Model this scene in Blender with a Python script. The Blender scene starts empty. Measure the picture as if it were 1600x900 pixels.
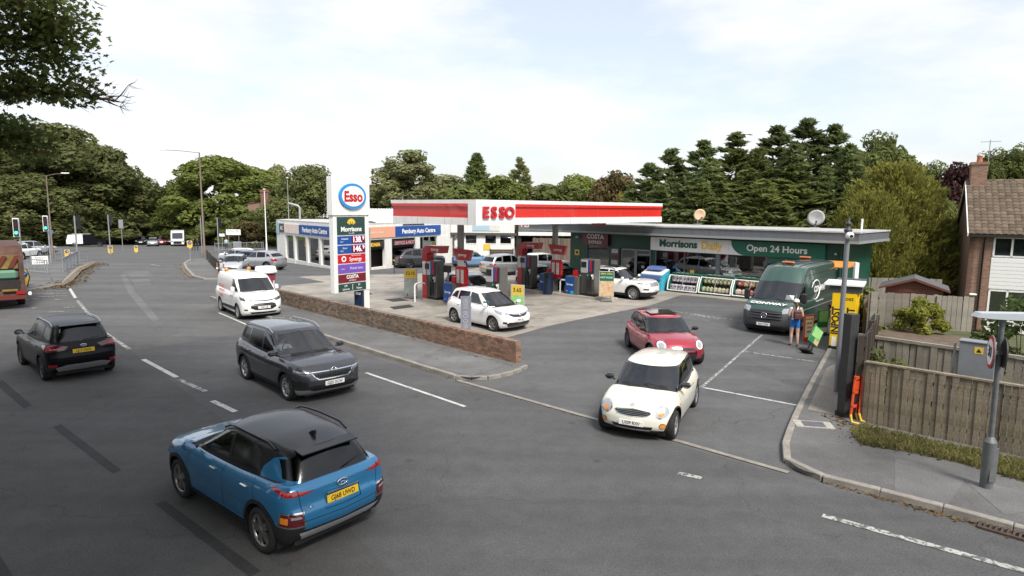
import bpy, bmesh, math, random
import numpy as np
from mathutils import Vector, Matrix, Euler
R = math.radians
scene = bpy.context.scene
COL = scene.collection
random.seed(7)
rng = np.random.default_rng(11)

# ------------------------------------------------------------------ camera
CAM_F, CAM_YH, CAM_H, CAM_ROLL = 980.0, 325.0, 4.85, R(0.5)
PITCH = math.atan((450 - CAM_YH) / CAM_F)
cam_d = bpy.data.cameras.new('camera')
cam = bpy.data.objects.new('camera', cam_d); COL.objects.link(cam)
cam_d.sensor_width = 36.0
cam_d.lens = CAM_F / 1600 * 36.0
cam_d.clip_start = 0.1; cam_d.clip_end = 4000
cam.matrix_world = (Matrix.Translation((0, 0, CAM_H)) @ Matrix.Rotation(R(90) - PITCH, 4, 'X') @ Matrix.Rotation(CAM_ROLL, 4, 'Z'))
scene.camera = cam

# ------------------------------------------------------------------ sky, sun, exposure
SUN_EL, SUN_AZ = R(50), R(157)          # azimuth measured clockwise from +Y
SKY_STRENGTH, SUN_STRENGTH, CLOUD = 0.150, 3.1, 0.74
world = bpy.data.worlds.new("World"); scene.world = world
world.use_nodes = True
nt = world.node_tree; N = nt.nodes; LK = nt.links
for n in list(N): N.remove(n)
out = N.new('ShaderNodeOutputWorld'); bg = N.new('ShaderNodeBackground')
sky = N.new('ShaderNodeTexSky'); sky.sky_type = 'NISHITA'; sky.sun_disc = False
sky.sun_elevation = SUN_EL; sky.sun_rotation = SUN_AZ
sky.air_density = 1.0; sky.dust_density = 2.5; sky.ozone_density = 1.0
tc = N.new('ShaderNodeTexCoord'); mp = N.new('ShaderNodeMapping')
mp.inputs['Scale'].default_value = (1.0, 1.0, 3.2)
LK.new(tc.outputs['Generated'], mp.inputs['Vector'])
nz = N.new('ShaderNodeTexNoise'); nz.inputs['Scale'].default_value = 2.9; nz.inputs['Detail'].default_value = 7; nz.inputs['Roughness'].default_value = .55
LK.new(mp.outputs['Vector'], nz.inputs['Vector'])
rp = N.new('ShaderNodeValToRGB'); rp.color_ramp.elements[0].position = .39; rp.color_ramp.elements[1].position = .64
rp.color_ramp.elements[0].color = (.48, .48, .48, 1)
LK.new(nz.outputs['Fac'], rp.inputs['Fac'])
sk = N.new('ShaderNodeVectorMath'); sk.operation = 'SCALE'; sk.inputs['Scale'].default_value = SKY_STRENGTH
LK.new(sky.outputs['Color'], sk.inputs[0])
mx = N.new('ShaderNodeMix'); mx.data_type = 'RGBA'
LK.new(rp.outputs['Color'], mx.inputs['Factor']); LK.new(sk.outputs['Vector'], mx.inputs['A'])
mx.inputs['B'].default_value = (CLOUD, CLOUD * 1.0, CLOUD * 1.01, 1)
LK.new(mx.outputs['Result'], bg.inputs['Color']); bg.inputs['Strength'].default_value = 1.0
LK.new(bg.outputs['Background'], out.inputs['Surface'])
sun_d = bpy.data.lights.new('sun', 'SUN'); sun = bpy.data.objects.new('sun', sun_d); COL.objects.link(sun)
sun_d.energy = SUN_STRENGTH; sun_d.angle = R(16); sun_d.color = (1, .95, .87)
sd = Vector((math.sin(SUN_AZ) * math.cos(SUN_EL), math.cos(SUN_AZ) * math.cos(SUN_EL), math.sin(SUN_EL)))
sun.rotation_euler = sd.to_track_quat('Z', 'Y').to_euler()
scene.view_settings.view_transform = 'Standard'
scene.view_settings.look = 'None'
scene.view_settings.gamma = 1.0
scene.view_settings.exposure = 0.58
scene.cycles.max_bounces = 8; scene.cycles.transparent_max_bounces = 12
# ------------------------------------------------------------------ terrain height and survey helpers
def gz(y):
 s = max(0.0, y - 35.0)
 return -(.02 * s + .00012 * s * s)
_cp, _sp, _cr, _sr = math.cos(PITCH), math.sin(PITCH), math.cos(CAM_ROLL), math.sin(CAM_ROLL)
_fw = np.array([0, _cp, -_sp]); _u0 = np.array([0, _sp, _cp]); _r0 = np.array([1., 0, 0])
_rt = _cr * _r0 + _sr * _u0; _up = -_sr * _r0 + _cr * _u0
def _ray(px, py): return _fw * CAM_F + _rt * (px - 800) + _up * (450 - py)
def G(px, py, z=0.0, slope=True):
 """place on the ground (or on a level z above it) surveyed from the photograph"""
 d = _ray(px, py); zz = z; P = None
 for _ in range(30):
  P = np.array([0, 0, CAM_H]) + d * ((zz - CAM_H) / d[2])
  zz = z + (gz(P[1]) if slope else 0)
 return Vector(P)
def D(px, py, Y):
 """point at depth Y seen in the direction of a photo position"""
 d = _ray(px, py); return Vector(np.array([0, 0, CAM_H]) + d * (Y / d[1]))

# ------------------------------------------------------------------ materials
MATS = {}
def mat(name, col, rough=.6, metal=0.0, noise=None, bump=None, coat=0.0, spec=.5, emit=None, col2=None, island=None, coord='Object', wear=None):
 """procedural principled material; noise=(scale, amount), bump=(scale, strength), wear=(scale, colour, cut)"""
 if name in MATS: return MATS[name]
 m = bpy.data.materials.new(name); m.use_nodes = True; MATS[name] = m
 t = m.node_tree; p = t.nodes['Principled BSDF']
 c = (*col, 1) if len(col) == 3 else col
 p.inputs['Base Color'].default_value = c
 p.inputs['Roughness'].default_value = rough; p.inputs['Metallic'].default_value = metal
 p.inputs['Specular IOR Level'].default_value = spec
 p.inputs['Coat Weight'].default_value = coat; p.inputs['Coat Roughness'].default_value = .04
 cur = None
 tcn = t.nodes.new('ShaderNodeTexCoord') if (noise or bump or wear) else None
 if noise:
  n = t.nodes.new('ShaderNodeTexNoise'); n.inputs['Scale'].default_value = noise[0]; n.inputs['Detail'].default_value = 6
  n.inputs['Roughness'].default_value = .65
  t.links.new(tcn.outputs[coord], n.inputs['Vector'])
  mr = t.nodes.new('ShaderNodeMapRange'); mr.inputs['From Min'].default_value = .3; mr.inputs['From Max'].default_value = .7
  t.links.new(n.outputs['Fac'], mr.inputs['Value'])
  x = t.nodes.new('ShaderNodeMix'); x.data_type = 'RGBA'
  a = noise[1]; d = col2 or tuple(max(0, k * (1 - a)) for k in col[:3])
  x.inputs['A'].default_value = (*d, 1) if len(d) == 3 else d
  x.inputs['B'].default_value = tuple(min(1, k * (1 + a * .5)) for k in col[:3]) + (1,)
  t.links.new(mr.outputs['Result'], x.inputs['Factor']); cur = x.outputs['Result']
 if wear:
  n = t.nodes.new('ShaderNodeTexNoise'); n.inputs['Scale'].default_value = wear[0]; n.inputs['Detail'].default_value = 8; n.inputs['Roughness'].default_value = .7
  t.links.new(tcn.outputs[coord], n.inputs['Vector'])
  mr = t.nodes.new('ShaderNodeMapRange'); mr.inputs['From Min'].default_value = wear[2]; mr.inputs['From Max'].default_value = wear[2] + .06
  t.links.new(n.outputs['Fac'], mr.inputs['Value'])
  x = t.nodes.new('ShaderNodeMix'); x.data_type = 'RGBA'
  if cur: t.links.new(cur, x.inputs['A'])
  else: x.inputs['A'].default_value = c
  x.inputs['B'].default_value = (*wear[1], 1)
  t.links.new(mr.outputs['Result'], x.inputs['Factor']); cur = x.outputs['Result']
 if island:
  g = t.nodes.new('ShaderNodeNewGeometry'); oi = t.nodes.new('ShaderNodeObjectInfo')
  hs = t.nodes.new('ShaderNodeHueSaturation')
  ad = t.nodes.new('ShaderNodeMath'); ad.operation = 'ADD'
  t.links.new(g.outputs['Random Per Island'], ad.inputs[0]); t.links.new(oi.outputs['Random'], ad.inputs[1])
  fr = t.nodes.new('ShaderNodeMath'); fr.operation = 'FRACT'; t.links.new(ad.outputs[0], fr.inputs[0])
  mr = t.nodes.new('ShaderNodeMapRange'); mr.inputs['To Min'].default_value = 1 - island; mr.inputs['To Max'].default_value = 1 + island
  t.links.new(fr.outputs[0], mr.inputs['Value']); t.links.new(mr.outputs['Result'], hs.inputs['Value'])
  if cur: t.links.new(cur, hs.inputs['Color'])
  else: hs.inputs['Color'].default_value = c
  cur = hs.outputs['Color']
 if cur: t.links.new(cur, p.inputs['Base Color'])
 if bump:
  n = t.nodes.new('ShaderNodeTexNoise'); n.inputs['Scale'].default_value = bump[0]; n.inputs['Detail'].default_value = 5
  t.links.new(tcn.outputs[coord], n.inputs['Vector'])
  b = t.nodes.new('ShaderNodeBump'); b.inputs['Strength'].default_value = bump[1]; b.inputs['Distance'].default_value = .02
  t.links.new(n.outputs['Fac'], b.inputs['Height']); t.links.new(b.outputs['Normal'], p.inputs['Normal'])
 if emit:
  p.inputs['Emission Color'].default_value = (*emit[0], 1); p.inputs['Emission Strength'].default_value = emit[1]
 return m
def glass(name, tint, ior=1.5, boost=0.06, rough=.02):
 if name in MATS: return MATS[name]
 m = bpy.data.materials.new(name); m.use_nodes = True; MATS[name] = m
 t = m.node_tree
 for n in list(t.nodes): t.nodes.remove(n)
 o = t.nodes.new('ShaderNodeOutputMaterial'); mxs = t.nodes.new('ShaderNodeMixShader')
 tr = t.nodes.new('ShaderNodeBsdfTransparent'); tr.inputs['Color'].default_value = (*tint, 1)
 gl = t.nodes.new('ShaderNodeBsdfGlossy'); gl.inputs['Roughness'].default_value = rough; gl.inputs['Color'].default_value = (.95, .97, 1, 1)
 fr = t.nodes.new('ShaderNodeFresnel'); fr.inputs['IOR'].default_value = ior
 ad = t.nodes.new('ShaderNodeMath'); ad.operation = 'ADD'; ad.inputs[1].default_value = boost; ad.use_clamp = True
 t.links.new(fr.outputs[0], ad.inputs[0]); t.links.new(ad.outputs[0], mxs.inputs[0])
 t.links.new(tr.outputs[0], mxs.inputs[1]); t.links.new(gl.outputs[0], mxs.inputs[2])
 t.links.new(mxs.outputs[0], o.inputs['Surface'])
 return m

# ------------------------------------------------------------------ objects
def tag(o, label=None, cat=None, group=None, kind=None):
 if label: o['label'] = label
 if cat: o['category'] = cat
 if group: o['group'] = group
 if kind: o['kind'] = kind
 return o
def empty(name, loc=(0, 0, 0), rz=0.0, label=None, cat=None, group=None):
 o = bpy.data.objects.new(name, None); COL.objects.link(o)
 o.empty_display_size = .2; o.location = loc; o.rotation_euler = (0, 0, rz)
 return tag(o, label, cat, group)
def link(name, me, parent=None, loc=None, rot=None):
 o = bpy.data.objects.new(name, me); COL.objects.link(o)
 if parent is not None: o.parent = parent
 if loc is not None: o.location = loc
 if rot is not None: o.rotation_euler = rot
 return o
KIDS = {}
def copy_tree(o, parent=None, swap=None):
 c = o.copy(); COL.objects.link(c)
 if parent is not None: c.parent = parent
 if swap and c.type == 'MESH':
  for i, s in enumerate(c.data.materials):
   if s and s.name in swap:
    c.material_slots[i].link = 'OBJECT'; c.material_slots[i].material = swap[s.name]
 for ch in kids(o): copy_tree(ch, c, swap)
 return c
def kids(o):
 return [c for c in COL.objects if c.parent == o]

class MB:
 """collects simple solids, then links them as ONE mesh object"""
 def __init__(s): s.v = []; s.f = []; s.m = []; s.sm = []; s.T = Matrix.Identity(4)
 def add(s, vs, fs, mi=0, smooth=False):
  b = len(s.v); T = s.T
  s.v += [tuple(T @ Vector(q)) for q in vs]
  s.f += [tuple(b + i for i in q) for q in fs]
  s.m += [mi] * len(fs); s.sm += [smooth] * len(fs)
  return s
 def box(s, c, d, mi=0, rz=0.0, bev=0.0):
  x, y, z = d[0] / 2, d[1] / 2, d[2] / 2
  M = Matrix.Translation(c) @ Matrix.Rotation(rz, 4, 'Z')
  if bev <= 0:
   vs = [M @ Vector((sx * x, sy * y, sz * z)) for sz in (-1, 1) for sy in (-1, 1) for sx in (-1, 1)]
   return s.add(vs, [(0, 2, 3, 1), (4, 5, 7, 6), (0, 1, 5, 4), (2, 6, 7, 3), (0, 4, 6, 2), (1, 3, 7, 5)], mi)
  b = min(bev, x * .8, y * .8, z * .8)
  vs = []
  for (zz, ins) in ((-z, b), (-z + b, 0), (z - b, 0), (z, b)):
   X, Y = x - ins, y - ins; k = min(b * .7, X * .6, Y * .6)
   for (cx, cy) in ((X, Y - k), (X - k, Y), (-X + k, Y), (-X, Y - k), (-X, -Y + k), (-X + k, -Y), (X - k, -Y), (X, -Y + k)):
    vs.append(M @ Vector((cx, cy, zz)))
  fs = [tuple(range(7, -1, -1)), tuple(24 + i for i in range(8))]
  for k in range(3):
   for i in range(8):
    j = (i + 1) % 8
    fs.append((k * 8 + i, k * 8 + j, k * 8 + 8 + j, k * 8 + 8 + i))
  return s.add(vs, fs, mi)
 def b2(s, lo, hi, mi=0, bev=0.0):
  return s.box([(a + b) / 2 for a, b in zip(lo, hi)], [abs(b - a) for a, b in zip(lo, hi)], mi, 0, bev)
 def tube(s, pts, r, mi=0, n=8, caps=True, smooth=True):
  pts = [Vector(p) for p in pts]; k = len(pts)
  rs = r if isinstance(r, (list, tuple)) else [r] * k
  vs = []; fs = []; prev = None
  for i, p in enumerate(pts):
   d = (pts[min(i + 1, k - 1)] - pts[max(i - 1, 0)]).normalized()
   if prev is None:
    a = Vector((0, 0, 1)) if abs(d.z) < .9 else Vector((1, 0, 0))
    e = d.cross(a).normalized()
   else:
    e = (prev - d * prev.dot(d)).normalized()
   prev = e; g = d.cross(e)
   for j in range(n):
    t = 2 * math.pi * j / n
    vs.append(p + (e * math.cos(t) + g * math.sin(t)) * rs[i])
  for i in range(k - 1):
   for j in range(n):
    q = (j + 1) % n
    fs.append((i * n + j, i * n + q, i * n + n + q, i * n + n + j))
  s.add(vs, fs, mi, smooth)
  if caps:
   s.add(vs[:n], [tuple(range(n - 1, -1, -1))], mi); s.add(vs[-n:], [tuple(range(n))], mi)
  return s
 def cyl(s, p, r, h, mi=0, n=16, r2=None, smooth=True):
  p = Vector(p); return s.tube([p, p + Vector((0, 0, h))], [r, r if r2 is None else r2], mi, n, True, smooth)
 def lathe(s, prof, mi=0, n=24, axis='Z', c=(0, 0, 0), smooth=True, closed=False):
  vs = []; fs = []; k = len(prof); c = Vector(c)
  for (r, h) in prof:
   for j in range(n):
    t = 2 * math.pi * j / n; a, b = r * math.cos(t), r * math.sin(t)
    vs.append(c + (Vector((a, b, h)) if axis == 'Z' else Vector((a, h, b)) if axis == 'Y' else Vector((h, a, b))))
  for i in range(k - 1 if not closed else k):
   for j in range(n):
    q = (j + 1) % n; i2 = (i + 1) % k
    fs.append((i * n + j, i * n + q, i2 * n + q, i2 * n + j))
  return s.add(vs, fs, mi, smooth)
 def prism(s, poly, a0, a1, axis='Z', mi=0, smooth=False):
  """extrude a 2-D outline along an axis; poly is (x,y) for Z, (x,z) for Y, (y,z) for X"""
  n = len(poly)
  def P(q, a): return (q[0], q[1], a) if axis == 'Z' else (q[0], a, q[1]) if axis == 'Y' else (a, q[0], q[1])
  vs = [P(q, a0) for q in poly] + [P(q, a1) for q in poly]
  s.add(vs, [tuple(range(n))[::-1], tuple(range(n, 2 * n))], mi)
  return s.add(vs, [(i, (i + 1) % n, n + (i + 1) % n, n + i) for i in range(n)], mi, smooth)
 def quad(s, a, b, c, d, mi=0): return s.add([a, b, c, d], [(0, 1, 2, 3)], mi)
 def mesh(s, name, mats):
  me = bpy.data.meshes.new(name)
  me.from_pydata(s.v, [], s.f)
  for m in (mats if isinstance(mats, (list, tuple)) else [mats]): me.materials.append(m)
  me.polygons.foreach_set('material_index', s.m); me.polygons.foreach_set('use_smooth', s.sm)
  me.update(); return me
 def build(s, name, mats, parent=None, loc=None, rot=None, fix=True):
  me = s.mesh(name, mats)
  if fix:
   bm = bmesh.new(); bm.from_mesh(me); bmesh.ops.recalc_face_normals(bm, faces=bm.faces); bm.to_mesh(me); bm.free()
  return link(name, me, parent, loc, rot)

def roundrect(w, h, r, n=4, cx=0, cy=0):
 out = []
 for (sx, sy, a0) in ((1, 1, 0), (-1, 1, 90), (-1, -1, 180), (1, -1, 270)):
  for k in range(n + 1):
   a = R(a0 + 90 * k / n)
   out.append((cx + sx * (w / 2 - r) + r * math.cos(a), cy + sy * (h / 2 - r) + r * math.sin(a)))
 return out
def ellipse(a, b, n=32, cx=0, cy=0): return [(cx + a * math.cos(2 * math.pi * k / n), cy + b * math.sin(2 * math.pi * k / n)) for k in range(n)]

_TXT = {}
def text_mesh(s, size, bold=.0, depth=.004, align='CENTER', spacing=1.0, squash=1.0, shear=0.0):
 key = (s, size, bold, depth, align, spacing, squash, shear)
 if key in _TXT: return _TXT[key]
 cu = bpy.data.curves.new('lettering', 'FONT'); cu.body = s; cu.size = size; cu.align_x = align; cu.align_y = 'CENTER'
 cu.offset = bold * size; cu.extrude = depth / 2; cu.space_character = spacing; cu.resolution_u = 3; cu.shear = shear
 o = bpy.data.objects.new('lettering', cu); COL.objects.link(o)
 bpy.context.view_layer.update()
 dg = bpy.context.evaluated_depsgraph_get()
 me = bpy.data.meshes.new_from_object(o.evaluated_get(dg))
 bpy.data.objects.remove(o); bpy.data.curves.remove(cu)
 if squash != 1.0:
  for v in me.vertices: v.co.x *= squash
 me.name = 'lettering'
 _TXT[key] = me
 return me
def text(s, size, m, parent, loc, rot, name='lettering', **k):
 """flat print standing a few mm proud; rot is the face orientation"""
 me = text_mesh(s, size, **k).copy(); me.materials.clear(); me.materials.append(m)
 return link(name, me, parent, loc, rot)
FACE = (R(90), 0, 0)          # text that reads from -Y

def sheet(name, poly, z, m, kind='structure', step=4.0, label=None, cat=None, parent=None, zf=None, y_from=35.0):
 """a ground sheet that follows the terrain, outline in world x,y"""
 from mathutils.geometry import tessellate_polygon
 bm = bmesh.new(); pl = []
 for p in poly:
  q = (float(p[0]), float(p[1]))
  if not pl or (abs(q[0] - pl[-1][0]) + abs(q[1] - pl[-1][1])) > .004: pl.append(q)
 vs = [bm.verts.new((x, y, 0)) for x, y in pl]; poly = pl
 for t in tessellate_polygon([[Vector((x, y, 0)) for x, y in pl]]):
  try: bm.faces.new([vs[i] for i in t])
  except ValueError: pass
 ys = [p[1] for p in poly]; y0, y1 = min(ys), max(ys)
 yy = y_from
 while yy < y1:
  if yy > y0:
   bmesh.ops.bisect_plane(bm, geom=bm.verts[:] + bm.edges[:] + bm.faces[:], plane_co=(0, yy, 0), plane_no=(0, 1, 0))
  yy += step
 for v in bm.verts: v.co.z = (zf or gz)(v.co.y) + z
 bmesh.ops.triangulate(bm, faces=[g for g in bm.faces if len(g.verts) > 4])
 bmesh.ops.recalc_face_normals(bm, faces=bm.faces)
 if sum(g.normal.z * g.calc_area() for g in bm.faces) < 0: bmesh.ops.reverse_faces(bm, faces=bm.faces)
 me = bpy.data.meshes.new(name); bm.to_mesh(me); bm.free(); me.materials.append(m)
 return tag(link(name, me, parent), label, cat, None, kind)
def smooth_line(pts, per=8):
 """Catmull-Rom through points"""
 P = [Vector(p) for p in pts]; P = [2 * P[0] - P[1]] + P + [2 * P[-1] - P[-2]]; out = []
 for i in range(1, len(P) - 2):
  for k in range(per):
   t = k / per; a, b, c, d = P[i - 1], P[i], P[i + 1], P[i + 2]
   out.append(.5 * ((2 * b) + (c - a) * t + (2 * a - 5 * b + 4 * c - d) * t * t + (3 * b - a - 3 * c + d) * t ** 3))
 out.append(P[-2]); return out
# ------------------------------------------------------------------ ground, roads, pavements, markings
def asphalt(name, c, blot=.25, warm=0):
 if name in MATS: return MATS[name]
 m = mat(name, (c + warm, c, c - warm * .5), .86, spec=.35, bump=(160, .35))
 t = m.node_tree; p = t.nodes['Principled BSDF']; tcn = t.nodes.new('ShaderNodeTexCoord')
 def noise(s, d=4, r=.6):
  n = t.nodes.new('ShaderNodeTexNoise'); n.inputs['Scale'].default_value = s; n.inputs['Detail'].default_value = d; n.inputs['Roughness'].default_value = r
  t.links.new(tcn.outputs['Object'], n.inputs['Vector']); return n.outputs['Fac']
 def ramp(v, a, b, lo, hi):
  r = t.nodes.new('ShaderNodeMapRange'); r.inputs['From Min'].default_value = a; r.inputs['From Max'].default_value = b; r.inputs['To Min'].default_value = lo; r.inputs['To Max'].default_value = hi
  t.links.new(v, r.inputs['Value']); return r.outputs['Result']
 def mul(a, b):
  k = t.nodes.new('ShaderNodeMath'); k.operation = 'MULTIPLY'; t.links.new(a, k.inputs[0]); t.links.new(b, k.inputs[1]); return k.outputs[0]
 v = mul(ramp(noise(.35, 6), .3, .7, 1 - blot, 1 + blot), ramp(noise(38, 3, .85), .3, .7, .62, 1.38))
 v = mul(v, ramp(noise(2.6, 5), .35, .7, .90, 1.08))
 vo = t.nodes.new('ShaderNodeTexVoronoi'); vo.feature = 'DISTANCE_TO_EDGE'; vo.inputs['Scale'].default_value = .16; vo.inputs['Randomness'].default_value = 1
 wn = t.nodes.new('ShaderNodeVectorMath'); wn.operation = 'MULTIPLY_ADD'
 n2 = t.nodes.new('ShaderNodeTexNoise'); n2.inputs['Scale'].default_value = .8; n2.inputs['Detail'].default_value = 5; t.links.new(tcn.outputs['Object'], n2.inputs['Vector'])
 t.links.new(n2.outputs['Color'], wn.inputs[0]); wn.inputs[1].default_value = (1.6, 1.6, 0); t.links.new(tcn.outputs['Object'], wn.inputs[2]); t.links.new(wn.outputs[0], vo.inputs['Vector'])
 v = mul(v, ramp(vo.outputs['Distance'], .0005, .0022, .74, 1))
 # wheel-polished streaks along the road and scattered oil drips
 mp_ = t.nodes.new('ShaderNodeMapping'); mp_.inputs['Rotation'].default_value = (0, 0, R(48)); mp_.inputs['Scale'].default_value = (.06, .9, 1); t.links.new(tcn.outputs['Object'], mp_.inputs['Vector'])
 sn = t.nodes.new('ShaderNodeTexNoise'); sn.inputs['Scale'].default_value = 1.0; sn.inputs['Detail'].default_value = 3; t.links.new(mp_.outputs['Vector'], sn.inputs['Vector']); v = mul(v, ramp(sn.outputs['Fac'], .35, .65, .86, 1.12))
 dv = t.nodes.new('ShaderNodeTexVoronoi'); dv.inputs['Scale'].default_value = .8; t.links.new(tcn.outputs['Object'], dv.inputs['Vector']); v = mul(v, ramp(dv.outputs['Distance'], .03, .10, .70, 1))
 x = t.nodes.new('ShaderNodeMix'); x.data_type = 'RGBA'; x.blend_type = 'MULTIPLY'; x.inputs['Factor'].default_value = 1
 x.inputs['A'].default_value = (c + warm, c * 1.015 + warm * .4, c * 1.04 - warm * .6, 1); t.links.new(v, x.inputs['B']); t.links.new(x.outputs['Result'], p.inputs['Base Color'])
 return m
A_road = asphalt('asphalt', .100, .13, .003); A_new = asphalt('newer_asphalt', .088, .10); A_dark = asphalt('trench_asphalt', .038, .12)
A_old = asphalt('worn_asphalt', .077, .18, .003); A_pave = asphalt('pavement_asphalt', .125, .2, .004); A_patch = asphalt('pavement_patch', .145, .15, .003)
M_conc = mat('forecourt_concrete', (.305, .28, .245), .85, noise=(.7, .38), bump=(60, .2), wear=(.5, (.17, .155, .135), .57))
M_kerb = mat('kerb_concrete', (.27, .25, .22), .9, noise=(5, .35), bump=(40, .4))
M_line = mat('road_paint', (.52, .52, .50), .75, noise=(6, .25), wear=(9, (.13, .13, .13), .56))
M_linew = mat('worn_road_paint', (.42, .42, .40), .8, noise=(6, .25), wear=(8, (.10, .10, .10), .47))
M_grass = mat('rough_grass', (.065, .085, .024), .95, noise=(1.2, .5), bump=(20, .6), col2=(.085, .07, .03))
M_litter = mat('dry_leaf_litter', (.17, .135, .09), .95, noise=(4, .45), bump=(30, .8))
def W(pts, z=0.0): return [G(x, y, z).xy for x, y in pts]
sheet('ground', [(-500, -60), (14, -60), (14, 7.6), (8.1, 14.35), (14.0, 24.2), (19.0, 34.5), (21, 60), (500, 60), (500, 700), (-500, 700)], -.02, M_grass, step=8)
sheet('road', [(-150, -30), (13.9, -30), (13.9, 7.4), (8.0, 14.3), (13.95, 24.2), (18.95, 34.5), (20.5, 60), (10, 116), (-170, 116)], 0, A_road)
sheet('road_surface', W([(205, 548), (372, 522), (425, 517), (560, 552), (740, 606), (935, 660), (1230, 744), (1600, 842)]) + [(9.5, 5), (2, 3.2), (-4, 11)], .004, A_new)
sheet('road_surface', W([(-40, 600), (160, 525), (205, 548), (520, 780), (700, 900)]) + [(0, 4), (-9, 3), (-16, 10)], .0035, A_old)
for poly in ([(83, 668), (95, 663), (190, 735), (176, 740)], [(242, 788), (258, 783), (408, 893), (390, 902)], [(-10, 598), (4, 594), (50, 634), (38, 639)], [(-20, 880), (0, 868), (26, 910), (5, 915)]):
 sheet('road_patch', W(poly), .008, A_dark)
for k, q in enumerate(([(192, 425), (232, 424), (240, 432), (205, 434)], [(205, 437), (233, 436), (236, 446), (212, 447)], [(196, 428), (210, 455), (250, 500), (238, 503), (200, 458), (188, 430)], [(1085, 489), (1125, 495), (1105, 503), (1065, 497)])): sheet('worn_patch', W(q), .0062 + .0006 * k, asphalt('scuffed_asphalt', .128, .2))
sheet('road_patch', W([(608, 480), (640, 476), (648, 480), (616, 484)]), .010, A_dark)
# station tarmac and concrete apron
sheet('forecourt_tarmac', W([(745, 606), (935, 657), (1232, 739), (1224, 715), (1245, 660), (1305, 540), (1330, 500)]) + [(17.0, 31.4), (10.0, 37.5), (-2, 49), (-8, 58), (-22, 60), (-24, 46), (-13.5, 33), (-11.9, 31), (.2, 19.2)], .004, asphalt('forecourt_asphalt', .104, .14))
ap = W([(432, 463), (770, 534), (860, 509), (902, 500), (1014, 478), (1066, 461), (1190, 474)]) + [(14.2, 34.2), (9.6, 38.6), (5.2, 44), (1.0, 47.5)] + W([(790, 409), (740, 420), (650, 428), (525, 430), (465, 432.5), (508, 441), (440, 447)])
sheet('forecourt_concrete', ap, .009, M_conc)
for k, pts in enumerate(([(640, 500), (980, 432)], [(700, 517), (1010, 447)], [(560, 478), (900, 425)], [(500, 463), (700, 428)])):   # joints between the slabs
 a, b = W(pts); d = (b - a).normalized(); n = Vector((-d.y, d.x)) * .012
 sheet('slab_joint', [a + n, b + n, b - n, a - n], .012, A_dark)
for q in ([(600, 468), (625, 466), (640, 470), (614, 472)], [(553, 459), (575, 457), (583, 460), (560, 462)]): sheet('filler_cover', W(q), .014, A_dark)
def line(pts, w=.12, m=None, z=.013, name='road_marking'):
 P = W(pts); d = (P[1] - P[0]).normalized(); n = Vector((-d.y, d.x)) * w / 2
 return sheet(name, [P[0] + n, P[1] + n, P[1] - n, P[0] - n], z, m or M_line)
for a in ([(572, 583), (727, 636)], [(342, 489), (400, 514)], [(1093, 605), (1246, 634)]): line(a, .10)
for a in ([(224, 562), (276, 590)], [(105, 446), (118, 466)], [(332, 627), (368, 644)]): line(a, .14)
for a in ([(1165, 550), (1276, 566)], [(1040, 485), (1168, 503)], [(1096, 606), (1190, 524)]): line(a, .09, M_linew)
for a in ([(280, 594), (321, 612)], [(121, 470), (160, 517)], [(162, 519), (202, 546)], [(1285, 806), (1610, 896)], [(1060, 740), (1096, 748)], [(1086, 492), (1124, 499)], [(236, 413), (250, 416)], [(252, 416), (300, 418)]): line(a, .14, M_linew)
for a in ([(66, 455), (104, 454)], [(42, 459.5), (104, 458.5)], [(60, 464), (107, 462)], [(84, 468.5), (100, 468)], [(100, 481), (116, 480)], [(75, 488), (100, 487)], [(20, 470), (60, 467)], [(50, 482), (58, 481.5)]): line(a, .16, M_linew)
line([(716, 595), (936, 657)], .13, M_kerb, .016, 'flush_kerb'); line([(936, 657), (1064, 691)], .13, M_kerb, .016, 'flush_kerb'); line([(1064, 691), (1232, 739)], .13, M_kerb, .016, 'flush_kerb')

_ks = {}
def kerb_run(parent, pts, L=.9, w=.14, h=.115, m=None):
 """single kerbstones laid end to end along a world line"""
 pts = [Vector(p) for p in pts]; cum = [0]
 for a, b in zip(pts[:-1], pts[1:]): cum.append(cum[-1] + (b - a).length)
 def at(s):
  for i in range(len(pts) - 1):
   if s <= cum[i + 1] or i == len(pts) - 2:
    t = (s - cum[i]) / max(1e-6, cum[i + 1] - cum[i]); return pts[i].lerp(pts[i + 1], t)
 s = 0
 while s < cum[-1] - .05:
  e = min(s + L, cum[-1]); a, b = at(s), at(e); l = (b - a).length
  key = (round(l, 2), w, h)
  if key not in _ks:
   k = MB(); k.box((0, 0, (h - .15) / 2), (l - .012, w, h + .15), 0, 0, .012); _ks[key] = k.mesh('kerbstone', m or M_kerb)
  c = (a + b) / 2
  link('kerbstone', _ks[key], parent, (c.x, c.y, gz(c.y) + random.uniform(-.004, .004)), (0, 0, math.atan2(b.y - a.y, b.x - a.x)))
  s = e
def densify(pts, per=6): return [v.xy for v in smooth_line([(*p, 0) for p in pts], per)]
# pavement in front of the brick wall
k1 = W([(330, 466), (395, 489), (450, 508), (526, 533), (620, 563), (713, 592)])
nose = W([(760, 593), (800, 585), (822, 575)])
pv = sheet('pavement', densify(k1 + nose) + [Vector((.45, 19.25))] + [Vector((-11.8, 31.3)), Vector((-12.6, 31.6))], .10, A_pave)
kerb_run(pv, densify(k1)); kerb_run(pv, densify([k1[-1]] + nose), .45, .13, .105)
sheet('pavement_patch', W([(560, 540), (640, 520), (700, 541), (640, 566)], .10), .104, A_patch); sheet('pavement_patch', W([(655, 566), (745, 552), (790, 570), (735, 588)], .10), .104, A_patch)
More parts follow.
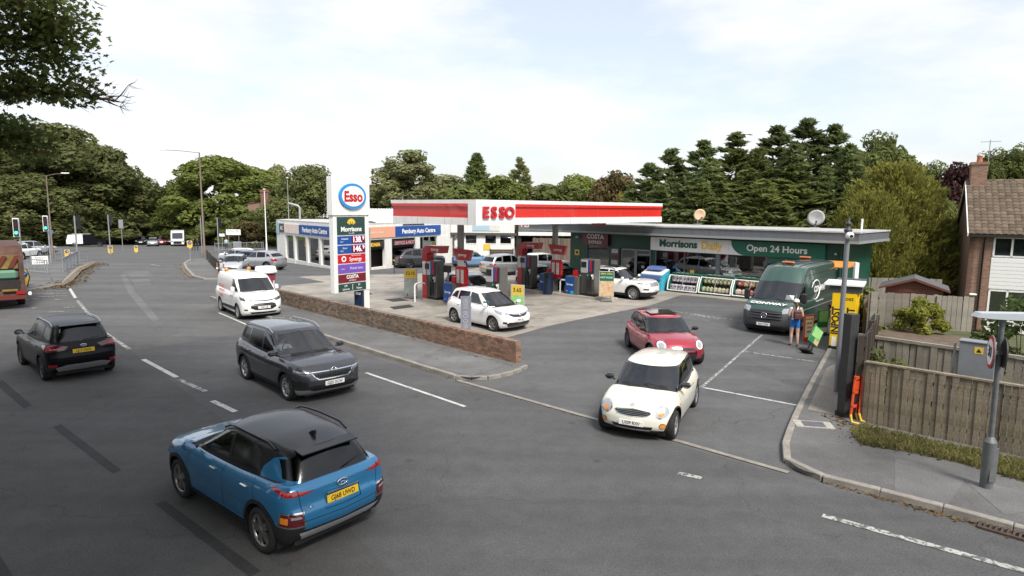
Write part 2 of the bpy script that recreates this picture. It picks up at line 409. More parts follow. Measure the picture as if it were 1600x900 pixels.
# pavement at the right, in front of the fence
k2 = W([(1312, 520), (1283, 575), (1262, 615), (1240, 662), (1227, 700), (1226, 716), (1236, 731), (1262, 745), (1330, 761), (1400, 780), (1500, 806), (1600, 834)]) + [Vector((9.4, 7.4)), Vector((10.6, 5.6))]
pr_ = sheet('pavement', densify(k2) + [Vector((14, 7.8)), Vector((11.2, 11.2)), Vector((8.2, 14.2)), Vector((9.4, 16.4)), Vector((14.0, 24.0))], .10, A_pave)
kerb_run(pr_, densify(k2))
sheet('pavement_patch', W([(1398, 716), (1512, 745), (1480, 790), (1398, 770)], .10), .104, A_patch)
sheet('pavement_patch', W([(1500, 745), (1600, 768), (1600, 800), (1570, 805)], .10), .1045, A_patch)
sheet('gravel_strip', W([(1262, 640), (1310, 650), (1335, 600), (1320, 560), (1292, 575)], .10), .106, mat('gravel', (.26, .24, .21), .95, noise=(30, .5), bump=(60, .9)))
b = MB(); b.box((0, 0, .0), (.80, .44, .02)); slab = tag(b.build('manhole_frame', mat('pale_concrete', (.40, .38, .34), .9, noise=(8, .3)), None, (*G(1271, 664, .1).xy, .112), (0, 0, R(-12))), 'pale concrete manhole surround with grey cover set in the pavement', 'manhole')
b = MB(); b.box((0, 0, .008), (.46, .34, .012)); b.build('cover', mat('iron_cover', (.11, .11, .13), .6, noise=(14, .3)), slab)
# traffic island at the left and the corner of the side turning
isl = W([(-70, 466), (39, 455.5), (85, 449), (97, 446), (110, 432), (123, 420), (147, 411), (118, 406), (40, 414), (-70, 424)])
pi_ = sheet('pavement', isl, .10, A_pave); kerb_run(pi_, isl[:7], .9, .2, .12)
sheet('leaf_litter', W([(85, 449), (97, 446), (112, 432), (124, 421), (146, 411), (150, 413), (128, 425), (114, 441), (100, 449)]), .13, M_litter)
cor = W([(344, 437), (320, 437.5), (303, 433), (292, 421), (288, 413), (297, 407), (318, 404), (332, 418), (346, 432)])
pc_ = sheet('pavement', cor, .10, A_pave); kerb_run(pc_, cor[:6], .9, .2, .12)
sheet('leaf_litter', W([(303, 433), (292, 421), (288, 413), (283, 413), (286, 424), (298, 435)]), .03, M_litter)
b = MB(); A_ = [D(x, y, Y) for x, y, Y in ((-60, 395, 87), (84, 396, 88), (70, 383, 95), (20, 374, 97), (-60, 370, 97))]; b.add(A_, [(0, 1, 2, 3, 4)]); b.add([A_[4], A_[3], A_[2], A_[2] - Vector((0, 0, 4)), A_[4] - Vector((0, 0, 4))], [(0, 1, 2, 3, 4)])
tag(b.build('grass_bank', mat('bank_grass', (.14, .20, .05), .95, noise=(.8, .4), bump=(9, .6)), None), kind='structure')
# ------------------------------------------------------------------ trees
def leaf_mat(name, c, var=.35, dry=None):
 m = mat(name, c, .7, spec=.25)
 t = m.node_tree; p = t.nodes['Principled BSDF']
 g = t.nodes.new('ShaderNodeNewGeometry'); oi = t.nodes.new('ShaderNodeObjectInfo'); tcn = t.nodes.new('ShaderNodeTexCoord')
 n = t.nodes.new('ShaderNodeTexNoise'); n.inputs['Scale'].default_value = .55; n.inputs['Detail'].default_value = 3; t.links.new(tcn.outputs['Object'], n.inputs['Vector'])
 r = t.nodes.new('ShaderNodeValToRGB'); e = r.color_ramp.elements
 e[0].position = .0; e[0].color = tuple(k * (1 - var) for k in c) + (1,); e[1].position = 1; e[1].color = (c[0] * (1 + var * 1.3), c[1] * (1 + var), c[2] * (1 + var * .4), 1)
 a = t.nodes.new('ShaderNodeMath'); a.operation = 'MULTIPLY_ADD'; a.inputs[1].default_value = .55
 t.links.new(g.outputs['Random Per Island'], a.inputs[0])
 s = t.nodes.new('ShaderNodeMapRange'); s.inputs['From Min'].default_value = .3; s.inputs['From Max'].default_value = .7; s.inputs['To Max'].default_value = .45
 t.links.new(n.outputs['Fac'], s.inputs['Value']); t.links.new(s.outputs['Result'], a.inputs[2]); t.links.new(a.outputs[0], r.inputs['Fac'])
 hs = t.nodes.new('ShaderNodeHueSaturation'); mr = t.nodes.new('ShaderNodeMapRange'); mr.inputs['To Min'].default_value = .78; mr.inputs['To Max'].default_value = 1.25
 t.links.new(oi.outputs['Random'], mr.inputs['Value']); t.links.new(mr.outputs['Result'], hs.inputs['Value']); t.links.new(r.outputs['Color'], hs.inputs['Color'])
 col = hs.outputs['Color']
 if dry:
  cmp = t.nodes.new('ShaderNodeMath'); cmp.operation = 'LESS_THAN'; cmp.inputs[1].default_value = dry[1]; t.links.new(g.outputs['Random Per Island'], cmp.inputs[0])
  x = t.nodes.new('ShaderNodeMix'); x.data_type = 'RGBA'; x.inputs['B'].default_value = (*dry[0], 1); t.links.new(cmp.outputs[0], x.inputs['Factor']); t.links.new(col, x.inputs['A']); col = x.outputs['Result']
 t.links.new(col, p.inputs['Base Color'])
 tl = t.nodes.new('ShaderNodeBsdfTranslucent'); t.links.new(col, tl.inputs['Color']); ms = t.nodes.new('ShaderNodeMixShader'); ms.inputs[0].default_value = .42
 o = t.nodes['Material Output']; t.links.new(p.outputs[0], ms.inputs[1]); t.links.new(tl.outputs[0], ms.inputs[2]); t.links.new(ms.outputs[0], o.inputs['Surface'])
 return m
M_bark = mat('bark', (.075, .058, .042), .95, noise=(6, .5), bump=(25, .8))
def np_mesh(name, V, quads, m):
 me = bpy.data.meshes.new(name); k = quads.shape[1]
 me.vertices.add(len(V)); me.vertices.foreach_set('co', V.astype(np.float32).ravel())
 me.loops.add(quads.size); me.loops.foreach_set('vertex_index', quads.astype(np.int32).ravel())
 me.polygons.add(len(quads)); me.polygons.foreach_set('loop_start', np.arange(0, quads.size, k, dtype=np.int32)); me.polygons.foreach_set('loop_total', np.full(len(quads), k, np.int32))
 me.update(calc_edges=True); me.materials.append(m); return me
def leaves(C, Nrm, size, rg, elong=1.5, droop=0.0):
 """one bent four-cornered leaf clump per centre"""
 n = len(C); d = rg.normal(size=(n, 3)); t = d - Nrm * (d * Nrm).sum(1)[:, None]; t /= np.linalg.norm(t, axis=1)[:, None] + 1e-9
 b = np.cross(Nrm, t); s = size * rg.uniform(.55, 1.35, n)[:, None]
 a = t * s * elong; c = b * s * .8; k = Nrm * s * .35
 V = np.stack([C - a, C + c - k * .2, C + a + k * rg.uniform(-1, 1, (n, 1)), C - c - k * .5], 1).reshape(-1, 3)
 return V, np.arange(4 * n).reshape(n, 4)
def crown_deciduous(seed, h, w, nl, size, m, low=.12, lobes=60, flat=1.0):
 """crown of overlapping leafy boughs, uneven outline, gaps between the boughs; h crown height, w crown width"""
 rg = np.random.default_rng(seed); L = []
 for i in range(lobes):
  z = rg.uniform(low, .97); prof = math.sin(math.pi * min(1, (z * .82 + .16))) ** .7 * flat
  a = rg.uniform(0, 2 * math.pi); rr = prof * w / 2 * rg.uniform(.35, .86)
  L.append((rr * math.cos(a), rr * math.sin(a), z * h, w * rg.uniform(.09, .19)))
 L = np.array(L); wt = L[:, 3] ** 2; idx = rg.choice(len(L), nl, p=wt / wt.sum())
 d = rg.normal(size=(nl, 3)); d /= np.linalg.norm(d, axis=1)[:, None]
 sub = rg.normal(size=(len(L), 7, 3)); sub /= np.linalg.norm(sub, axis=2)[:, :, None]       # lumps on each bough
 lump = np.max(np.einsum('nk,njk->nj', d, sub[idx]), axis=1)
 rad = L[idx, 3] * (.62 + .48 * np.clip(lump, 0, 1) ** 3) * np.where(rg.random(nl) < .78, rg.uniform(.88, 1.04, nl), rg.uniform(.3, .95, nl))
 C = L[idx, :3] + d * rad[:, None] * np.array([1, 1, .8])
 nr = d + rg.normal(size=(nl, 3)) * .55 + np.array([0, 0, .35]); nr /= np.linalg.norm(nr, axis=1)[:, None]
 C[:, 2] = np.maximum(C[:, 2], .02 * h)
 return np_mesh('crown', *leaves(C, nr, size, rg), m)
def crown_conifer(seed, h, w, nl, size, m, spires=3, round_=0.0):
 """feathery upswept sprays on one or several leaders"""
 rg = np.random.default_rng(seed); per = 60; nb = nl // per; Vs = [];
 sp = [(0, 0, 1.0, 1.0)] + [(rg.uniform(-.34, .34) * w, rg.uniform(-.34, .34) * w, rg.uniform(.55, .93), rg.uniform(.5, .8)) for _ in range(spires - 1)]
 C, Nn, T = [], [], []
 for i in range(nb):
  sx, sy, sh, sw = sp[rg.integers(len(sp))]; z = rg.random() ** 1.0
  prof = (1 - z) ** (.85 - .35 * round_) if round_ < .9 else math.sqrt(max(0, 1 - (z * 1.02 - .1) ** 2 / .85))
  rr = w / 2 * sw * max(.02, prof) * rg.uniform(.62, 1.12); a = rg.uniform(0, 2 * math.pi)
  tip = np.array([sx + rr * math.cos(a), sy + rr * math.sin(a), z * h * sh + .25 * rr + .02 * h]); ln = (rg.uniform(.5, 1.0) * w * .16 + .35) * (1 if round_ else .24 + .90 * (1 - z))
  out = np.array([math.cos(a), math.sin(a), rg.uniform(.35, 1.0)]); out /= np.linalg.norm(out)
  t = rg.random(per) ** .8; spread = (1 - t) * .34 * ln + .03
  c = tip - out * ((1 - t) * ln)[:, None] + rg.normal(size=(per, 3)) * spread[:, None] * np.array([1, 1, .55])
  C.append(c); T.append(out + rg.normal(size=(per, 3)) * .45 + np.array([0, 0, .25])); Nn.append(np.tile(out, (per, 1)))
 C = np.concatenate(C); T = np.concatenate(T); T /= np.linalg.norm(T, axis=1)[:, None]; n = len(C)
 b = np.cross(T, rg.normal(size=(n, 3))); b /= np.linalg.norm(b, axis=1)[:, None]; s = size * rg.uniform(.6, 1.4, n)[:, None]
 V = np.stack([C - T * s, C + b * s * .34, C + T * s * 1.4, C - b * s * .34], 1).reshape(-1, 3)
 return np_mesh('crown', V, np.arange(4 * n).reshape(n, 4), m)
def trunk_mesh(seed, h, r, branch=7, spread=.5, top=.9):
 rg = np.random.default_rng(seed); b = MB()
 pts = [(rg.normal() * .02 * h * t, rg.normal() * .02 * h * t, -.3 + h * top * t) for t in np.linspace(0, 1, 7)]
 b.tube(pts, [r * (1.25 if i == 0 else 1 - .13 * i) for i in range(7)], 0, 8)
 for i in range(branch):
  t = rg.uniform(.25, .85); k = int(t * 6); p = Vector(pts[k]); a = 2.4 * i + rg.uniform(0, .6); L = h * spread * rg.uniform(.5, 1) * (1.1 - t)
  q = [p + Vector((math.cos(a) * L * s, math.sin(a) * L * s, L * s * rg.uniform(.5, .95))) for s in (0, .4, .75, 1)]
  b.tube(q, [r * .5 * (1 - .15 * k), r * .33, r * .18, r * .06], 0, 6)
 return b.mesh('trunk', M_bark)
Lf = dict(dark=leaf_mat('leaf_dark', (.115, .138, .056), .45, ((.16, .10, .04), .03)), mid=leaf_mat('leaf_mid', (.130, .165, .055), .42), bright=leaf_mat('leaf_bright', (.150, .195, .055), .4, ((.22, .20, .05), .06)),
          pale=leaf_mat('leaf_pale', (.225, .250, .125), .35), cypress=leaf_mat('leaf_cypress', (.15, .195, .085), .4), cyplight=leaf_mat('leaf_cypress_light', (.165, .20, .072), .4),  # tones of the far trees are lightened in place of distance haze
          yew=leaf_mat('leaf_yew', (.25, .265, .070), .4), purple=leaf_mat('leaf_purple', (.055, .022, .026), .4), russet=leaf_mat('leaf_russet', (.13, .095, .05), .4, ((.08, .09, .03), .4)), yellow=leaf_mat('leaf_yellow', (.26, .22, .05), .35))
PROTO = {}
def proto(kind):
 if kind not in PROTO:
  t = {'oak': lambda: (crown_deciduous(1, 1.0 * 12, 11, 30000, .145, Lf['mid'], .0, 80), trunk_mesh(1, 10, .32)),
             'oakdark': lambda: (crown_deciduous(2, 12, 11, 30000, .145, Lf['dark'], .0, 84), trunk_mesh(2, 10, .34)),
             'ash': lambda: (crown_deciduous(3, 12, 8.5, 24000, .14, Lf['pale'], .0, 90), trunk_mesh(3, 11, .22)),
             'lime': lambda: (crown_deciduous(4, 12, 9.5, 28000, .145, Lf['bright'], .0, 76), trunk_mesh(4, 10, .3)),
             'bush': lambda: (crown_deciduous(5, 4, 6, 7000, .14, Lf['dark'], .0, 18), trunk_mesh(5, 2.5, .1)),
             'bushmid': lambda: (crown_deciduous(6, 4, 6, 7000, .14, Lf['mid'], .0, 18), trunk_mesh(6, 2.5, .1)),
             'cypress': lambda: (crown_conifer(7, 12, 6.0, 46000, .17, Lf['cypress'], 5), trunk_mesh(7, 10, .25, 3)),
             'cypress2': lambda: (crown_conifer(8, 12, 6.6, 46000, .17, Lf['cyplight'], 6), trunk_mesh(8, 10, .25, 3)),
             'palepine': lambda: (crown_conifer(19, 12, 6.5, 22000, .22, Lf['pale'], 3), trunk_mesh(9, 11, .2, 3)),
             'pine': lambda: (crown_conifer(9, 12, 5.2, 20000, .20, Lf['cypress'], 1), trunk_mesh(9, 11, .2, 3)),
             'yew': lambda: (crown_conifer(10, 8, 8.6, 42000, .13, Lf['yew'], 1, 1.0), trunk_mesh(10, 5, .25, 3)),
             'purple': lambda: (crown_deciduous(11, 10, 9, 12000, .16, Lf['purple'], .0, 60), trunk_mesh(11, 8, .3)),
             'russet': lambda: (crown_deciduous(12, 10, 8, 11000, .15, Lf['russet'], .0, 60), trunk_mesh(12, 8, .25)),
             'yellow': lambda: (crown_deciduous(13, 5, 4, 4000, .13, Lf['yellow'], .02, 16), trunk_mesh(13, 4, .1)),
             'birch': lambda: (crown_deciduous(14, 12, 6.5, 20000, .13, Lf['pale'], .0, 90), trunk_mesh(14, 11.5, .14))}[kind]()
  PROTO[kind] = (t, {'oak': (12, 11), 'oakdark': (12, 11), 'ash': (12, 8.5), 'lime': (12, 9.5), 'bush': (4, 6), 'bushmid': (4, 6), 'cypress': (12, 6), 'cypress2': (12, 6.6), 'pine': (12, 5.2), 'palepine': (12, 6.5), 'yew': (8, 8.6), 'purple': (10, 9), 'russet': (10, 8), 'yellow': (5, 4), 'birch': (12, 6.5)}[kind])
 return PROTO[kind]
def tree(kind, u, top, wpx, Y, label, name='tree', group=None, base=None, cat='tree'):
 """u, top, width as surveyed from the photograph, Y the depth; scaled to its real size"""
 (cm, tm), (h0, w0) = proto(kind); T = D(u, top, Y); wpx = wpx * (2.0 if kind[:3] == 'cyp' else 1) * (1.35 if Y > 60 and u > 560 and u < 1000 else 1.0); g = (-1.7 if u > 1345 and Y < 60 else gz(Y) - .1) if base is None else base
 H = T.z - g; Wd = wpx * Y / CAM_F; o = empty(name, (T.x, Y, g), random.uniform(0, 6.28), label, cat, group)
 c = link('crown', cm, o); c.scale = (Wd / w0, Wd / w0, H / h0)
 if tm: k = link('trunk', tm, o); k.scale = (Wd / w0, Wd / w0, H / h0)
 return o
GL, GB, GC = 'trees beyond the junction on the left', 'trees behind the garages', 'conifers behind the shop'
for a in [
 ('oakdark', 62, 200, 250, 112, 'tallest dark oak rising above the left traffic lights'), ('oakdark', -60, 222, 280, 105, 'broad dark tree at the far left edge of the photo'), ('oakdark', 150, 236, 170, 118, 'dark round-topped tree to the right of the tallest oak at left'),
 ('oak', 108, 212, 150, 125, 'mid green crown behind the two dark oaks at left'), ('oakdark', 205, 275, 130, 128, 'dark tree leaning over the road where the far cars queue'), ('birch', 172, 232, 70, 124, 'thin airy crown at the shoulder of the left woodland'),
 ('oakdark', 228, 300, 90, 140, 'low dark tree at the right end of the left woodland'), ('oakdark', 20, 275, 190, 100, 'dark tree behind the left-hand green traffic light'),
 ('lime', 345, 250, 180, 122, 'large bright green tree behind the tall lamp post at the junction'), ('lime', 285, 285, 100, 126, 'smaller bright green tree at the left of the junction lamp post'), ('oak', 300, 330, 120, 118, 'bright low tree behind the far white van'),
 ('lime', 400, 268, 120, 135, 'yellowish green tree to the right of the large one at the junction'), ('ash', 432, 262, 60, 140, 'grey green tree rising behind the brick chimney'), ('oakdark', 478, 262, 130, 100, 'dark green tree directly left of the tall fuel price sign'),
 ('oak', 400, 330, 100, 108, 'green tree beside the distant brick chimney'), ('russet', 385, 345, 60, 100, 'small reddish tree behind the direction sign')]:
 tree(*a, group=None)
for a in [('bush', 30, 345, 160, 99, 'dark bush on the bank behind the leftmost traffic light'), ('bush', 110, 340, 150, 113, 'dark bush behind the far white estate car'), ('bush', 190, 345, 150, 118, 'dark bush behind the yellow keep-left bollard'), ('bush', 240, 352, 90, 122, 'dark bush at the roadside above the queueing cars'),
          ('bushmid', 330, 350, 90, 112, 'green bush behind the traffic lights right of the junction'), ('bushmid', 300, 355, 60, 116, 'green bush beside the two waiting pedestrians'), ('bushmid', 365, 345, 70, 106, 'green bush behind the white direction sign')]:
 tree(*a, name='bush', cat='bush')
for a in [('birch', 636, 238, 92, 92, 'tall pale birch standing above the garage roof'), ('ash', 590, 292, 120, 110, 'round green tree between price sign and birch'), ('ash', 690, 278, 110, 105, 'pale green tree to the right of the tall birch'), ('pine', 745, 243, 78, 100, 'dark conifer above the red letters of the canopy'),
          ('palepine', 812, 250, 80, 104, 'pale pointed tree above the canopy'), ('lime', 775, 280, 100, 98, 'bright low tree to the right of the dark conifer over the canopy'), ('ash', 855, 292, 110, 106, 'green tree behind the middle of the canopy'), ('lime', 905, 278, 80, 108, 'dark green tree above the right half of the canopy'),
          ('russet', 962, 268, 80, 84, 'reddish brown tree above the right end of the canopy'), ('bushmid', 880, 300, 120, 80, 'pale hedge top just above the canopy roof'), ('bushmid', 720, 300, 140, 84, 'hedge top just above the left part of the canopy'), ('yellow', 970, 303, 30, 62, 'small yellow-leaved bush at the end of the canopy')]:
 tree(*a)
for a in [('cypress', 1015, 258, 90, 56, 'small dark cypress at the left end of the row behind the shop'), ('cypress', 1050, 236, 100, 55, 'bushy cypress second from the left behind the shop'), ('cypress', 1100, 224, 110, 53, 'dark feathery cypress behind the orange satellite dish'), ('cypress2', 1150, 212, 120, 52, 'yellow green cypress left of the tallest two'),
          ('cypress', 1215, 202, 120, 51, 'tall dark cypress to the left of the highest one'), ('cypress', 1262, 190, 120, 51, 'highest cypress, standing behind the grey satellite dish'), ('cypress', 1305, 200, 110, 50, 'cypress to the right of the highest one'), ('cypress2', 1240, 262, 130, 47, 'low light green cypress close behind the shop roof'),
          ('cypress2', 1170, 268, 120, 47, 'low spreading cypress behind the Morning side of the shop roof'.replace('Morning side', 'middle')), ('cypress', 1090, 282, 110, 48, 'low dark cypress behind the orange dish'), ('cypress', 1030, 292, 90, 49, 'lowest cypress beside the canopy end'), ('cypress', 1330, 235, 90, 48, 'cypress at the right end of the row'),
          ('yew', 1400, 262, 175, 40, 'large rounded olive green yew beside the brick house'), ('yew', 1365, 305, 120, 38, 'lower olive yew touching the shop roof corner'), ('oak', 1385, 215, 130, 85, 'broad flat-topped green tree above the yew'), ('ash', 1330, 240, 80, 88, 'grey green crown just right of the cypress row'),
          ('purple', 1500, 262, 100, 62, 'dark purple-leaved tree behind the chimney'), ('oak', 1548, 242, 110, 92, 'green tree behind the house roof near the aerial'), ('oak', 1600, 236, 110, 90, 'green tree behind the right end of the house roof'), ('oak', 1450, 262, 110, 80, 'green tree between the yew and the purple tree'), ('lime', 1480, 318, 75, 41, 'light green tree between the yew and the house wall'), ('cypress', 1450, 290, 70, 46, 'blue green conifer behind the yew')]:
 tree(*a)

for i, (x, y, k) in enumerate(((-26, -9, 1.0), (-18, -17, 1.1), (-8, -21, 1.0), (3, -22, 1.15), (13, -24, 1.0), (-31, 3, 1.1), (-34, 16, 1.0))):      # unseen trees added behind the viewer for dark reflections in the cars
 (cm, tm), _ = proto('oakdark'); o = empty('tree', (x, y, -.1), i * 1.3, 'dark roadside tree behind the viewer, ' + ('left of the near sycamore', 'second left of centre', 'just left of centre', 'behind the spreading sycamore', 'rightmost of its row', 'beside the near lane at left', 'farthest along the left verge')[i], 'tree', 'trees on the near side of the road')
 for nm, me in (('crown', cm), ('trunk', tm)): c = link(nm, me, o); c.scale = (k, k, k * 1.1)

# near sycamore at the upper left: trunk outside the picture, boughs reaching into it
def maple_leaf():
 pts = [];
 for k, (r, a) in enumerate([(.10, -90), (.62, -60), (.50, -25), (.95, 10), (.55, 35), (.75, 55), (.52, 68), (1.1, 90), (.52, 112), (.75, 125), (.55, 145), (.95, 170), (.50, 205), (.62, 240)]):
  pts.append((r * math.cos(R(a)), r * math.sin(R(a)), -.12 * r * r))
 return np.array(pts)
def near_tree():
 root = empty('sycamore_tree', (-17.5, 9, 0), 0, 'near sycamore whose dark leafy boughs hang in at the top left', 'tree')
 O = Vector((-17.5, 9, 0)); rg = np.random.default_rng(5); b = MB()
 def loc(p): return Vector(p) - O
 b.tube([(0, 0, -.3), (.2, .1, 3), (.3, .5, 6), (.5, 1.2, 9), (.4, 1.6, 12)], [.55, .45, .38, .28, .12], 0, 10)
 limbs = []
 def limb(pts, r0):
  P = smooth_line([loc(p) for p in pts], 5); n = len(P); b.tube(P, [r0 * (1 - .92 * i / (n - 1)) + .008 for i in range(n)], 0, 6); limbs.append(P); return P
 e1 = D(180, 157, 12.5); m1 = D(110, 148, 12.5); s1 = D(-40, 158, 12.2)
 L1 = limb([(-17.2, 9.6, 6.0), tuple(D(-180, 190, 12)), tuple(s1), tuple(D(40, 143, 12.4)), tuple(m1), tuple(e1)], .11)
 L2 = limb([(-17.2, 9.6, 5.5), tuple(D(-120, 250, 13)), tuple(D(-30, 205, 13)), tuple(D(30, 215, 13.2)), tuple(D(60, 238, 13.4))], .07)
 L3 = limb([(-17, 10, 8.5), tuple(D(-150, 60, 12)), tuple(D(-20, 60, 12.5)), tuple(D(60, 60, 12.6)), tuple(D(118, 75, 12.6))], .10)
 L4 = limb([(-17, 10, 9.5), tuple(D(-120, -30, 12)), tuple(D(0, 0, 12.2)), tuple(D(70, 20, 12.4)), tuple(D(105, 30, 12.4))], .09)
 over = [limb([(-17, 10, 9 + k), (-14.5 + .6 * k, 7 - 1.5 * k, 9.8 + .6 * k), (-11 + k * .8, 5 - 1.6 * k, 10.4 + .4 * k), (-8.5 + k, 4.2 - 1.8 * k, 10.2)], .12) for k in range(4)]
 over += [limb([(-17, 10, 10), (-16, 13, 11), (-15, 16.5, 11.6), (-14.5, 19, 12.0)], .12), limb([(-17, 9, 8), (-18, 5, 10), (-17.5, 1, 10.5), (-15, -2, 10.5)], .12)]
 # bare twigs at the end of the lowest bough
 for k in range(16):
  i = int(len(L1) * (.74 + .25 * k / 16)); p = L1[min(i, len(L1) - 1)]; a = rg.uniform(-.8, .9); l = rg.uniform(.15, .42)
  q = p + Vector((l * math.cos(a), rg.uniform(-.1, .1), l * math.sin(a)))
  for e in range(4):
   r_ = q + Vector((rg.uniform(.05, .3), rg.uniform(-.1, .1), rg.uniform(-.2, .22))); b.tube([p, p.lerp(q, .5) + Vector((0, 0, rg.uniform(-.03, .03))), q, q.lerp(r_, .5) + Vector((0, 0, rg.uniform(-.04, .04))), r_], [.010, .008, .006, .004, .002], 0, 4)
 b.build('trunk', M_bark, root)
 lf = maple_leaf(); cs = []
 def cluster(P, i0, i1, n, sp, dz=-.1):
  for _ in range(n):
   t = rg.uniform(i0, i1) * (len(P) - 1); k = int(t); p = P[k].lerp(P[min(k + 1, len(P) - 1)], t - k)
   g3 = np.clip(rg.normal(size=3), -1.5, 1.5) * sp; cs.append((p.x + g3[0], p.y + g3[1], p.z + dz + g3[2] * .8))
 cluster(L1, .45, .90, 750, .22, .08); cluster(L1, .3, .72, 420, .2, .12); cluster(L2, .35, .98, 1300, .27, .05); cluster(L3, .3, 1.0, 1900, .33, -.05); cluster(L4, .3, 1.0, 1600, .33, 0); cluster(L3, .3, .85, 450, .35, -.55)
 for P in over: cluster(P, .25, 1.0, 700, .9, 0)
 C = np.array(cs); n = len(C); nr = rg.normal(size=(n, 3)) * .6 + np.array([0, 0, .8]); nr /= np.linalg.norm(nr, axis=1)[:, None]
 d = rg.normal(size=(n, 3)); t = d - nr * (d * nr).sum(1)[:, None]; t /= np.linalg.norm(t, axis=1)[:, None]; bb = np.cross(nr, t); s = (rg.uniform(.05, .092, n))[:, None, None]
 V = C[:, None, :] + s * (lf[None, :, 0:1] * t[:, None, :] + lf[None, :, 1:2] * bb[:, None, :] + lf[None, :, 2:3] * nr[:, None, :])
 me = np_mesh('crown', V.reshape(-1, 3), np.arange(n * len(lf)).reshape(n, len(lf)), leaf_mat('leaf_sycamore', (.14, .19, .062), .45, ((.15, .09, .035), .03)))
 link('crown', me, root)
 overhead(root, (-10.5, 3.0, 12.6), (9.0, 10.5, 4.2), 8000, rg)
def overhead(root, c, r, n, rg):
 """out-of-view leaves of a near crown, added to shade the road"""
 d = rg.normal(size=(n, 3)); d /= np.linalg.norm(d, axis=1)[:, None]; C = np.array(c) + d * (rg.random(n) ** .45)[:, None] * np.array(r)
 q = C - np.array([0, 0, CAM_H]); fw_ = q @ _fw; py = 450 - CAM_F * (q @ _up) / np.maximum(fw_, .01); px = 800 + CAM_F * (q @ _rt) / np.maximum(fw_, .01)
 C = C[((fw_ < .2) | (py < -25) | (px < -40)) & (np.linalg.norm(q, axis=1) > 3.5)]; nr = rg.normal(size=C.shape) * .6 + np.array([0, 0, .9]); nr /= np.linalg.norm(nr, axis=1)[:, None]
 link('shade_crown', np_mesh('shade_crown', *leaves(C - np.array(root.location), nr, .15, rg), MATS['leaf_sycamore']), root)  # leaf mass kept out of view, shaped for the shade it casts
near_tree()
o = empty('sycamore_tree', (5.5, -6, 0), 0, 'spreading sycamore over the viewer that shades the near left of the road', 'tree'); b = MB(); b.tube([(0, 0, -.3), (-.3, .4, 4), (-2, 1.6, 8), (-6, 3.4, 12)], [.5, .4, .3, .1], 0, 10); b.build('trunk', M_bark, o)  # tree added out of view between the sun and the near left road
overhead(o, (-5.2, .2, 12.6), (7.0, 7.6, 3.4), 34000, np.random.default_rng(31))
# ------------------------------------------------------------------ vehicle kit
def curve(pts):
 pts = sorted(pts); xs = np.array([p[0] for p in pts], float); ys = np.array([p[1] for p in pts], float)
 if len(xs) == 1: return lambda x: np.full_like(np.asarray(x, float), ys[0])
 h = np.diff(xs); d = np.diff(ys) / h; m = np.zeros(len(xs)); m[0] = d[0]; m[-1] = d[-1]
 for i in range(1, len(xs) - 1):
  m[i] = 0 if d[i - 1] * d[i] <= 0 else 3 * (h[i - 1] + h[i]) / ((2 * h[i] + h[i - 1]) / d[i - 1] + (h[i] + 2 * h[i - 1]) / d[i])
 def f(x):
  x = np.clip(np.asarray(x, float), xs[0], xs[-1]); i = np.clip(np.searchsorted(xs, x) - 1, 0, len(h) - 1)
  t = (x - xs[i]) / h[i]; t2 = t * t; t3 = t2 * t
  return (2 * t3 - 3 * t2 + 1) * ys[i] + (t3 - 2 * t2 + t) * h[i] * m[i] + (-2 * t3 + 3 * t2) * ys[i + 1] + (t3 - t2) * h[i] * m[i + 1]
 return f
def spline2(pts, n):
 P = np.array(pts, float); d = np.sqrt(np.linalg.norm(np.diff(P, axis=0), axis=1)); t = np.r_[0, np.cumsum(d)]
 fx, fy = curve(list(zip(t, P[:, 0]))), curve(list(zip(t, P[:, 1])))
 u = np.linspace(0, t[-1], n); return np.c_[fx(u), fy(u)]
def shell_half(rings, cap):
 """bmesh of the y>=0 half: rings is (nt, n, 3); cap is (n, m, 3) from edge to centre line"""
 bm = bmesh.new(); nt_, n, _ = rings.shape
 V = [[bm.verts.new(rings[i, j]) for j in range(n)] for i in range(nt_)]
 for i in range(nt_ - 1):
  for j in range(n - 1):
   bm.faces.new((V[i][j], V[i + 1][j], V[i + 1][j + 1], V[i][j + 1]))
 m = cap.shape[1]
 C = [[V[-1][j]] + [bm.verts.new(cap[j, k]) for k in range(1, m)] for j in range(n)]
 for j in range(n - 1):
  for k in range(m - 1):
   try: bm.faces.new((C[j][k], C[j][k + 1], C[j + 1][k + 1], C[j + 1][k]))
   except ValueError: pass
 bmesh.ops.remove_doubles(bm, verts=bm.verts[:], dist=1e-5)
 bmesh.ops.recalc_face_normals(bm, faces=bm.faces[:])
 cz = sum(f.normal.y * f.calc_area() for f in bm.faces)
 if cz < 0: bmesh.ops.reverse_faces(bm, faces=bm.faces[:])
 return bm
_q = math.sqrt(.5)
AXES = {'side': ((1, 0, 0), (0, 0, 1)), 'front': ((0, 1, 0), (0, 0, 1)), 'rear': ((0, 1, 0), (0, 0, 1)), 'top': ((1, 0, 0), (0, 1, 0)), 'any': ((1, 0, 0), (0, 0, 1)),
  'fcorner': ((-_q, _q, 0), (0, 0, 1)), 'rcorner': ((_q, _q, 0), (0, 0, 1))}
AXES = {k: (Vector(a), Vector(b)) for k, (a, b) in AXES.items()}
def facing(n, view):
 return {'side': n.y > .18, 'front': n.x > .10, 'rear': n.x < -.10, 'top': n.z > .35, 'any': True, 'fcorner': n.x + n.y > .2, 'rcorner': n.y - n.x > .2}[view]
def corner(view, pts):
 """outline of a lamp that wraps a corner, given as (x, y, z) points"""
 A, B = AXES[view]; return [(Vector(p).dot(A), Vector(p).dot(B)) for p in pts]
